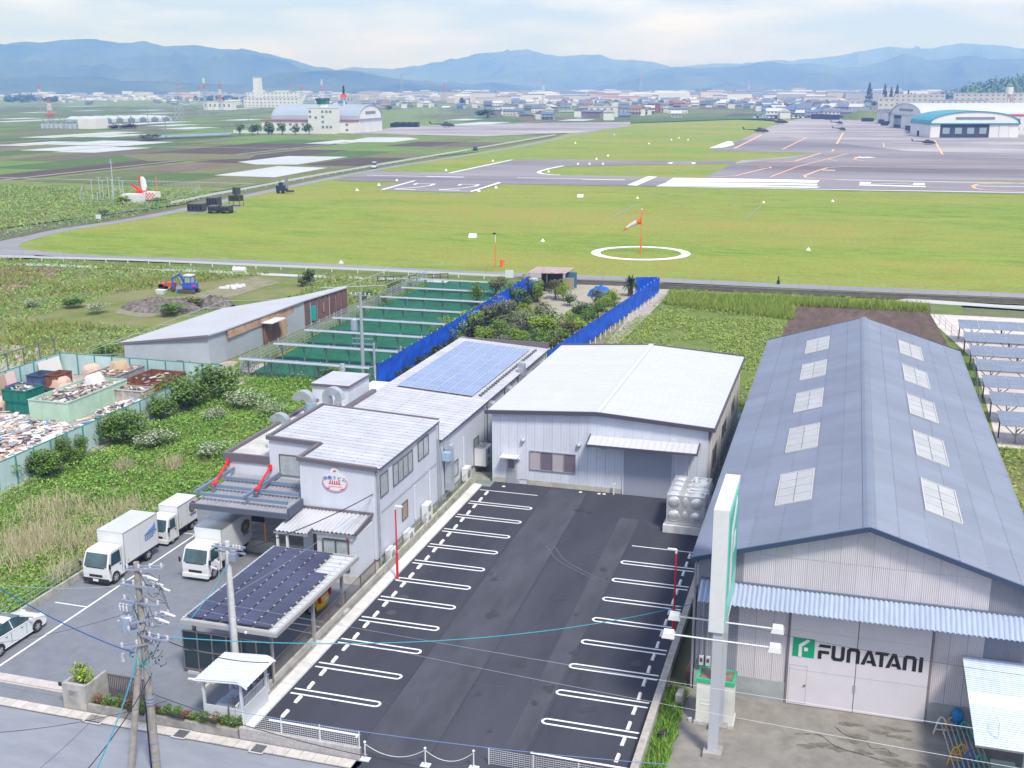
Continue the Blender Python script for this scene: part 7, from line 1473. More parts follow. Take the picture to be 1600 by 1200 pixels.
for s,yy in ((-1,y-0.75),(1,y+0.55)):
 b=MB(); b.extrude([(x-1.15,0.15),(x-0.95,0.0),(x+0.95,0.0),(x+1.15,0.15),(x+1.15,0.36),(x+0.95,0.5),(x-0.95,0.5),(x-1.15,0.36)],'y',yy-0.16,yy+0.2); b.build('track',TRK,ex_)
b=MB(); b.box(x-0.8,x+0.8,y-0.5,y+0.4,0.3,0.6); b.hexa([(x-1.5,y-0.9,0.0),(x-1.35,y-0.9,0.0),(x-1.35,y+0.8,0.0),(x-1.5,y+0.8,0.0)],[(x-1.5,y-0.9,0.4),(x-1.4,y-0.9,0.4),(x-1.4,y+0.8,0.4),(x-1.5,y+0.8,0.4)]); b.build('undercarriage_blade',BLUEP,ex_)
b=MB(); b.prism([(x-0.7,y-0.7),(x+0.8,y-0.7),(x+1.1,y-0.3),(x+1.1,y+0.4),(x+0.8,y+0.75),(x-0.7,y+0.75)],0.62,1.35); b.build('upper_body',BLUEP,ex_); b=MB(); b.box(x+0.75,x+1.115,y-0.72,y-0.3,0.85,1.15); b.build('decal',mat('magenta_decal',(0.55,0.03,0.28),0.5),ex_)
b=MB()
for px_,py_ in ((-0.35,-0.65),(0.6,-0.65),(-0.35,0.3),(0.6,0.3)):b.box(x+px_-0.04,x+px_+0.04,y+py_-0.04,y+py_+0.04,1.35,2.3)
b.build('cab_frame',BLUEP,ex_); b=MB(); b.box(x-0.33,x+0.58,y-0.63,y+0.28,1.4,2.28); b.build('cab_glass',mat('cab_glass_m',(0.30,0.38,0.38),0.1,spec=0.8),ex_); b=MB(); b.box(x-0.45,x+0.7,y-0.75,y+0.4,2.3,2.45); b.build('cab_roof',WHITEB,ex_)
b=MB(); b.bar((x-0.6,y-0.1,1.0),(x-1.35,y-0.1,2.45),0.2,0.26); b.bar((x-1.3,y-0.1,2.45),(x-2.6,y-0.1,1.75),0.18,0.24); b.build('boom',BLUEP,ex_); b=MB(); b.bar((x-2.6,y-0.1,1.85),(x-2.45,y-0.1,0.55),0.16,0.2); b.build('dipper',BLUEP,ex_)
b=MB(); b.cyl((x-0.7,y-0.1,1.5),(x-1.5,y-0.1,1.9),0.05); b.cyl((x-1.6,y-0.1,2.45),(x-2.5,y-0.1,2.0),0.05); b.build('hydraulic_rams',GALV,ex_); b=MB(); b.extrude([(x-2.75,0.15),(x-2.3,0.1),(x-2.3,0.6),(x-2.55,0.65)],'y',y-0.35,y+0.15); b.build('bucket',TRK,ex_)
tag(lump('gravel_heap',-85.8,131.2,1.4,0.9,1.15,mat('grey_gravel',(0.30,0.33,0.33),0.95,var=0.2,scale=4),5),'small grey gravel heap under the excavator arm','heap')
tr_=thing('red_tractor','small faded red tractor in the weeds left of the excavator','tractor',(-88.3,130.6,0)); x,y=-88.0,131.0; RDM=mat('faded_red',(0.50,0.09,0.06),0.6,var=0.15,scale=3)
b=MB(); b.box(x-0.2,x+1.1,y-0.35,y+0.35,0.6,1.15); b.build('bonnet',RDM,tr_); b=MB(); b.box(x-1.3,x-0.5,y-0.5,y+0.5,0.5,0.95); b.build('rear_guard',RDM,tr_)
for xx,r in ((x+0.8,0.3),(x-0.9,0.45)):
 for s in (-0.5,0.42):MB().cyl((xx,y+s,r),(xx,y+s+0.16,r),r,n=14).build('wheel',RUB,tr_)
b=MB(); b.hexa([(-87.75,127.7,0),(-86.75,127.7,0),(-86.75,128.4,0),(-87.75,128.4,0)],[(-87.95,127.6,0.62),(-86.55,127.6,0.62),(-86.55,128.5,0.62),(-87.95,128.5,0.62)]); tag(b.build('plastic_tub',WHITEB),'white plastic tub beside the red tractor','tub')
b=MB(); b.cyl((-87.3,146.8,0.45),(-85.4,147.0,0.45),0.45,n=14); tag(b.build('metal_drum',WHITEB),'white drum lying in the grass near the guard rail','drum')
tag(lump('soil_heap',-81.5,119.5,5.4,3.2,1.1,ground_mat('rubble_soil',[(0.085,0.068,0.064),(0.13,0.105,0.098),(0.055,0.045,0.042),(0.22,0.20,0.195)],[0.5,1.4,1.8],fine=0.4,finescale=5),7,40,0.5),'dark soil heap mixed with rubble beside the dirt track','heap')
tag(lump('soil_heap',-76.0,122.5,2.6,2.2,1.2,MATS['rubble_soil'],8,24,0.5),'smaller soil heap to the right of the large one','heap')
b=MB(); rr=random.Random(4)
for k in range(16):cx,cy=rr.uniform(-82.3,-79.6),rr.uniform(134,137); b.hexa(*[[(cx+dx*s,cy+dy*s,z) for dx,dy in ((-.3,-.2),(.35,-.15),(.25,.25),(-.2,.2))] for z,s in ((0,1),(rr.uniform(.15,.4),.7))])
tag(b.build('rubble_pile',WHITEB),'white plastic sheets and rubble behind the excavator','rubble')['kind']='stuff'
fr2=thing('pipe_trellis','pale pipe trellis frame over the shrubs beyond the grey shed','trellis',(-70,105,0))
b=MB()
for (a,c) in (((125,554),(350,470)),((215,553),(450,468))):
 p0,p1=G(*a,1.8),G(*c,1.8); b.cyl(p0,p1,0.035,n=5)
 for k in range(8):q=[p0[i]+(p1[i]-p0[i])*k/7 for i in range(3)]; b.cyl((q[0],q[1],0),tuple(q),0.03,n=5)
A0,A1,B0,B1=G(125,554,1.8),G(350,470,1.8),G(215,553,1.8),G(450,468,1.8)
for k in range(7):f=k/6; b.cyl([A0[i]+(A1[i]-A0[i])*f for i in range(3)],[B0[i]+(B1[i]-B0[i])*f for i in range(3)],0.03,n=5)
b.build('pipes',mat('pale_green_pipe',(0.30,0.42,0.38),0.5),fr2)
SY0,SY1,SX0_,SX1_=50.0,88.0,-71.8,-54.2
TEALW=mat('pale_teal_sheet',(0.42,0.56,0.58),0.6,var=0.12,scale=0.8,stretch=(1,1,0.4)); TEALD=mat('teal_frame',(0.06,0.27,0.24),0.6)
def panel_wall(P0,P1,h_,label,zgap=0.0,m=TEALW,outer=1,skip=()):
 L_=math.dist(P0,P1); n=round(L_/1.85); t=thing('panel_fence',label,'fence',(*P0,0)); w_=L_/n; ang=math.atan2(P1[1]-P0[1],P1[0]-P0[0])
 pm_=MB().box(-w_/2+0.03,w_/2-0.03,-0.02,0.02,zgap,h_).mesh('sheet',m); po=MB().box(-0.05,0.05,-0.09,0.09,0,h_+0.03).mesh('post',TEALD); tr2=MB().box(-w_/2,w_/2,-0.04,0.04,h_,h_+0.05).mesh('top_rail',TEALD)
 for k in range(n):
  x=P0[0]+(P1[0]-P0[0])*(k+.5)/n; y=P0[1]+(P1[1]-P0[1])*(k+.5)/n; piece('sheet',pm_,t,(x,y,0),(0,0,ang+rr.uniform(-.01,.01))); piece('top_rail',tr2,t,(x,y,0),(0,0,ang)); piece('post',po,t,(x-(P1[0]-P0[0])/n/2,y-(P1[1]-P0[1])/n/2,0),(0,0,ang))
panel_wall((-54.2,48),(-54.2,87.9),2.0,'pale teal sheet fence on the meadow side of the scrapyard')
panel_wall((-71.8,88),(-54.3,88),2.0,'pale teal sheet fence at the far end of the scrapyard')
panel_wall((-71.8,60),(-71.8,87.9),2.0,'pale teal sheet fence along the left side of the scrapyard')
pf=thing('pipe_fence','dark steel pipe frame above the left scrapyard fence','fence',(-72.3,60,0)); ppm=MB().cyl((0,0,0),(0,0,3.4),0.06,n=6).mesh('post',mat('dark_steel',(0.10,0.13,0.14),0.6));
for k in range(14):piece('post',ppm,pf,(-72.3,60+2.15*k,0))
MB().cyl((-72.3,60,3.4),(-72.3,88.3,3.4),0.05,n=6).build('rail',MATS['dark_steel'],pf)
def skip(x0,x1,y0,y1,z0,z1,m,label,rib=0.8,fill=None,open_=True,cat='skip',name='steel_skip'):
 t=thing(name,label,cat,((x0+x1)/2,(y0+y1)/2,z0)); b=MB(); w_=0.06
 b.box(x0,x1,y0,y0+w_,z0,z1); b.box(x0,x1,y1-w_,y1,z0,z1); b.box(x0,x0+w_,y0+w_,y1-w_,z0,z1); b.box(x1-w_,x1,y0+w_,y1-w_,z0,z1); b.box(x0+w_,x1-w_,y0+w_,y1-w_,z0,z0+0.1); b.build('body',m,t)
 b=MB()
 for k in range(int((x1-x0)/rib)+1):x=x0+k*(x1-x0-0.08)/max(1,int((x1-x0)/rib)); b.box(x,x+0.08,y0-0.05,y0,z0,z1)
 for k in range(int((y1-y0)/rib)+1):y=y0+k*(y1-y0-0.08)/max(1,int((y1-y0)/rib)); b.box(x1,x1+0.05,y,y+0.08,z0,z1)
 b.box(x0-0.04,x1+0.06,y0-0.07,y0+0.0,z1-0.08,z1+0.02); b.box(x1,x1+0.07,y0,y1,z1-0.08,z1+0.02); b.build('ribs',m,t)
 if fill:
  b=MB(); rq=random.Random(int(x0*10)&255)
  for k in range(fill):
   cx,cy,cz__=rq.uniform(x0+0.3,x1-0.3),rq.uniform(y0+0.3,y1-0.3),z1-0.35+rq.uniform(0,0.35); s=rq.uniform(0.08,0.35); a=rq.uniform(0,3); b.mi(rq.randrange(5)).bar((cx-s*math.cos(a),cy-s*math.sin(a),cz__),(cx+s*math.cos(a),cy+s*math.sin(a),cz__+rq.uniform(-.12,.12)),rq.uniform(.05,.25),rq.uniform(.02,.12))
  o=b.build('debris',DEB,t); o['kind']='stuff'
 return t
DEB=[mat('debris_white',(0.66,0.65,0.64),0.7),mat('debris_wood',(0.42,0.30,0.22),0.9),mat('debris_grey',(0.28,0.28,0.30),0.8),mat('debris_pink',(0.64,0.50,0.46),0.8),mat('debris_dark',(0.09,0.08,0.09),0.8),mat('debris_blue',(0.12,0.25,0.50),0.7)]
SKG=mat('pale_green_skip',(0.40,0.56,0.46),0.6,var=0.08,scale=1); RUST=mat('rusty_steel',(0.20,0.085,0.055),0.9,var=0.35,scale=2); GREYS=mat('weathered_grey_skip',(0.30,0.28,0.30),0.8,var=0.25,scale=1.5); TEALC=mat('dark_teal_crate',(0.01,0.16,0.13),0.6)
skip(-64.0,-60.2,74.0,82.0,0,1.75,SKG,'long pale green skip heaped with light rubble',0.95,260)
skip(-67.4,-65.0,75.2,77.4,0,1.0,TEALC,'lower dark teal crate of the stack left of the pale green skip',0.6,None,name='steel_crate',cat='crate'); skip(-67.55,-65.15,75.1,77.3,1.04,2.05,TEALC,'upper dark teal crate heaped with scrap',0.6,40,name='steel_crate',cat='crate'); skip(-65.6,-64.4,77.6,79.2,0,0.95,TEALC,'small teal crate behind the stacked teal crates',0.6,name='steel_crate',cat='crate')
skip(-71.0,-69.4,82.2,84.2,0,1.3,mat('faded_blue_steel',(0.07,0.12,0.24),0.8,var=0.3,scale=2),'faded blue and rusty steel crate near the left scrapyard fence',0.5,name='steel_crate',cat='crate'); skip(-69.3,-68.0,82.6,84.6,0,1.35,RUST,'rusty steel crate beside the faded blue one',0.5,name='steel_crate',cat='crate'); skip(-70.6,-68.2,79.0,80.6,0,1.1,mat('purple_steel',(0.16,0.07,0.33),0.7),'purple steel crate in front of the blue and rusty crates',0.6,20,name='steel_crate',cat='crate')
skip(-64.8,-61.8,82.6,87.0,0,1.7,GREYS,'grey ribbed skip with bright bags in it at the far end',0.6,70); skip(-61.2,-57.6,82.0,87.2,0,1.35,RUST,'long rusty skip with brown inside beside the grey ribbed skip',0.8,25); skip(-61.3,-57.4,80.2,81.8,0,1.3,mat('flaky_white_skip',(0.44,0.40,0.38),0.8,var=0.3,scale=2),'flaking white skip side in front of the rusty skip',0.8,30)
skip(-64.9,-62.6,82.2-3.2,82.2-1.3,0,0.6,mat('dark_green_crate',(0.06,0.12,0.09),0.8),'low dark green crate with a tyre on it',0.6,30,name='steel_crate',cat='crate'); skip(-68.4,-65.2,61.0,66.2,0,0.9,RUST,'rusty skip with a blue sheet at the left edge of the photo',0.8,60)
BAGP=mat('peach_bag',(0.55,0.40,0.34),0.85,var=0.08,scale=2); BAGW=mat('white_bag',(0.60,0.60,0.61),0.8,var=0.08,scale=2); BAGR=mat('striped_pink_bag',(0.60,0.30,0.29),0.85,col2=(0.62,0.55,0.52),scale=2.5)
for (cx,cy,r,h_,m,lab) in ((-67.6,87.0,0.95,1.35,BAGP,'tall peach bulk bag with a white top against the far fence'),(-68.2,83.5-0.2,0.95,1.1,BAGP,'peach bulk bag with a white flap left of the far tall one'),(-66.8,82.6,1.1,0.6,BAGP,'slumped peach bag on the ground'),(-65.0,81.9,0.7,1.1,BAGR,'pink and white striped bag by the grey skip'),(-65.2,84.2,0.6,0.9,BAGP,'small peach bag behind the striped one'),(-62.4,80.6,1.05,2.35,BAGW,'white bulk bag on top of the pale green skip'),(-63.6,85.8,1.1,2.2,mat('tan_bag',(0.42,0.32,0.22),0.9),'tan bulk bag heaped in the grey ribbed skip'),(-57.0,68.5,1.3,0.9,BAGW,'white bags heaped at the foot of the meadow-side fence'),(-56.3,70.3,0.9,0.8,BAGP,'pinkish bag beside the white bags at the fence'),(-58.2,62.0,1.5,1.3,BAGP,'big pale pink bag near the front of the scrapyard'),(-68.8,76.6,0.9,0.9,BAGP,'peach bags left of the teal crates'),(-68.0,73.2,1.0,0.7,BAGP,'faded pink bag below the teal crates')):
 tag(lump('bulk_bag',cx,cy,r,r,h_,m,cx,12,0.12),lab,'bag')
for (n_,x0,x1,y0,y1,zmax,lab,sd) in ((1500,-68,-55.5,63,74,0.9,'heaped boards and pale rubble on the scrapyard floor',1),(520,-67.5,-61,77,83,0.8,'pale sheets and scrap between the crates',2),(420,-60,-54.8,74,82,1.2,'mixed scrap piled against the meadow-side fence',3),(600,-71.5,-64,64,76,0.5,'scattered boards at the left of the scrapyard',4),(600,-68,-55,54,64,0.7,'rubble at the near end of the scrapyard',5)):
 b=MB(); rq=random.Random(sd)
 for k in range(n_):
  fx,fy=rq.gauss(.5,.24),rq.gauss(.5,.24)
  if not (0<fx<1 and 0<fy<1):continue
  cx,cy=x0+(x1-x0)*fx,y0+(y1-y0)*fy; zz=zmax*max(0,1-2.2*math.hypot(fx-.5,fy-.5))*rq.random(); s=rq.uniform(0.08,0.6)*(0.6+rq.random()*.6); a=rq.uniform(0,3.14)
  b.mi(rq.choice([0,0,0,0,1,2,3,3,3,0,4,5,1,2])).bar((cx-s*math.cos(a),cy-s*math.sin(a),zz+0.05),(cx+s*math.cos(a),cy+s*math.sin(a),zz+0.05+rq.uniform(-.2,.3)*s),rq.uniform(.05,.5),rq.uniform(.01,.08))
 tag(b.build('scrap_pile',DEB),lab,'scrap',kind='stuff')
for (x,y,z,lab) in ((-67.0,80.3,0.5,'dark tyre on the scrap behind the teal crates'),(-64.2,78.9,0.62,'dark tyre on the low green crate')):
 b=MB(); b.rings([((x,y,z),0.5,0.42),((x,y,z+0.12),0.55,0.46),((x,y,z+0.26),0.5,0.42),((x,y,z+0.2),0.28,0.24)],14); tag(b.build('tyre',RUB),lab,'tyre')
for (y,w_,lab) in ((78.6,1.6,'tan sheet leaning inside the left fence'),(80.2,1.2,'pinkish sheet leaning inside the left fence'),(84.6,3.0,'white sheets leaning inside the left fence')):b=MB(); b.hexa([(-71.4,y,0),(-71.3,y,0),(-71.3,y+w_,0),(-71.4,y+w_,0)],[(-71.7,y,1.8),(-71.62,y,1.8),(-71.62,y+w_,1.8),(-71.7,y+w_,1.8)]); tag(b.build('leaning_sheet',DEB[1] if 'tan' in lab else DEB[3] if 'pink' in lab else DEB[0]),lab,'sheet')
PVB=mat('solar_steel_blue',(0.15,0.185,0.26),0.18,spec=0.8,var=0.1,scale=0.4); PVR2=mat('grey_module_frame',(0.33,0.37,0.44),0.4,0.4); LEGB=mat('brown_steel',(0.10,0.085,0.085),0.6,0.3)
pm2=pv_mesh('solar_panel',1.96,1.02,PVB,PVR2,4,2,0.015)
legm=MB(); legm.box(-0.05,0.05,-0.05,0.05,0,0.9); legm.bar((0,0,0.85),(0,-1.5,1.55),0.07); legm.bar((0,0,0.85),(0,1.1,1.75),0.07); legm.bar((0,0,0.3),(0,0,0.9),0.08); legm.bar((0,0,0.5),(-1.3,0.6,1.62),0.06); legm.bar((0,0,0.5),(1.3,0.6,1.62),0.06); legm=legm.mesh('support',LEG)
for k,yb in enumerate((128.6,122.1,115.6,109.6,103.4,97.6,91.6)):
 t=thing('solar_array',['farthest','second farthest','third farthest','middle','third nearest','second nearest','nearest'][k]+' row of ground-mounted solar panels on the pale gravel','solar array',(12.2,yb,0),'rows of solar panels on the pale gravel')
 nx=12
 for i in range(nx):
  for j in range(3):piece('solar_panel',pm2,t,(13.25+i*2.0,yb-0.55-j*1.05,2.02-0.55*math.sin(.105)-j*1.05*math.sin(.105)),(0.105,0,0))
 b=MB(); b.box(12.3,36.2,yb-0.62,yb-0.54,1.86,1.95); b.box(12.3,36.2,yb-2.7,yb-2.62,1.65,1.73); b.build('purlin',LEGB,t)
 for i in range(8):piece('support',legm,t,(13.6+i*3.1,yb-1.6,0));
 pp=MB().box(-0.05,0.05,-0.05,0.05,0,1.85).mesh('post',LEGB) if k==0 else pp
 for i in range(6):piece('post',pp,t,(12.5+i*4.2,yb-0.6,0))
rail_fence('wire_fence','thin wire fence round the corner of the right-hand solar farm',[(11.6,95),(13.0,120),(10.2,141.5),(60,141.5)],1.3,3.0,mat('fence_grey_green',(0.14,0.19,0.18),0.6),rails=(0.35,0.7,0.99))
GR=mat('guardrail_white',(0.60,0.63,0.67),0.45)
def guardrail(px,label,h_=0.75,every=4.0,cut=0.30):
 P=[G(u,v)[:2] for u,v in px]; t=thing('guard_rail',label,'guard rail',(*P[0],0)); b=MB(); pm_=MB().box(-0.06,0.06,-0.06,0.06,0,h_).mesh('post',GR)
 for i in range(len(P)-1):
  a,c=P[i],P[i+1]; b.bar((a[0],a[1],h_-cut/2),(c[0],c[1],h_-cut/2),0.08,cut); L_=math.dist(a,c); n=max(1,round(L_/every))
  for k in range(n):piece('post',pm_,t,(a[0]+(c[0]-a[0])*k/n,a[1]+(c[1]-a[1])*k/n,0))
 b.build('beam',GR,t)
guardrail([(-80,401.5),(0,406),(200,411.5),(400,420),(600,428.5),(797,438)],'white guard rail between the perimeter road and the weed field')
guardrail([(268,321),(330,308),(400,295),(500,276),(600,258.5),(700,241.5),(800,224),(868,212)],'white guard rail running far along the left side of the airfield',0.9,6.0,0.5)
rail_fence('perimeter_fence','thin green wire fence along the near side of the perimeter road',[G(u,v)[:2] for u,v in ((-60,399),(200,407.5),(400,414),(600,423),(800,433.5),(900,438),(1200,450.5),(1600,468.5),(1750,475))],1.3,4.0,mat('faded_fence_green',(0.20,0.30,0.28),0.6),rails=(0.99,))
rail_fence('perimeter_fence','dark hedge-like wire fence on the left bank of the perimeter road',[G(u,v)[:2] for u,v in ((-20,378),(60,362),(130,350),(220,331),(262,322))],1.2,2.5,mat('fence_grey_green',(0.14,0.19,0.18)),rails=(0.3,0.6,0.98),r=0.05)
rail_fence('timber_fence','row of dark boards and posts beyond the top of the solar strips',[G(u,v)[:2] for u,v in ((590,443),(700,437))],1.0,1.2,mat('dark_timber',(0.09,0.07,0.08),0.9),rails=(0.4,0.9),r=0.06)
b=MB(); x,y,_=G(796,438); b.box(x-0.6,x+0.6,y-0.1,y,0.4,1.5); tag(b.build('notice_board',WHITEB),'white notice board at the end of the guard rail','sign')
t=thing('trellis','pale pipe arbour over young vines at the top of the solar strips','trellis',(-60,140,0)); b=MB()
for (u0,v0,u1,v1) in ((540,447,607,422),(600,446,665,420),(500,450,600,446)):p,q=G(u0,v0,1.5),G(u1,v1,1.5); b.cyl(p,q,0.05,n=5); [b.cyl((p[0]+(q[0]-p[0])*f,p[1]+(q[1]-p[1])*f,0),(p[0]+(q[0]-p[0])*f,p[1]+(q[1]-p[1])*f,1.5),0.04,n=5) for f in (0,.33,.66,1)]
b.build('pipes',WL,t)
flat('green_margin',[(-330,168),(-163,168),(-152,235),(-163,268),(-330,285)],-0.05,WEEDBASE)
flat('green_margin',[(-330,120),(-149,120),(-146,150),(-150,170),(-330,170)],-0.052,WEEDBASE)
#   AIRFIELD objects
OLIVE=mat('olive_drab',(0.035,0.042,0.032),0.6,var=0.2,scale=0.8); OLIVE2=mat('dark_olive_box',(0.055,0.065,0.055),0.7,var=0.3,scale=1.5); ORG_=mat('signal_orange',(0.75,0.16,0.03),0.5)
def P0(u,v):return G(u,v)[:2]
cone=MB().rings([((0,0,0),0.75,0.75),((0,0,0.95),0.03,0.03)],8).mesh('marker',WHITEB)
places=[((848,377),'on the open grass between the orange lamp pole and the painted ring'),((1263,391),'on the open grass right of the painted ring'),((533,411),'beside the perimeter road at the lower left of the grass'),((996,310),'on the grass just above the wind sock'),((1301,315),'on the grass below the runway at the right'),((748,299),'near the right lower corner of the runway numerals'),((775,294),'right of the runway numerals'),((592,290),'left of the runway numerals'),((558,298),'farther left of the runway numerals'),((620,283),'just above the left runway numeral'),((697,267),'above the right runway numeral'),((770,252),'beside the white runway edge line'),((857,269),'inside the hairpin taxi line'),((903,257),'at the top edge of the small grass island'),((921,257),'second at the top edge of the grass island'),((942,257),'third at the top edge of the grass island'),((950,244),'above the grass island'),((932,249),'left of the one above the grass island'),((1049,219),'in the cluster of cones below the far taxiway, left'),((1061,216),'in the cluster of cones below the far taxiway, upper'),((1075,219),'in the cluster of cones below the far taxiway, right'),((1014,225),'left of the cone cluster on the far grass'),((899,224),'alone on the far left grass'),((960,211),'alone on the far middle grass'),((1193,317),'at the end of the bare strip below the runway')]
for i,((u,v),w_) in enumerate(places):
 x,y=P0(u,v); o=bpy.data.objects.new('marker_cone',cone); COL.objects.link(o); o.location=(x,y,0); s=0.55 if v>300 else 0.75; o.scale=(s,s,s); tag(o,'white cone marker '+w_,'marker','white cone markers on the airfield grass')
for (u,v,l) in ((739,371,'larger white wedge marker left of the orange lamp pole'),(907,308,'white wedge marker above the wind sock')):
 x,y=P0(u,v); b=MB(); b.extrude([(y-0.55,0),(y+0.55,0),(y,0.75)],'x',x-0.75,x+0.75); o=b.build('wedge_marker',WHITEB); tag(o,l,'marker')
t=thing('wind_sock','orange pole with a drooping red and white wind sock','wind sock',(WS[0],WS[1],0)); x,y=WS; hp=top(x,y,327)
MB().cyl((x,y,0),(x,y,hp*0.36),0.16,0.13,n=8).build('lower_pole',ORG_,t); MB().cyl((x,y,hp*0.36),(x,y,hp),0.07,0.05,n=8).build('upper_pole',ORG_,t)
b=MB();
for k in range(4):a=k*math.pi/2; b.cyl((x,y,hp-0.5),(x+1.3*math.cos(a),y+1.3*math.sin(a),hp-0.55),0.04,n=5); b.ball((x+1.3*math.cos(a),y+1.3*math.sin(a),hp-0.55),0.13,6,4)
b.build('lamp_arms',ORG_,t); MB().ball((x,y,hp),0.15,6,4).build('top_lamp',WHITEB,t)
zs=hp-1.9; n_=10; segs=5
for k in range(segs):
 f0,f1=k/segs,(k+1)/segs; c0=Vector((x-0.1-2.9*f0,y,zs-1.6*f0**1.3)); c1=Vector((x-0.1-2.9*f1,y,zs-1.6*f1**1.3)); b=MB(); b.cyl(c0,c1,0.5*(1-f0*.7),0.5*(1-f1*.7),n=12,cap=False); b.build('sock_band',ORG_ if k in (0,4) else mat('sock_white',(0.66,0.62,0.60),0.8),t,smooth=True)
x,y=P0(774,418); t=thing('lamp_pole','slim orange pole with a small lamp at the near edge of the airfield','pole',(x,y,0)); hp=top(x,y,366); MB().cyl((x,y,0),(x,y,hp*0.75),0.09,0.07,n=8).build('pole',ORG_,t); MB().cyl((x,y,hp*0.75),(x,y,hp),0.06,n=6).build('mast',WHITEB,t); b=MB(); b.box(x-0.35,x+0.1,y-0.1,y+0.1,hp,hp+0.22); b.build('lamp',BLKP,t)
x,y=P0(785,417); b=MB(); b.cyl((x,y,0),(x,y,1.05),0.33,n=12); b.cyl((x,y,1.05),(x,y,1.15),0.36,n=12); tag(b.build('orange_drum',ORG_),'orange drum standing beside the slim orange pole','drum')
x,y=P0(1216,444); b=MB(); b.cyl((x,y,0),(x,y,0.5),0.22,n=8); b.cyl((x,y,0.5),(x,y,1.1),0.12,0.08,n=8); tag(b.build('boundary_lamp',BLKP),'small black lamp post at the edge of the perimeter road','lamp')
def boxunit(name,label,u,v,w_,d_,h_,m,wheels=False,rz=0.2,z=0.0,cat='trailer',roof=None):
 x,y=P0(u,v); t=thing(name,label,cat,(0,0,0)); zb=0.45 if wheels else 0.12
 b=MB(); b.box(-w_/2,w_/2,-d_/2,d_/2,zb,h_); b.build('body',m,t); b=MB(); b.box(-w_/2-0.04,w_/2+0.04,-d_/2-0.04,d_/2+0.04,h_,h_+0.08); b.build('lid',roof or mat('grey_olive_lid',(0.10,0.11,0.12),0.6),t)
 b=MB()
 for k in range(4):xx=-w_/2+w_*(k+.5)/4; b.box(xx-w_*0.09,xx+w_*0.09,-d_/2-0.03,-d_/2,zb+0.25,h_-0.25)
 b.build('vents',mat('vent_black',(0.012,0.014,0.014),0.8),t)
 if wheels:
  for s in (-1,1):
   for yy in (-d_*0.2,d_*0.25):MB().cyl((s*w_/2-0.1,yy,0.4),(s*w_/2+0.1,yy,0.4),0.4,n=14).build('wheel',RUB,t)
  MB().bar((w_/2,0,0.5),(w_/2+1.2,0,0.35),0.1).build('drawbar',OLIVE,t)
 t.location=(x,y,z); t.rotation_euler=(0,0,rz); return t
boxunit('equipment_shelter','long dark green equipment shelter, leftmost of the radar group',308,330,3.6,2.3,1.7,OLIVE2,False,0.15,cat='shelter')
boxunit('equipment_shelter','tall dark green shelter behind the two generator trailers',335,324,2.6,2.6,2.3,OLIVE2,False,0.1,cat='shelter')
boxunit('generator_trailer','left-hand dark generator trailer with wheels',335,333,1.9,2.4,1.6,OLIVE2,True,0.1); boxunit('generator_trailer','right-hand dark generator trailer with wheels',355,333,1.9,2.4,1.55,OLIVE2,True,0.1)
x,y=P0(370,322); t=thing('mobile_radar','dark olive radar antenna raised on a platform with stilts','radar',(x,y,0));
b=MB(); b.box(x-1.6,x+1.2,y-0.9,y+0.9,1.2,2.5); b.build('cabin',OLIVE,t)
for dx in (-1.4,1.3):[MB().cyl((x+dx,y+dy,0),(x+dx,y+dy,2.4),0.08,n=6).build('stilt',mat('rust_leg',(0.16,0.06,0.05),0.8),t) for dy in (-.9,.9)]
b=MB(); b.grid(lambda a,c:(x-1.1+2.1*a,y-0.3+0.5*(2*a-1)**2+0.2*c,2.7+1.6*c),8,6); b.grid(lambda a,c:(x-1.1+2.1*a,y-0.2+0.5*(2*a-1)**2+0.2*c,2.7+1.6*c),8,6); b.box(x-0.2,x+0.2,y-0.2,y+0.1,2.4,2.9); b.build('antenna',OLIVE,t); MB().ball((x-0.9,y-0.5,2.4),0.22,8,5).build('beacon',ORG_,t)
x,y=P0(445,302); t=thing('radar_truck','dark radar trailer with an upright grey panel near the far guard rail','radar',(x,y,0)); b=MB(); b.box(x-2.0,x+0.5,y-1,y+1,0.7,2.0); b.box(x-1.4,x-0.6,y-.5,y+.5,2.0,2.8); b.cyl((x-1.1,y,2.6),(x-1.3,y,3.6),0.06); b.build('body',mat('navy_black',(0.02,0.035,0.05),0.6),t); b=MB(); b.box(x+0.4,x+1.2,y-0.4,y-0.1,1.2,4.6); b.build('panel',mat('grey_panel',(0.22,0.24,0.26),0.6),t); b=MB(); b.box(x+0.5,x+2.6,y-.4,y+.4,0.4,0.8); b.build('outrigger',OLIVE,t)
for s in (-1.4,0.0):MB().cyl((x+s,y-1.1,0.45),(x+s,y-0.8,0.45),0.45,n=12).build('wheel',RUB,t)
flatpx('radar_pads',[(285,331),(365,318),(385,320),(368,327),(300,334)],0.012,CONC)
x,y=P0(226,314); t=thing('approach_radar','red and white checkered radar with an upright white panel','radar',(x,y,0)); REDP=mat('radar_red',(0.72,0.03,0.02),0.45)
b=MB(); b.box(x-1.4,x+0.4,y-1.2,y+1.2,0.3,2.6); b.build('base',REDP,t)
for i in range(8):
 for j in range(4):b=MB(); b.box(x+0.45+i*0.42,x+0.87+i*0.42,y-1.25,y-1.2,0.5+j*0.42,0.92+j*0.42); b.build('checker',REDP if (i+j)%2 else WHITEB,t)
b=MB(); b.box(x+0.4,x+3.85,y-1.19,y+1.2,0.4,2.3); b.build('cabin',WHITEB,t)
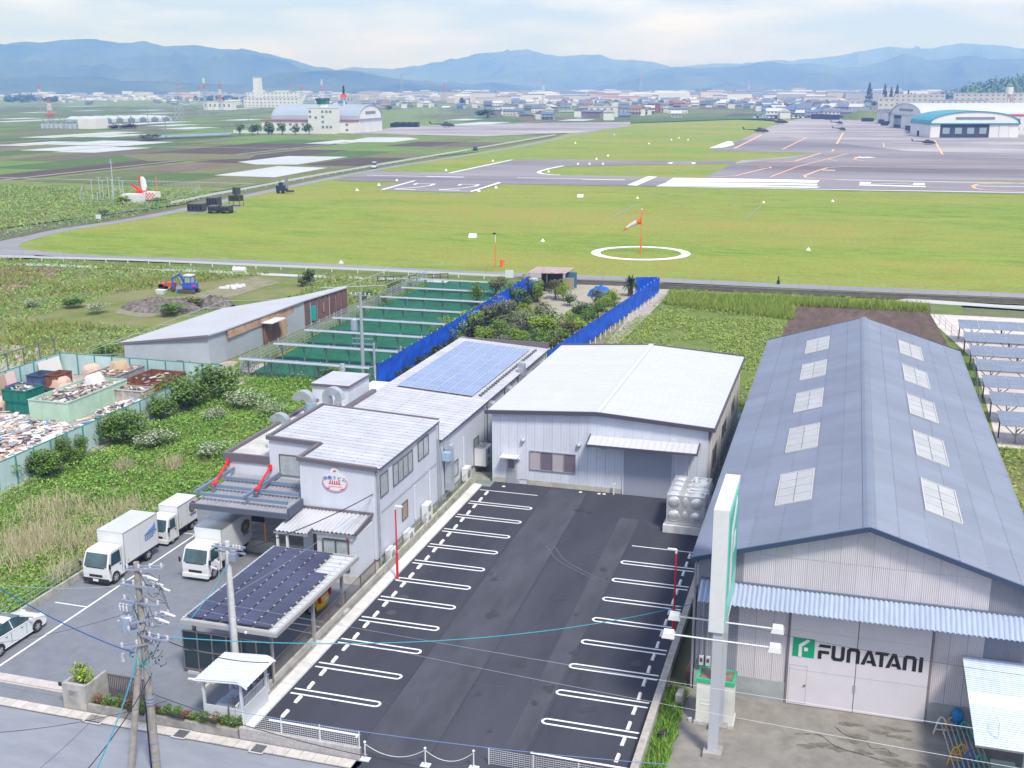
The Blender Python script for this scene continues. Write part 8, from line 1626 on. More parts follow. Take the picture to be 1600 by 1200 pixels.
b=MB(); b.rings([((x+0.5,y-0.6,2.6),0.5,0.3),((x+0.55,y-0.6,3.6),0.85,0.3),((x+0.4,y-0.6,5.2),0.75,0.25),((x+0.2,y-0.6,5.9),0.4,0.2)],14); b.build('dish',WHITEB,t); b=MB(); b.rings([((x+0.1,y-0.3,2.5),0.55,0.3),((x+0.0,y-0.3,3.6),0.8,0.3),((x-0.2,y-0.3,5.3),0.8,0.25),((x-0.3,y-0.3,6.0),0.5,0.2)],14); b.build('dish_frame',REDP,t)
b=MB(); b.bar((x-1.0,y,2.4),(x-3.2,y,4.0),0.3,0.5); b.build('arm',REDP,t); b=MB(); b.cyl((x+3.7,y,2.3),(x+3.7,y,6.0),0.08); b.build('mast',ORG_,t)
x,y=P0(210,316); b=MB(); b.box(x-2.6,x+2.2,y-1.2,y+1.5,0,2.0); o=tag(b.build('radar_hut',WHITEB),'white hut left of the red and white radar','hut')
x,y=P0(178,308); t=thing('antenna_pole','tall pale pole in the fenced antenna field left of the radar','pole',(x,y,0)); MB().cyl((x,y,0),(x,y,9.5),0.13,0.09,n=8).build('pole',mat('pale_mast',(0.42,0.46,0.54),0.5),t); MB().box(x-0.5,x+0.5,y-.05,y+.05,8.6,8.75).build('crossarm',MATS['pale_mast'],t)
for i,(u,v,vt) in enumerate(((145,313,281),(157,313,277),(162,312,282),(171,314,277),(177,314,280),(188,306,277),(193,306,283),(153,316,300))):
 x,y=P0(u,v); b=MB(); hh_=top(x,y,vt); b.cyl((x,y,0),(x,y,hh_),0.10,0.07,n=6); b.box(x-0.6,x+0.6,y-0.05,y+0.05,hh_-0.1,hh_); tag(b.build('antenna_mast',MATS['pale_mast']),'slim grey antenna mast in the fenced field left of the radar','mast','antenna masts in the fenced field')
rail_fence('mesh_fence','pale wire fence round the antenna field and radar',[P0(u,v) for u,v in ((125,317),(128,300),(250,290),(313,298),(305,306),(250,318),(200,318),(128,318))],1.6,2.4,MATS['pale_mast'],rails=(0.3,0.65,0.98))
for (u,v,w_,l) in ((154,346,1.0,'small white sign board on the bank of the perimeter road'),(34,367,0.0,'')):
 if w_:x,y=P0(u,v); b=MB(); b.box(x-0.6,x+0.6,y,y+0.08,0.5,1.4); b.cyl((x,y,0),(x,y,0.6),0.05,n=5); tag(b.build('sign_board',WHITEB),l,'sign')
def minicar(x,y,rz,m,label,van=False,group=None,name='parked_car',cat='car'):
 t=thing(name,label,cat,(0,0,0),group); h_=1.9 if van else 1.45
 b=MB(); b.hexa([(-0.85,-2.2,0.3),(0.85,-2.2,0.3),(0.85,2.2,0.3),(-0.85,2.2,0.3)],[(-0.83,-2.15,0.9),(0.83,-2.15,0.9),(0.83,2.15,0.95),(-0.83,2.15,0.95)]); b.build('body',m,t)
 b=MB(); b.hexa([(-0.8,-1.6 if van else-1.1,0.93),(0.8,-1.6 if van else-1.1,0.93),(0.8,2.0,0.95),(-0.8,2.0,0.95)],[(-0.65,-1.2 if van else-0.4,h_-0.05),(0.65,-1.2 if van else-0.4,h_-0.05),(0.68,1.8 if van else 1.3,h_-0.05),(-0.68,1.8 if van else 1.3,h_-0.05)]); b.build('windows',CARG,t)
 b=MB(); b.box(-0.66,0.66,-1.2 if van else-0.4,1.8 if van else 1.3,h_-0.05,h_+0.03); b.build('roof',m,t)
 b=MB()
 for s in (-0.8,0.8):
  for yy in (-1.4,1.4):b.cyl((s-0.08,yy,0.32),(s+0.08,yy,0.32),0.32,n=10)
 b.build('wheels',RUB,t); t.location=(x,y,0); t.rotation_euler=(0,0,rz); return t
x,y=P0(585,262); minicar(x,y,0.3,WHITEB,'white van on the road beyond the far guard rail',True,name='van',cat='van')
x,y=P0(743,235); minicar(x,y,0.2,mat('black_paint',(0.02,0.02,0.03),0.3),'dark van farther along the road beyond the guard rail',True,name='van',cat='van')
def heli(u,v,rz,s,label,small=False):
 x,y=P0(u,v); t=thing('helicopter',label,'helicopter',(0,0,0))
 b=MB(); n=10; S=[(-3.2,1.2,0.15,0.2),(-2.2,1.5,0.55,0.6),(-1.0,1.65,1.0,0.9),(1.5,1.7,1.1,1.05),(3.2,1.55,1.05,0.9),(4.6,1.25,0.7,0.6),(5.3,1.0,0.15,0.2)]
 if small:S=[(-2.0,1.5,0.12,0.15),(-1.0,1.6,0.5,0.6),(0.3,1.65,0.85,0.9),(1.6,1.6,0.85,0.85),(2.6,1.4,0.5,0.5),(3.0,1.2,0.12,0.15)]
 vs=[]
 for (xx,zz,ry,rz_) in S:
  for i in range(n):a=2*math.pi*i/n; vs.append((xx,ry*math.cos(a),zz+rz_*math.sin(a)))
 b.add(vs,[(k*n+i,(k+1)*n+i,(k+1)*n+(i+1)%n,k*n+(i+1)%n) for k in range(len(S)-1) for i in range(n)]+[tuple(range(n)),tuple(range((len(S)-1)*n,len(S)*n))[::-1]]); b.build('fuselage',OLIVE,t)
 tl=-6.0 if small else-9.0
 b=MB(); b.cyl((-1.0,0,1.9),(tl,0,2.1),0.35,0.14,n=8); b.build('tail_boom',OLIVE,t); b=MB(); b.hexa([(tl-0.5,-0.06,1.9),(tl+0.5,-0.06,2.0),(tl+0.5,0.06,2.0),(tl-0.5,0.06,1.9)],[(tl-1.4,-0.05,3.6),(tl-0.8,-0.05,3.6),(tl-0.8,0.05,3.6),(tl-1.4,0.05,3.6)]); b.box(tl+1.5,tl+2.1,-1.2,1.2,2.02,2.08); b.build('tail_fin',OLIVE,t)
 b=MB(); b.box(tl-1.2,tl-1.1,-0.2,-0.12,2.0,4.0) if not small else b.box(tl-.5,tl-.42,-.2,-.14,1.2,2.9); b.build('tail_rotor',BLKP,t)
 b=MB(); b.box(-1.5,1.3,-0.5,0.5,2.5,3.1) if not small else b.box(-.7,.6,-.35,.35,2.3,2.7); b.cyl((0,0,3.0 if not small else 2.6),(0,0,3.7 if not small else 3.1),0.15); b.build('engine_cowling',OLIVE2,t)
 R_=7.3 if not small else 5.2; zz=3.7 if not small else 3.1
 for s_ in (-1,1):b=MB(); b.hexa([(0,-0.25,zz-0.02),(s_*R_,-0.25,zz-0.3),(s_*R_,0.25,zz-0.3),(0,0.25,zz-0.02)] if s_>0 else[(s_*R_,-0.25,zz-0.3),(0,-0.25,zz-0.02),(0,0.25,zz-0.02),(s_*R_,0.25,zz-0.3)],[(0,-0.25,zz+0.04),(s_*R_,-0.25,zz-0.26),(s_*R_,0.25,zz-0.26),(0,0.25,zz+0.04)] if s_>0 else[(s_*R_,-0.25,zz-0.26),(0,-0.25,zz+0.04),(0,0.25,zz+0.04),(s_*R_,0.25,zz-0.26)]); b.build('rotor_blade',BLKP,t)
 for s_ in (-1,1):b=MB(); b.tube([(-2.0,s_*1.2,0.1),(2.6,s_*1.2,0.1),(3.1,s_*1.2,0.35)],0.08,5); b.cyl((-1.0,s_*1.2,0.1),(-1.0,s_*0.5,0.9),0.06,n=5); b.cyl((1.6,s_*1.2,0.1),(1.6,s_*0.5,0.9),0.06,n=5); b.build('skid',OLIVE,t)
 for s_ in (-1,1):b=MB(); b.box(*((2.2,3.4) if not small else (0.4,1.9)),s_*0.98-0.06 if not small else s_*0.8-.06,s_*0.98+0.06 if not small else s_*0.8+.06,1.6,2.3); b.build('window',CARG,t)
 b=MB(); b.hexa([(4.0,-0.7,1.5),(4.75,-0.5,1.4),(4.75,0.5,1.4),(4.0,0.7,1.5)],[(3.4,-0.75,2.35),(3.9,-0.6,2.1),(3.9,0.6,2.1),(3.4,0.75,2.35)]) if not small else b.hexa([(2.0,-.6,1.4),(2.75,-.4,1.3),(2.75,.4,1.3),(2.0,.6,1.4)],[(1.5,-.6,2.3),(2.0,-.5,2.1),(2.0,.5,2.1),(1.5,.6,2.3)]); b.build('windscreen',CARG,t)
 t.location=(x,y,0.05); t.rotation_euler=(0,0,rz); t.scale=(s,s,s)
heli(1449,226,-0.1,0.72,'nearest dark helicopter in front of the teal-roofed hangar'); heli(1187,208,0.15,1.0,'dark helicopter with a tall rotor head at the left end of the apron'); heli(1218,194,0.1,1.15,'dark helicopter behind the left one on the apron'); heli(697,199,0.25,1.15,'dark helicopter on the tarmac right of the control tower'); heli(1315,205,-0.2,0.85,'small dark helicopter, nearer of the two in the middle of the apron',True); heli(1311,195,-0.2,0.9,'small dark helicopter, farther of the two in the middle of the apron',True)
WB=mat('base_white',(0.64,0.64,0.66),0.6,var=0.05,scale=0.1); ARCH=mat('grey_arch_roof',(0.30,0.36,0.44),0.5,var=0.06,scale=0.05); REDT=mat('red_trim',(0.36,0.07,0.07),0.6); WINB=mat('far_window',(0.18,0.22,0.26),0.2,spec=0.6)
def arch_pts(a0,a1,ze,zt,n=14):
 m_=(a0+a1)/2; w_=(a1-a0)/2; return[(m_-w_*math.cos(math.pi*k/n),ze+(zt-ze)*math.sin(math.pi*k/n)**0.9) for k in range(n+1)]
def arch_hangar(name,label,ax,f,back,a0,a1,ze,zt,wallm,roofm,door=True,bays=7,dark=None,door_z=None,turn=0.0):
 """ax 'x': gable faces +/-X at x=f; ax 'y': gable faces -Y at y=f"""
 t=thing(name,label,'hangar',(f,(a0+a1)/2,0) if ax=='x' else ((a0+a1)/2,f,0)); s=1 if back>f else-1
 A=arch_pts(a0,a1,ze,zt); b=MB(); b.extrude([(a0,0),(a1,0)]+A[::-1],ax,f,back); b.build('wall',wallm,t)
 B=arch_pts(a0-0.6,a1+0.6,ze-0.1,zt+0.35); C=arch_pts(a0-0.6,a1+0.6,ze-0.5,zt-0.05)
 for k in range(len(B)-1):b=MB(); b.extrude([C[k],C[k+1],B[k+1],B[k]],ax,f-s*0.5,back); b.build('roof_strip',roofm,t)
 n_=bays; dz=door_z or ze-0.3
 for k in range(n_):
  p,q=a0+(a1-a0)*k/n_+0.08,a0+(a1-a0)*(k+1)/n_-0.08; b=MB(); d=f-s*0.3-s*0.12*(k%2)
  isd=dark and dark[0]<=k<dark[1]
  if isd:continue
  (b.box(min(d,f-s*0.02),max(d,f-s*0.02),p,q,0.1,dz) if ax=='x' else b.box(p,q,min(d,f-s*0.02),max(d,f-s*0.02),0.1,dz)); b.build('door_leaf',wallm,t)
 if dark:
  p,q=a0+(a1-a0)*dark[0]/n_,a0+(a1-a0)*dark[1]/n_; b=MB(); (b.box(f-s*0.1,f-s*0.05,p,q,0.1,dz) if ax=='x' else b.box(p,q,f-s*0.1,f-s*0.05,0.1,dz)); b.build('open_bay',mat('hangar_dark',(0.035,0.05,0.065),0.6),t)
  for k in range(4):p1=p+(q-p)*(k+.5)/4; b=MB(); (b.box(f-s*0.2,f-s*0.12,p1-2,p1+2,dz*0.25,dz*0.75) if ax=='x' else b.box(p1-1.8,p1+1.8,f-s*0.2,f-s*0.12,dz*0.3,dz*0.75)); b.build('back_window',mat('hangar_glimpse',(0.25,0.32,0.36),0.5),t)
 m_=(a0+a1)/2; b=MB(); z0=ze+(zt-ze)*0.35; hw=(a1-a0)*0.22
 (b.box(f-s*0.2,f-s*0.02,m_-hw,m_+hw,z0,z0+(zt-ze)*0.2) if ax=='x' else b.box(m_-hw,m_+hw,f-s*0.2,f-s*0.02,z0,z0+(zt-ze)*0.2)); b.build('gable_window',WINB,t)
 t.rotation_euler=(0,0,turn)
 b=MB(); (b.box(f-s*1.2,f-s*0.0,a0-0.5,a1+0.5,ze-0.2,ze+0.25) if ax=='x' else b.box(a0-0.5,a1+0.5,f-s*1.2,f-s*0.0,ze-0.2,ze+0.25)); b.build('door_canopy',roofm,t); return t
arch_hangar('hangar','arched grey-blue hangar behind the white control tower','x',-289.0,-348.0,642.5,677,8.2,16.4,WB,ARCH,bays=7)
w2=thing('office_wing','low white office wing with red trim below the arched hangar','building',(-330,641,0)); b=MB(); b.box(-352,-290,636.5,642.3,0,7.0); b.build('wall',WB,w2); b=MB(); b.box(-352.4,-289.6,636,642.3,7.0,7.5); b.build('red_trim',REDT,w2)
for k in range(14):x=-350+k*4.2; [MB().box(x,x+1.8,636.38,636.49,z,z+1.3).build('window',WINB,w2) for z in (1.3,4.5) if not (-318<x<-298)]
ct=thing('control_tower','white control tower with a green glass cab and red beacon','control tower',(-308,633,0)); b=MB(); b.box(-317,-299,630,636.3,0,15.0); b.build('wall',WB,ct); b=MB(); b.box(-317.2,-298.8,629.8,636.4,15.0,15.5); b.build('parapet',WB,ct)
for (dx,z) in ((-15.3,13),(-15.3,10),(-7,13),(-7,10),(-7,4),(-15.3,4),(-4.3,13),(-1.8,13),(-4.3,4),(-1.8,4),(-11.5,9.5),(-7,7)):x=-300+dx*1.0; MB().box(x-1.0,x+0.6,629.88,629.99,z-0.8,z+0.6).build('window',WINB,ct)
cb=(-308.3,633.4); b=MB(); b.rings([((cb[0],cb[1],15.5),3.0,2.6),((cb[0],cb[1],17.2),3.4,3.0)],8); b.build('cab_base',WB,ct); b=MB(); b.rings([((cb[0],cb[1],17.2),3.5,3.1),((cb[0],cb[1],20.0),4.6,4.0)],8); cg=b.build('cab_glass',mat('green_glass',(0.02,0.20,0.16),0.12,spec=0.9),ct)
for k in range(8):a=2*math.pi*k/8; MB().bar((cb[0]+3.52*math.cos(a),cb[1]+3.12*math.sin(a),17.2),(cb[0]+4.62*math.cos(a),cb[1]+4.02*math.sin(a),20.0),0.25).build('mullion',BLKP,cg)
b=MB(); b.rings([((cb[0],cb[1],20.0),5.0,4.4),((cb[0],cb[1],20.7),4.8,4.2)],8); b.build('cab_roof',mat('cab_roof_dark',(0.05,0.06,0.07),0.6),ct); b=MB(); b.cyl((cb[0]-2.5,cb[1],20.7),(cb[0]-2.5,cb[1],23.5),0.15); b.cyl((cb[0],cb[1],20.7),(cb[0],cb[1],22.2),0.2); b.build('aerials',WB,ct)
bt=thing('beacon_tower','red and black beacon mast behind the control tower','mast',(-303,655,0)); MB().cyl((-303,652,0),(-303,652,21),0.5,n=6).build('pole',WB,bt); MB().cyl((-303,652,21),(-303,652,23),2.0,1.4,n=8).build('platform',REDP,bt); MB().cyl((-303,652,23),(-303,652,28),0.8,0.6,n=8).build('radar_head',BLKP,bt)
bw_=thing('block_wall','pale wall with trees along the front of the hangar compound','wall',(-340,628,0))
for k in range(14):MB().box(-366+k*5.0,-361.05+k*5.0,626,626.3,0,1.8).build('wall_panel',WB,bw_)
for k in range(12):
 x,y=P0(614+k*3.4,198.5); boxunit('army_truck','dark army vehicle in the row beside the arched hangar',614+k*3.4,198.5,2.4,5.5,2.6+0.4*(k%3),OLIVE,False,0.1,cat='truck')['group']='row of dark army vehicles beside the arched hangar'
TEALR=mat('teal_roof',(0.02,0.26,0.36),0.45,var=0.06,scale=0.1)
arch_hangar('hangar','teal-roofed arched hangar with open doors and helicopters in front','y',657.0,693.0,38.2,84.5,7.4,13.6,WB,TEALR,bays=9,dark=(1,6),door_z=7.0,turn=0.24)
arch_hangar('hangar','long arched white hangar left of the teal one','x',31.5,150.0,772.0,818,8.5,15.8,WB,mat('pale_arch_roof',(0.46,0.48,0.52),0.5),bays=8,dark=(5,7),turn=0.38)
arch_hangar('hangar','small flat-arched hangar at the far left of the hangar row','x',23.5,60.0,868.0,910,8.5,10.5,WB,MATS['pale_arch_roof'],bays=6,dark=(1,3),turn=0.38)
for (x0,x1,y0,y1,z,l,m) in ((52,150,720,735,10,'white flat-roofed annex with red trim behind the teal hangar',REDT),(100,160,668,690,9,'white annex at the right edge beside the teal hangar',REDT),(34,46,700,740,8.5,'grey annex between the two large hangars',WB)):
 t=thing('annex',l,'building',(x0,y0,0)); MB().box(x0,x1,y0,y1,0,z).build('wall',WB,t); MB().box(x0-.3,x1+.3,y0-.3,y1+.3,z,z+0.7).build('roof',m,t); [MB().box(x0+2+k*5,x0+4.5+k*5,y0-0.12,y0-0.01,zz,zz+1.6).build('window',WINB,t) for k in range(int((x1-x0)/5)-0) for zz in (2.0,z-3) if x0+4.5+k*5<x1]
BEI=mat('beige_render',(0.50,0.48,0.47),0.8,var=0.05,scale=0.05)
def blockbld(u0,u1,v,h_,label,dist=None,m=None,floors=3,d_=14,roofc=None,name='barracks_block',cat='building'):
 a=P0(u0,v); c=P0(u1,v); x0,x1=a[0],c[0]; y0=(a[1]+c[1])/2; t=thing(name,label,cat,(x0,y0,0)); MB().box(x0,x1,y0,y0+d_,0,h_).build('wall',m or BEI,t); MB().box(x0-.3,x1+.3,y0-.3,y0+d_+.3,h_,h_+0.8).build('roof',roofc or BEI,t)
 n_=max(3,int((x1-x0)/(6 if x1-x0<90 else 9))); fl=h_/floors
 for f in range(floors):
  for k in range(n_):xx=x0+(x1-x0)*(k+.3)/n_; MB().box(xx,xx+(x1-x0)/n_*0.38,y0-0.15,y0-0.02,f*fl+fl*0.4,f*fl+fl*0.75).build('window',WINB,t)
 return t
blockbld(1371,1397,176,15,'beige three-storey block at the left of the barracks'); blockbld(1397,1475,171,17,'long beige four-storey barracks above the arched hangar',floors=4); blockbld(1489,1545,170,18,'beige barracks block left of the red and white mast',floors=4); blockbld(1546,1640,170,18,'beige barracks block at the right edge of the photo',floors=4); blockbld(1452,1542,172,11,'lower grey-roofed block with a long window row',floors=2,roofc=ARCH)
blockbld(0+1318,1345,171,10,'pale low block left of the conical trees',floors=2);
tag(lump('grass_berm',7,1010,18,30,7,GRASS2,3,16,0.1),'grassy mound left of the hangar row','mound')
CP_=[WHITEB,mat('silver_paint',(0.42,0.44,0.47),0.3,0.5),mat('dark_blue_paint',(0.03,0.05,0.10),0.3),mat('black_paint',(0.02,0.02,0.03),0.3),WHITEB]
carm=[]
for m in CP_:
 b=MB(); b.hexa([(-0.9,-2.2,0.25),(0.9,-2.2,0.25),(0.9,2.2,0.25),(-0.9,2.2,0.25)],[(-0.85,-2.15,0.9),(0.85,-2.15,0.9),(0.85,2.15,0.95),(-0.85,2.15,0.95)]); b.mi(1).hexa([(-0.82,-1.2,0.93),(0.82,-1.2,0.93),(0.82,2.0,0.95),(-0.82,2.0,0.95)],[(-0.66,-0.5,1.4),(0.66,-0.5,1.4),(0.66,1.3,1.4),(-0.66,1.3,1.4)]); b.mi(0).box(-0.66,0.66,-0.5,1.3,1.4,1.47); carm.append(b.mesh('parked_car',[m,CARG]))
rq=random.Random(21)
for k in range(120):
 u=1178+rq.random()*150; v=184.6-rq.randrange(3)*1.6; x,y=P0(u,v); i=rq.randrange(5); o=bpy.data.objects.new('parked_car',carm[i]); COL.objects.link(o); o.location=(x,y,0); o.rotation_euler=(0,0,rq.choice((0.2,0.3,-0.2,1.7))); s=1.35; o.scale=(s,s,s)
 tag(o,['white','silver','dark blue','black','white'][i]+' car in the crowded car park beyond the apron','car','cars parked beyond the far edge of the apron')
for k in range(10):
 u=[1351,1355,1360,1378,1382,1421,1426,1431,1436,1440][k]; v=[190,190,190,193,196,204,206,208,210,213][k]; boxunit('army_truck','dark army lorry parked beside the right-hand hangars',u,v,2.6,6.0,2.9,OLIVE,False,0.5,cat='truck')['group']='dark army lorries by the right-hand hangars'
for (u,v) in ((1275,186),(1281,186),(1288,186),(1296,187),(1304,187)):boxunit('army_truck','dark army lorry in the row at the far edge of the apron',u,v,2.6,8.0,4.0,OLIVE,False,1.4,cat='truck')['group']='dark army lorries at the far edge of the apron'
#   TOWN on the plain
rq=random.Random(77)
WALLS=[mat('house_wall_%s' % n,c,0.8) for n,c in dict(white=(0.60,0.60,0.61),cream=(0.50,0.46,0.42),grey=(0.36,0.37,0.40),brown=(0.24,0.19,0.17)).items()]
ROOFS=[mat('house_roof_%s' % n,c,0.6) for n,c in dict(slate=(0.14,0.16,0.21),blue=(0.10,0.15,0.25),brown=(0.24,0.13,0.10),pale=(0.46,0.47,0.50)).items()]
wn=['white','cream','grey','brown']; rn=['slate','blue','brown','pale']
HM={}
def house_mesh(i,j,k):
 if (i,j,k) in HM:return HM[(i,j,k)]
 b=MB(); w_,d_,h_=((10,8,5.6),(13,9,5.8),(9,8,3.2),(20,12,5.0))[k]; rh=(2.2,2.4,1.9,1.5)[k]
 b.mi(0).box(-w_/2,w_/2,-d_/2,d_/2,0,h_); b.mi(1).extrude([(-d_/2-.6,h_-0.1),(d_/2+.6,h_-0.1),(0,h_+rh)],'x',-w_/2-.6,w_/2+.6)
 if k<2:b.mi(1).hexa([(-w_/2-1,-d_/2-1.6,2.8),(w_/2+1,-d_/2-1.6,2.8),(w_/2+1,-d_/2,3.3),(-w_/2-1,-d_/2,3.3)],[(-w_/2-1,-d_/2-1.6,2.95),(w_/2+1,-d_/2-1.6,2.95),(w_/2+1,-d_/2,3.5),(-w_/2-1,-d_/2,3.5)])
 n_=int(w_/3)
 for q in range(n_):
  xx=-w_/2+w_*(q+.3)/n_
  for z in ((0.9,) if h_<4 else (0.9,3.9)):b.mi(2).box(xx,xx+1.5,-d_/2-0.08,-d_/2-0.01,z,z+1.2)
 HM[(i,j,k)]=b.mesh('house',[WALLS[i],ROOFS[j],WINB]); return HM[(i,j,k)]
zones=[(1185,1352,164,185.5,120,'in the dense rows left of the hangars'),(760,1070,168,188,26,'scattered in the fields in the middle of the photo'),(760,1190,157,170,110,'at the near edge of the distant town'),(480,760,160,172,26,'beyond the fields right of the control tower'),(0,420,156,164,18,'far across the paddies at the left')]
cnt=0; used_=[]
for (u0,u1,v0,v1,n_,lab) in zones:
 k_=0; tries=0
 while k_<n_ and tries<4000:
  tries += 1; u=rq.uniform(u0,u1); v=v0+(v1-v0)*(rq.random()**(1.0 if n_>50 else 0.8))
  if 1178<u<1335 and v>180 and u<1190:continue
  x,y=P0(u,v)
  if any((x-a)**2+(y-c)**2<15**2 for a,c in used_):continue
  used_.append((x,y)); i,j,k=rq.choice((0,0,0,1,2,3)),rq.choice((0,0,1,1,2,3)),rq.choice((0,0,1,2,3) if n_<40 else (0,0,1,1,2))
  o=bpy.data.objects.new('house',house_mesh(i,j,k)); COL.objects.link(o); o.location=(x,y,-0.1); o.rotation_euler=(0,0,rq.choice((0.1,0.2,-0.3,1.6,1.8))); o.scale=(1,1,rq.uniform(.9,1.25))
  tag(o,'%s %s-roofed %s %s' % (wn[i],rn[j],('house','wide house','single-storey house','long shed-like house')[k],lab),'house','houses '+lab); k_ += 1
for (u0,u1,v,h_,lab,m,fl,rc_) in ((918,962,183,9,'white two-storey hall beside a brown house in the middle fields',WB,2,None),(963,985,180,6,'grey gabled hall right of the white two-storey hall',WALLS[2],1,ROOFS[0]),(904,918,182,8,'brown building left of the white hall',WALLS[3],2,None),(1012,1029,176,9,'dark red-brown house beyond the white hall',mat('brick_dark',(0.28,0.10,0.09),0.8),2,ROOFS[0]),(378,470,168,13,'long white factory block below the tall white tower',WB,3,None),(385,467,158,18,'white factory block behind the long one',WB,3,None),(316,364,172,10,'white hall with blue base in the paddies',WB,1,None),(531,553,163,14,'grey hall behind the control tower',WALLS[2],1,ROOFS[3]),(575,622,162,6,'low pale hall right of the arched hangar',WALLS[1],1,mat('green_roof',(0.20,0.33,0.28),0.6)),(940,985,161,8,'long white-roofed hall in the town',WB,1,ROOFS[3]),(1238,1257,147,22,'tall beige block far behind the houses',BEI,5,None),(1282,1330,152,14,'long pale block above the houses',BEI,4,None),(1378,1408,151,22,'brown-roofed mound-like hall on the skyline at the right',BEI,3,mat('dull_roof',(0.28,0.25,0.25),0.8)),(780,800,179,8,'white barn right of the control tower fields',WB,1,ROOFS[0]),(755,778,183,6,'dark farmhouse with trees beside the white barn',WALLS[3],1,ROOFS[0]),(858,895,160,8,'pale green-roofed hall in the town',WB,2,MATS['green_roof']),(700,742,158,7,'teal-roofed shed row in the town',WALLS[1],1,MATS['green_roof']),(1006,1050,150,14,'white apartment block in the distant town',WB,4,None),(1110,1150,152,12,'cream apartment block in the distant town',WALLS[1],4,None)):
 blockbld(u0,u1,v,h_,lab,m=m,floors=fl,roofc=rc_,name='town_building',d_=25 if v<165 else 12)
x,y=P0(402,166); t=thing('white_tower','tall plain white tower rising from the factory at the left','tower',(x,y,0)); MB().box(x-5,x+5,y,y+10,0,42).build('shaft',WB,t); MB().box(x-5.3,x+5.3,y-.3,y+10.3,42,44).build('top_band',WALLS[2],t)
gt=thing('greenhouse','row of joined glasshouses with pale gables beyond the paddies','greenhouse',(-575,820,0)); ORG[gt.name]=(0,0,0); GLH=mat('greenhouse_film',(0.46,0.50,0.55),0.3,spec=0.7)
for k in range(7):
 a=P0(142+k*18.2,192.3-k*0.45); c=P0(142+(k+1)*18.2,192.3-(k+1)*0.45); w_=math.dist(a,c); an=math.atan2(c[1]-a[1],c[0]-a[0]); b=MB(); b.extrude([(0,0),(w_-0.2,0),(w_-0.2,2.4),(w_/2,4.6),(0,2.4)],'y',0,45); o=b.build('glass_bay',GLH,gt); o.location=(a[0]+575,a[1]-820,0); o.rotation_euler=(0,0,an)
 b=MB(); b.extrude([(w_*.2,0.1),(w_*.8,0.1),(w_*.8,2.4),(w_/2,3.6),(w_*.2,2.4)],'y',-0.1,-0.02); g2=b.build('gable',mat('greenhouse_dark',(0.14,0.19,0.24),0.4),gt); g2.location=o.location; g2.rotation_euler=o.rotation_euler
x,y=P0(88,201); t=thing('substation','pale substation yard with frames and a white hall','substation',(x,y,0)); MB().box(x+18,x+32,y,y+14,0,7).build('hall',WB,t)
for k in range(12):MB().cyl((x-15+k*2.8,y+rq.uniform(0,20),0),(x-15+k*2.8,y+3,rq.uniform(4,8)),0.25,n=5).build('frame_post',MATS['pale_mast'],t)
for k in range(8):MB().box(x-14+k*3.8,x-12.2+k*3.8,y+2,y+5,0,3.2).build('switchgear',MATS['pale_mast'],t)
a,c=P0(222,219),P0(360,213); b=MB(); t=thing('field_solar','long low dark-blue solar row across the paddies','solar array',(*a,0));
for k in range(12):f=k/12; f1=(k+.92)/12; MB().hexa([(a[0]+(c[0]-a[0])*f,a[1]+(c[1]-a[1])*f,0.9),(a[0]+(c[0]-a[0])*f1,a[1]+(c[1]-a[1])*f1,0.9),(a[0]+(c[0]-a[0])*f1-3,a[1]+(c[1]-a[1])*f1+9,1.8),(a[0]+(c[0]-a[0])*f-3,a[1]+(c[1]-a[1])*f+9,1.8)],[(a[0]+(c[0]-a[0])*f,a[1]+(c[1]-a[1])*f,1.0),(a[0]+(c[0]-a[0])*f1,a[1]+(c[1]-a[1])*f1,1.0),(a[0]+(c[0]-a[0])*f1-3,a[1]+(c[1]-a[1])*f1+9,1.9),(a[0]+(c[0]-a[0])*f-3,a[1]+(c[1]-a[1])*f+9,1.9)]).build('solar_panel',PVB,t)
def mast(u,vb,vt,w_,cols,label,arms=0,red_disc=False,wb_=None):
 x,y=P0(u,vb); H_=top(x,y,vt); t=thing('lattice_mast',label,'mast',(x,y,0)); n=len(cols)
 for k in range(n):
  b=MB(); z0,z1=H_*k/n,H_*(k+1)/n; w0,w1=w_*(1-0.75*k/n),w_*(1-0.75*(k+1)/n); w_=w_; r=max(0.10,w_*0.035)*(1+math.hypot(x,y)/4000)
  for sx,sy in ((-1,-1),(1,-1),(1,1),(-1,1)):b.bar((x+sx*w0,y+sy*w0,z0),(x+sx*w1,y+sy*w1,z1),r*1.3)
  for (p,q) in (((-1,-1),(1,-1)),((1,-1),(1,1)),((-1,1),(1,1)),((-1,-1),(-1,1))):b.bar((x+p[0]*w0,y+p[1]*w0,z0),(x+q[0]*w1,y+q[1]*w1,z1),r); b.bar((x+q[0]*w0,y+q[1]*w0,z0),(x+p[0]*w1,y+p[1]*w1,z1),r)
  b.build('mast_section',cols[k],t)
 for k in range(arms):z=H_*(0.97-0.09*k); MB().bar((x-w_*1.3,y,z),(x+w_*1.3,y,z),0.5).build('crossarm',cols[-1],t)
 if red_disc:MB().cyl((x,y,H_*.42),(x,y,H_*.46),w_*1.5,n=12).build('platform',REDP,t)
GS=mat('mast_grey',(0.30,0.34,0.40),0.6); RDm,WTm=mat('faded_mast_red',(0.50,0.12,0.10),0.6),WB  # red dulled in the colour to paint distance haze onto the masts
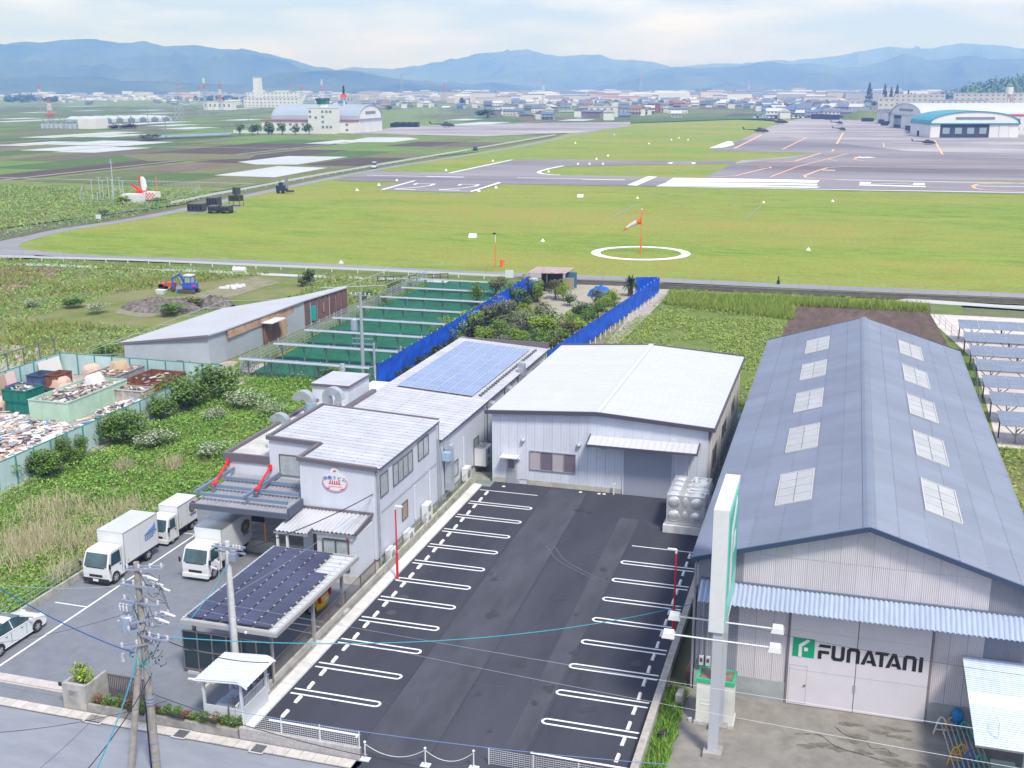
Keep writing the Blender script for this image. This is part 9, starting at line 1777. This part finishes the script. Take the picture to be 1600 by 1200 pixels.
mast(80,197,155,2.2,[GS,GS,GS,RDm,WTm,WTm,RDm],'grey mast with a red platform standing in the substation',0,True); mast(281,190,121,3.0,[GS]*7,'tall dark twin lattice mast among the paddies',3); mast(65,178,131,2.6,[GS,GS,GS,GS,WTm,RDm],'faint red-tipped mast behind the substation'); mast(322,183,122,2.0,[GS,GS,GS,GS,GS,RDm,WTm],'grey mast with a red top right of the dark twin mast'); mast(346,182,122,1.8,[GS,GS,GS,RDm,WTm,RDm,GS],'slim mast with red and white bands'); mast(313,180,132,1.5,[GS,GS,GS,WTm,RDm],'thin pale mast left of the red-topped one')
mast(454,162,130,2.6,[WTm,WTm,GS,RDm],'red and white mast above the white factory block'); mast(472,162,132,2.6,[WTm,GS,RDm],'shorter red-tipped mast above the factory block'); mast(504,162,124,3.0,[GS,WTm,RDm,WTm],'red and white mast behind the control tower'); mast(628,163,116,3.2,[GS]*5,'grey lattice mast right of the arched hangar'); mast(835,150,114,4.5,[GS]*5,'thin grey mast in the centre of the skyline'); mast(849,150,124,4.0,[GS,WTm,RDm],'short red and white mast beside the central thin mast'); mast(1001,148,115,5,[GS,GS,RDm],'faint mast on the skyline above the town'); mast(1335,158,117,4.0,[GS]*6,'grey pylon above the houses left of the conical trees',3); mast(1536,150,115,3.5,[GS]*5,'grey mast on the skyline right of the arched hangars',2); mast(1578,182,140,2.0,[RDm,WTm,RDm,RDm],'red and white lattice mast among the barracks',1,True); mast(1549,156,124,2.5,[WTm,RDm],'thin red and white mast at the right'); mast(1170,145,125,5,[WTm,RDm],'faint red mast in the far town'); mast(1302,150,130,3,[WTm,RDm],'small red-tipped mast above the long pale block'); mast(962,150,128,4,[GS,GS],'thin grey mast above the town left of centre right'); mast(693,160,130,2.5,[GS,RDm],'small dark mast in the middle-left town')
x,y=P0(1572,185); t=thing('water_tower','white round water tower behind the barracks','water tower',(x,y,0)); MB().cyl((x,y,0),(x,y,20),1.0).build('column',WB,t); MB().cyl((x,y,20),(x,y,26),3.4,n=14).build('tank',WB,t)
fp=MB().cyl((0,0,0),(0,0,10),0.16,0.11,n=5); fp.box(-0.9,0.9,-0.06,0.06,9.2,9.35); fp=fp.mesh('field_pole',mat('far_pole',(0.22,0.23,0.26),0.8))
for (u,v) in ((102,203),(186,203),(205,192),(232,196),(254,190),(292,189),(303,188),(334,184),(352,209),(389,192),(260,217),(688,191),(675,186),(737,185),(713,178),(736,177),(658,190),(903,180),(884,177),(1146,160),(410,178),(782,182),(803,186),(1066,168),(956,176),(1027,170),(1275,178),(1236,176),(640,172)):
 x,y=P0(u,v); o=bpy.data.objects.new('field_pole',fp); COL.objects.link(o); o.location=(x,y,0); o.scale=(2.0,2.0,1.15); tag(o,'thin power pole standing in the distant fields','utility pole','power poles across the distant fields')
tb=MB(); tb.cyl((0,0,0),(0,0,75),2.6,1.8,n=6); tb.box(-2,2,-4,4,75,79)
for k in range(3):a=2*math.pi*k/3+0.4; tb.bar((0,-5,77),(40*math.cos(a),-5,77+40*math.sin(a)),3.2,1.0)
tb=tb.mesh('wind_turbine',WB)
for k,(u,v) in enumerate(((1288,91),(1340,82),(1378,74),(1396,73),(1416,74.5),(1438,76),(1449,75),(1461,73))):
 x,y,z=AT(u,v+1.5,11300); o=bpy.data.objects.new('wind_turbine',tb); COL.objects.link(o); o.location=(x,y,z); o.scale=(0.75,)*3; o.rotation_euler=(0,0,0.3*k); tag(o,'tiny white wind turbine on the palest ridge','wind turbine','wind turbines along the right-hand skyline')
def town_mass():
 n=8200; U=np.concatenate([RNG.uniform(700,1380,5700),RNG.uniform(-30,720,1900),RNG.uniform(1350,1640,600)]); k=RNG.uniform(0,1,n)
 V=np.where(U>720,147.5+15*k**1.15,147.5+9.5*k**1.1); V=np.where(U>1350,147+9*k,V)
 d=np.stack([ray(0,0)]*1); out_v=[]; out_f=[]; mi_=[]
 q=0
 for u,v in zip(U,V):
  x,y=P0(u,v);
  if 900<math.hypot(x,y)<12000:
   w_,dd,h_=RNG.uniform(7,15),RNG.uniform(6,11),RNG.uniform(3.5,8.5);
   if RNG.random()<0.06:w_,dd,h_=RNG.uniform(25,60),RNG.uniform(12,25),RNG.uniform(7,18)
   a=RNG.uniform(-.3,.3); ca,sa=math.cos(a),math.sin(a)
   P_=[(x+(sx*w_*ca-sy*dd*sa)/2,y+(sx*w_*sa+sy*dd*ca)/2) for sx,sy in ((-1,-1),(1,-1),(1,1),(-1,1))]
   out_v +=[(p[0],p[1],-0.2) for p in P_]+[(p[0],p[1],h_) for p in P_]+[((P_[0][0]+P_[3][0])/2,(P_[0][1]+P_[3][1])/2,h_+2),((P_[1][0]+P_[2][0])/2,(P_[1][1]+P_[2][1])/2,h_+2)]
   for f in ((0,1,5,4),(1,2,6,5),(3,0,4,7)):out_f.append(tuple(i+q for i in f)); mi_.append(int(RNG.integers(0,4)) if f[0]==0 else mi_[-1])
   r=4+int(RNG.choice([0,0,1,2,3,3]))
   for f in ((4,5,9,8),(6,7,8,9)):out_f.append(tuple(i+q for i in f)); mi_.append(r)
   for f in ((4,8,7),(5,6,9)):out_f.append(tuple(i+q for i in f)); mi_.append(mi_[-3])
   q += 10
 me=bpy.data.meshes.new('distant_town'); me.from_pydata(out_v,[],out_f)
 for m in[mat('far_wall_white',(0.66,0.66,0.68),0.8),mat('far_wall_cream',(0.55,0.52,0.50),0.8),WALLS[2],WALLS[1]]+ROOFS:me.materials.append(m)
 me.polygons.foreach_set('material_index',mi_); me.update(); o=bpy.data.objects.new('distant_town',me); COL.objects.link(o); tag(o,'distant town of countless pale houses spread below the mountains','town',kind='stuff')
town_mass()
#   VEGETATION
def far_trees():
 V_,F_,q=[],[],0
 spots=[]
 for (u0,u1,v,n,r) in ((0,60,150,60,9),(60,110,149,40,8),(120,260,149,70,7),(0,90,158,26,9),(380,560,149,60,8),(560,660,148,60,10),(640,800,147.6,60,10),(900,960,148,30,10),(1080,1220,148,60,12),(1200,1400,149,70,10),(1280,1345,158.5,60,6),(1400,1600,152,90,10),(1420,1560,157,50,8),(1560,1640,157,60,9),(700,1200,155,90,7),(250,420,156,30,7),(1040,1062,154,12,9),(1500,1620,147,80,12)):
  for k in range(n):spots.append((RNG.uniform(u0,u1),v+RNG.uniform(-1,2.2),r*RNG.uniform(.6,1.3)))
 Cs,Ss=[],[]
 for u,v,r in spots:
  x,y=P0(u,v); m_=60; d=RNG.normal(size=(m_,3)); d /= np.linalg.norm(d,axis=1)[:,None]; rr=RNG.uniform(.5,1,m_)
  Cs.append(np.array([x,y,r*0.75])+d*rr[:,None]*np.array([r,r,r*0.75]));
 C=np.concatenate(Cs); V,F=leafquads(C,2.6,0.7); o=bpy.data.objects.new('distant_trees',npmesh('distant_trees',V,F,LEAFM['dark'])); COL.objects.link(o); tag(o,'far-off belts of trees between the town houses','woods',kind='stuff')
far_trees()
def hill_wood():
 C=[]
 for k in range(2600):
  u=RNG.uniform(1470,1660); v=RNG.uniform(126,152); p=AT(u,v,2250-60*(152-v)*0+RNG.uniform(-300,0));
  ve=interp([(1480,150),(1510,141),(1540,134),(1570,128),(1600,125),(1650,122)],u)
  if v>ve:C.append(AT(u,v,2300-(v-ve)*14))
 C=np.array(C); C=np.repeat(C,8,axis=0)+RNG.normal(0,4.5,(len(C)*8,3)); V,F=leafquads(C,3.0,0.8); o=bpy.data.objects.new('hill_wood',npmesh('hill_wood',V,F,LEAFM['mid'])); COL.objects.link(o); tag(o,'woodland covering the low green hill at the right edge','woods',kind='stuff')
hill_wood()
for (u,v,r,h_,m,var,lab,cone) in ((1357,163,10,30,'dark',0,'largest dark conical tree left of the barracks',True),(1381,165,7.5,27,'dark',1,'conical tree second from the left beside the barracks',True),(1391,165,6.5,24,'dark',2,'slimmer conical tree behind the barracks block',True),(1400,163,8,27,'dark',3,'conical tree with a sharp top above the barracks',True),(1418,163,6,20,'dark',0,'smallest conical tree above the barracks',True),(1366,166,6,8,'dark',1,'low dark bush-like tree at the foot of the conical trees',False),(1343,181,6,9,'dark',2,'round dark tree left of the small hangar',False),(1225,162,8,10,'bright',1,'bright green round tree standing among the town houses',False),(1059,162,9,9,'bright',2,'yellow-green tree by the teal net in the town',False),(722,166,8,13,'dark',0,'dark tall tree beside a barn in the middle distance',False),(607,173,6,8,'mid',1,'round tree just right of the arched hangar',False),(762,184,12,9,'mid',2,'wide tree beside the dark farmhouse',False),(906,181,4,6,'mid',3,'tree left of the brown building',False),(454,205+0,5.5,6.5,'mid',0,'tree behind the low office wing, left end',False),(440,196,6,9,'mid',1,'tree at the left end of the arched hangar',False)):
 x,y=P0(u,v); plant('conical_tree' if cone else 'far_tree',lab,'tree',x,y,r,h_,m,var,leaf=0.16,n=300,cone=cone)
for i,(u,s) in enumerate(((375,1.1),(395,1.0),(403,1.05),(420,1.2),(441,1.15),(462,0.95),(483,1.1),(425,.9))):
 x,y=P0(u,210); plant('roadside_tree','bushy tree in the row before the low office wing, number %s from the left' % ('one','two','four','five','seven','eight','nine','six')[i] if False else 'bushy tree in the row in front of the low office wing','tree',x,y,3.6*s,6.5*s,'mid',i,leaf=0.15,n=300,group='trees in front of the hangar compound')
for (u,v,r,h_,m,lab) in ((234,219,7,4,'olive','dark rounded bush at the left end of the long solar row'),(180,202,6,4,'redleaf','reddish bush left of the glasshouses'),(200,201,9,4.5,'redleaf','wide reddish hedge below the glasshouses'),(190,319,2.4,2.2,'bright','bright green bush beside the radar hut'),(246,316,2.6,1.4,'bright','clipped yellow-green hedge in front of the red radar'),(163,336,1.6,1.6,'olive','olive shrub on the bank left of the perimeter road'),(484,446,1.3,2.6,'dark','dark upright shrub beyond the grey shed'),(475,447,1.2,1.7,'olive','lower olive shrub beside the dark upright one')):
 x,y=P0(u,v); plant('shrub',lab,'shrub',x,y,r,h_,m,int(u)%4,leaf=0.13,n=420,trunk=False,low=-0.1)
for i in range(26):y=93+i*2.05; plant('cloud_pine','dark cloud-pruned pine in the row along the blue net','tree',-38.3+rq.uniform(-.3,.3),y,0.75+rq.uniform(0,.3),1.5+rq.uniform(0,.8),'bonsai',i,group='cloud-pruned pines along the blue net',leaf=0.13,n=380,lobes=8)
KD={'mid':'mid-green','bright':'bright yellow-green','olive':'olive','silver':'silvery','dark':'dark green'}
gl=[(745,470,'mid',1.8,3.2,'behind the solar wing, farthest left'),(775,455,'olive',1.9,3.2,'left of the white garden tank'),(800,470,'mid',1.8,3.4,'in the left middle of the garden'),(785,488,'silver',2.2,3.0,'in the left middle of the garden'),(820,455,'olive',1.5,3.4,'below the garden shed, left'),(840,462,'bright',1.2,3.4,'below the garden shed, slender'),(868,460,'olive',1.7,3.0,'below the garden shed, right'),(880,462,'bright',1.3,2.8,'beside the gravel yard'),(760,500,'olive',2.0,3.0,'near the foot of the solar wing'),(735,510,'bright',2.1,3.0,'just above the solar wing roof'),(707,520,'bright',1.9,2.8,'at the far corner of the solar wing'),(690,530,'mid',1.8,2.4,'left of the solar wing roof'),(850,525,'bright',2.6,3.4,'at the centre of the garden, the brightest'),(826,512,'silver',2.0,2.8,'left of the brightest tree'),(880,545,'mid',2.5,3.0,'above the white warehouse roof, left'),(905,492,'dark',1.9,2.8,'rounded, in the middle of the garden'),(925,505,'mid',1.6,2.5,'right of the rounded dark one'),(945,480,'bright',1.4,2.6,'near the tarpaulin heap'),(935,470,'olive',1.4,2.4,'left of the tarpaulin heap'),(965,490,'mid',1.6,2.4,'close to the tall blue net'),(975,470,'bright',1.6,2.4,'by the upper end of the tall net'),(900,520,'bright',2.0,2.6,'in front of the rounded dark one'),(930,530,'olive',2.0,2.8,'in the right middle of the garden'),(955,515,'dark',1.5,2.4,'beside the tall blue net'),(915,550,'olive',1.8,2.6,'just above the warehouse ridge end'),(860,500,'dark',1.8,2.0,'low, in the centre of the garden'),(835,545,'mid',2.0,2.8,'above the solar wing corner'),(870,565,'dark',2.0,2.6,'between the factory and the warehouse'),(780,525,'mid',1.9,2.6,'over the far edge of the solar wing'),(755,530,'bright',1.6,2.3,'peeping over the solar wing roof'),(890,470,'dark',1.2,2.0,'small, beside the gravel yard'),(1000,470,'mid',1.2,1.8,'at the top corner by the net')]
for i,(u,v,m,r,h_,w_) in enumerate(gl):
 x,y=P0(u,v+8)
 if x>-27.4:x=-27.4-rq.random()
 plant('garden_tree',('%s garden tree %s' % (KD[m],w_)),'tree',x,y,r*0.95,h_,m,i,leaf=0.06,n=1500,lobes=14)
cycad(*P0(985,463))
for i in range(84):
 for q in range(30):
  x=rq.uniform(-39,-26.8); y=rq.uniform(96,140); u,v=pix(x,y)
  if not inpoly(u,v,[(833,455),(900,445),(1010,447),(985,470),(900,480),(870,500),(850,490)]):break
 m=('mid','bright','mid','olive','bright','mid','silver')[i%7]; plant('garden_shrub','low %s shrub filling the garden between the blue nets' % KD[m],'shrub',x,y,rq.uniform(.7,1.4),rq.uniform(1.0,2.0),m,i,group='low shrubs of the garden between the blue nets',leaf=0.08,n=700,lobes=9,trunk=False)
for (u,v,r,h_,m,lab) in ((330,622,3.0,3.6,'mid','spreading tree behind the scrapyard corner, rightmost'),(285,636,2.8,3.2,'mid','spreading tree leaning over the far end of the meadow-side fence'),(245,655,2.0,2.5,'mid','low tree in front of the meadow-side fence'),(200,690,2.3,2.9,'mid','dense rounded tree in the middle of the meadow-side fence'),(160,690,1.8,2.4,'mid','small tree at the middle of the meadow-side fence'),(128,715,0.8,2.0,'mid','ivy-covered post right of the corner bush'),(84,725,0.9,2.6,'mid','climber growing over the fence top'),(50,745,2.0,2.3,'mid','dense bush in front of the near fence'),(20,735,1.6,2.0,'mid','bush at the left edge in front of the fence'),(110,725,1.3,1.5,'mid','low climber beside the ivy-covered post')):
 x,y=P0(u,v); x=max(x,-53.6); plant('fence_tree',lab,'tree',x,y,r,h_,m,int(u)%4,leaf=0.052,n=2600,lobes=18)
for (u,v,r,h_,lab) in ((385,635,2.2,1.6,'white-flowering rose bush nearest the solar strips'),(335,660,1.4,1.5,'white-flowering bush in the middle of the meadow'),(243,700,2.2,1.6,'wide white-flowering bush in the left meadow'),(330,715,1.6,1.3,'white-flowering bush beside the factory canopy'),(425,650,1.5,1.6,'white-flowering bush close to the factory ducts'),(150,480+10,1.8,1.5,'pale flowering bush beyond the scrapyard'),(50,480,1.6,1.2,'pale flowering bush at the far left')):
 x,y=P0(u,v); plant('rose_bush',lab,'bush',x,y,r,h_,'flower',int(u)%4,leaf=0.045,n=1700,lobes=12,trunk=False)
for (u,v,r,h_,m,lab) in ((115,480,2.2,1.6,'mid','leafy shrub in the far weed field'),(270,492,2.4,1.8,'mid','leafy shrub between the soil heap and the shed roof'),(300,480,2.2,1.4,'olive','shrub under the pipe trellis'),(170,560,2.6,1.8,'mid','shrub behind the far scrapyard fence'),(235,552,2.2,1.7,'mid','shrub left of the grey shed corner'),(620,455,2.2,2.0,'mid','leafy shrub under the arbour at the top'),(590,475,2.0,2.0,'bright','bright vine shrub left of the lattice fence'),(575,468,1.5,1.6,'mid','vine shrub at the boarded shed end'),(520,593,1.6,1.2,'bright','yellow-green shrub by the factory chimney pipe'),(705,590-10,1.2,1.0,'bright','little shrub beside the rear shed'),(1490,415,0.1,0.1,'dark','')):
 if lab:x,y=P0(u,v); plant('shrub',lab,'shrub',x,y,r,h_,m,int(u)%4,leaf=0.07,n=1100,trunk=False)
plant('corner_shrub','young yellow-green shrub growing out of the concrete gatepost planter','shrub',-31.3,37.6,0.75,1.35,'bright',1,z=0.85,leaf=0.10,n=420,lobes=9)
for i in range(15):x=-30.2+i*0.48; plant('low_shrub','low clipped shrub in the planting strip along the street','shrub',x,37.15+rq.uniform(-.05,.05),0.34+rq.uniform(0,.1),0.42+rq.uniform(0,.15),'mid' if i%3 else 'redleaf',i,z=0.3,group='low shrubs in the street planting strip',leaf=0.13,n=260,trunk=False)
def blades(P,h_,w_,m,name,label,per=3,lean=0.35,cat='grass'):
 """P: (n,3) roots; h_: (n,) heights"""
 n=len(P); P=np.repeat(P,per,axis=0)+np.concatenate([RNG.normal(0,0.08,(n*per,2)),np.zeros((n*per,1))],1); H=np.repeat(h_,per)*RNG.uniform(.6,1.15,n*per); a=RNG.uniform(0,2*np.pi,n*per); W=w_*RNG.uniform(.7,1.4,n*per)
 s=np.stack([np.cos(a),np.sin(a),np.zeros_like(a)],1)*W[:,None]; d=np.stack([RNG.normal(0,lean,n*per)*H,RNG.normal(0,lean,n*per)*H,H],1)
 V=np.empty((n*per,3,3)); V[:,0]=P-s; V[:,1]=P+s; V[:,2]=P+d; o=bpy.data.objects.new(name,npmesh(name,V.reshape(-1,3),np.arange(n*per*3).reshape(-1,3),m)); COL.objects.link(o); tag(o,label,cat,kind='stuff'); return o
def scatter(poly,n,excl=()):
 xs=[p[0] for p in poly]; ys=[p[1] for p in poly]; out=[]
 while len(out)<n:
  X=RNG.uniform(min(xs),max(xs),n); Y=RNG.uniform(min(ys),max(ys),n)
  for x,y in zip(X,Y):
   if inpoly(x,y,poly) and not any(inpoly(x,y,e) for e in excl):out.append((x,y))
 return np.array(out[:n])
def nval(P,s,off=0.0):return np.array([mnoise.fractal(Vector((x*s+off,y*s,off)),1.0,2.0,4) for x,y in P])
WF=[(-75,22),(-40.3,22),(-40.3,60),(-35.8,62),(-35.8,72),(-33.2,74),(-36.8,88),(-41,91.5),(-52,91.5),(-53.6,88),(-53.6,40),(-75,40)]
P=scatter(WF,42000); hn=nval(P,0.22); z=np.zeros((len(P),1)); hh=np.clip(0.28+0.9*hn,0.06,0.95)
C=np.concatenate([P,(hh*RNG.uniform(.3,1,len(P)))[:,None]],1); C=np.repeat(C,3,axis=0)+RNG.normal(0,.10,(len(P)*3,3)); C[:,2]=np.clip(C[:,2],0.02,2); V,F=leafquads(C,0.085,0.5); o=bpy.data.objects.new('weeds',npmesh('weeds',V,F,LEAFM['weeds'])); COL.objects.link(o); tag(o,'leafy green weeds filling the plot beside the trucks','weeds',kind='stuff')
blades(np.concatenate([P[:26000],z[:26000]],1),np.clip(0.35+0.45*hn[:26000],0.15,0.9),0.02,LEAFM['weeds'],'weed_stalks','tall green stalks among the weeds beside the trucks',3)
dry=[]
for (u,v,n,r) in ((70,840,420,3.2),(100,800,260,2.4),(30,870,200,2.4),(150,850,420,1.6),(195,735,90,0.7),(270,730,60,0.8),(120,900,260,1.4),(200,800,120,2.0)):
 x,y=P0(u,v); q=RNG.normal(0,1,(n,2))*np.array([r*.5,r*.5]); dry.append(np.stack([x+q[:,0],y+q[:,1],np.zeros(n)],1))
dry=np.concatenate(dry); dry=dry[(dry[:,0]<-40.4)]; blades(dry,RNG.uniform(.6,1.25,len(dry)),0.022,LEAFM['straw'],'pampas_grass','dry straw-coloured grass clumps in the weed plot',4,0.25)
WF2=[(-150,40),(-72.8,40),(-72.8,88.5),(-58,88.6),(-66,104),(-59.5,128),(-57,148),(-150,148)]; EX=[[(-93,108),(-70,108),(-70,140),(-80,150),(-93,128)]]
P=scatter(WF2,36000,EX); hn=nval(P,0.13,3.0); C=np.concatenate([P,(np.clip(0.3+0.6*hn,0.1,0.9)*RNG.uniform(.3,1,len(P)))[:,None]],1); C=np.repeat(C,2,axis=0)+RNG.normal(0,.16,(len(P)*2,3)); C[:,2]=np.clip(C[:,2],0.02,2); V,F=leafquads(C,0.15,0.5); o=bpy.data.objects.new('weeds',npmesh('weeds',V,F,LEAFM['weeds'])); COL.objects.link(o); tag(o,'rough green weeds of the far field beyond the scrapyard','weeds',kind='stuff')
Q=P[nval(P,0.09,8.0)>0.08][:14000]; blades(np.concatenate([Q,np.zeros((len(Q),1))],1),RNG.uniform(.5,1.1,len(Q)),0.04,LEAFM['drygrass'],'tall_grass','tall brownish grass in the far weed field',3)
PX_=[G(u,v)[:2] for u,v in ((1243,474),(1450,484),(1482,540),(1500,600),(1200,600),(1222,520))]
P=scatter([(-25.0,92.5),(-5.5,92.5),(-5.5,108),(8,110),(9,124),(9,150),(-21.5,150),(-22.2,145),(-24,120)],26000,[PX_]); P=P[nval(P,0.16,2.0)>-0.22]; hn=nval(P,0.2,5.0)
C=np.concatenate([P,(np.clip(0.12+0.35*hn,0.04,0.5)*RNG.uniform(.3,1,len(P)))[:,None]],1); C=np.repeat(C,2,axis=0)+RNG.normal(0,.12,(len(P)*2,3)); C[:,2]=np.clip(C[:,2],0.01,2); V,F=leafquads(C,0.10,0.4); o=bpy.data.objects.new('meadow_plants',npmesh('meadow_plants',V,F,LEAFM['meadow'])); COL.objects.link(o); tag(o,'fresh green plants of the meadow beside the tall blue net','grass',kind='stuff')
b1=scatter([G(u,v)[:2] for u,v in ((1045,462),(1240,468),(1450,480),(1456,488),(1240,478),(1238,500),(1040,476))],9000); blades(np.concatenate([b1,np.zeros((len(b1),1))],1),RNG.uniform(.4,1.1,len(b1)),0.035,LEAFM['meadow'],'reed_strip','taller grass strip between the meadow and the drain',3,0.4)
P=scatter([(-245,120),(-150,120),(-150,170),(-146,200),(-156,262),(-330,270),(-300,170)],60000); C=np.concatenate([P,RNG.uniform(.05,.8,len(P))[:,None]],1); V,F=leafquads(C,0.22,0.5); o=bpy.data.objects.new('bank_weeds',npmesh('bank_weeds',V,F,LEAFM['weeds'])); COL.objects.link(o); tag(o,'green weeds on the bank left of the perimeter road','weeds',kind='stuff')
P=scatter([(9.6,40),(34,40),(34,88),(9.6,88)],12000); C=np.concatenate([P,RNG.uniform(.05,.6,len(P))[:,None]],1); V,F=leafquads(C,0.14,0.5); o=bpy.data.objects.new('verge_weeds',npmesh('verge_weeds',V,F,LEAFM['meadow'])); COL.objects.link(o); tag(o,'green verge at the right side of the big shed','weeds',kind='stuff')
P=np.concatenate([np.stack([RNG.uniform(-6.3,-5.5,1500),RNG.uniform(36,46,1500)],1),np.stack([RNG.normal(-24.05,.06,1600),RNG.uniform(54.5,69,1600)],1),np.stack([RNG.uniform(-39.75,-39.55,500),RNG.uniform(50,62,500)],1),np.stack([RNG.uniform(-41.5,-39.9,2500),RNG.uniform(38,62,2500)],1),np.stack([RNG.uniform(-57.5,-55.6,2500),RNG.uniform(93,146,2500)],1),np.stack([RNG.uniform(-54.9,-41,900),RNG.uniform(89.5,92.4,900)],1)])
blades(np.concatenate([P,np.zeros((len(P),1))],1),RNG.uniform(.12,.5,len(P)),0.03,LEAFM['weeds'],'edge_weeds','thin weeds along the walls and fence feet',3,0.4)
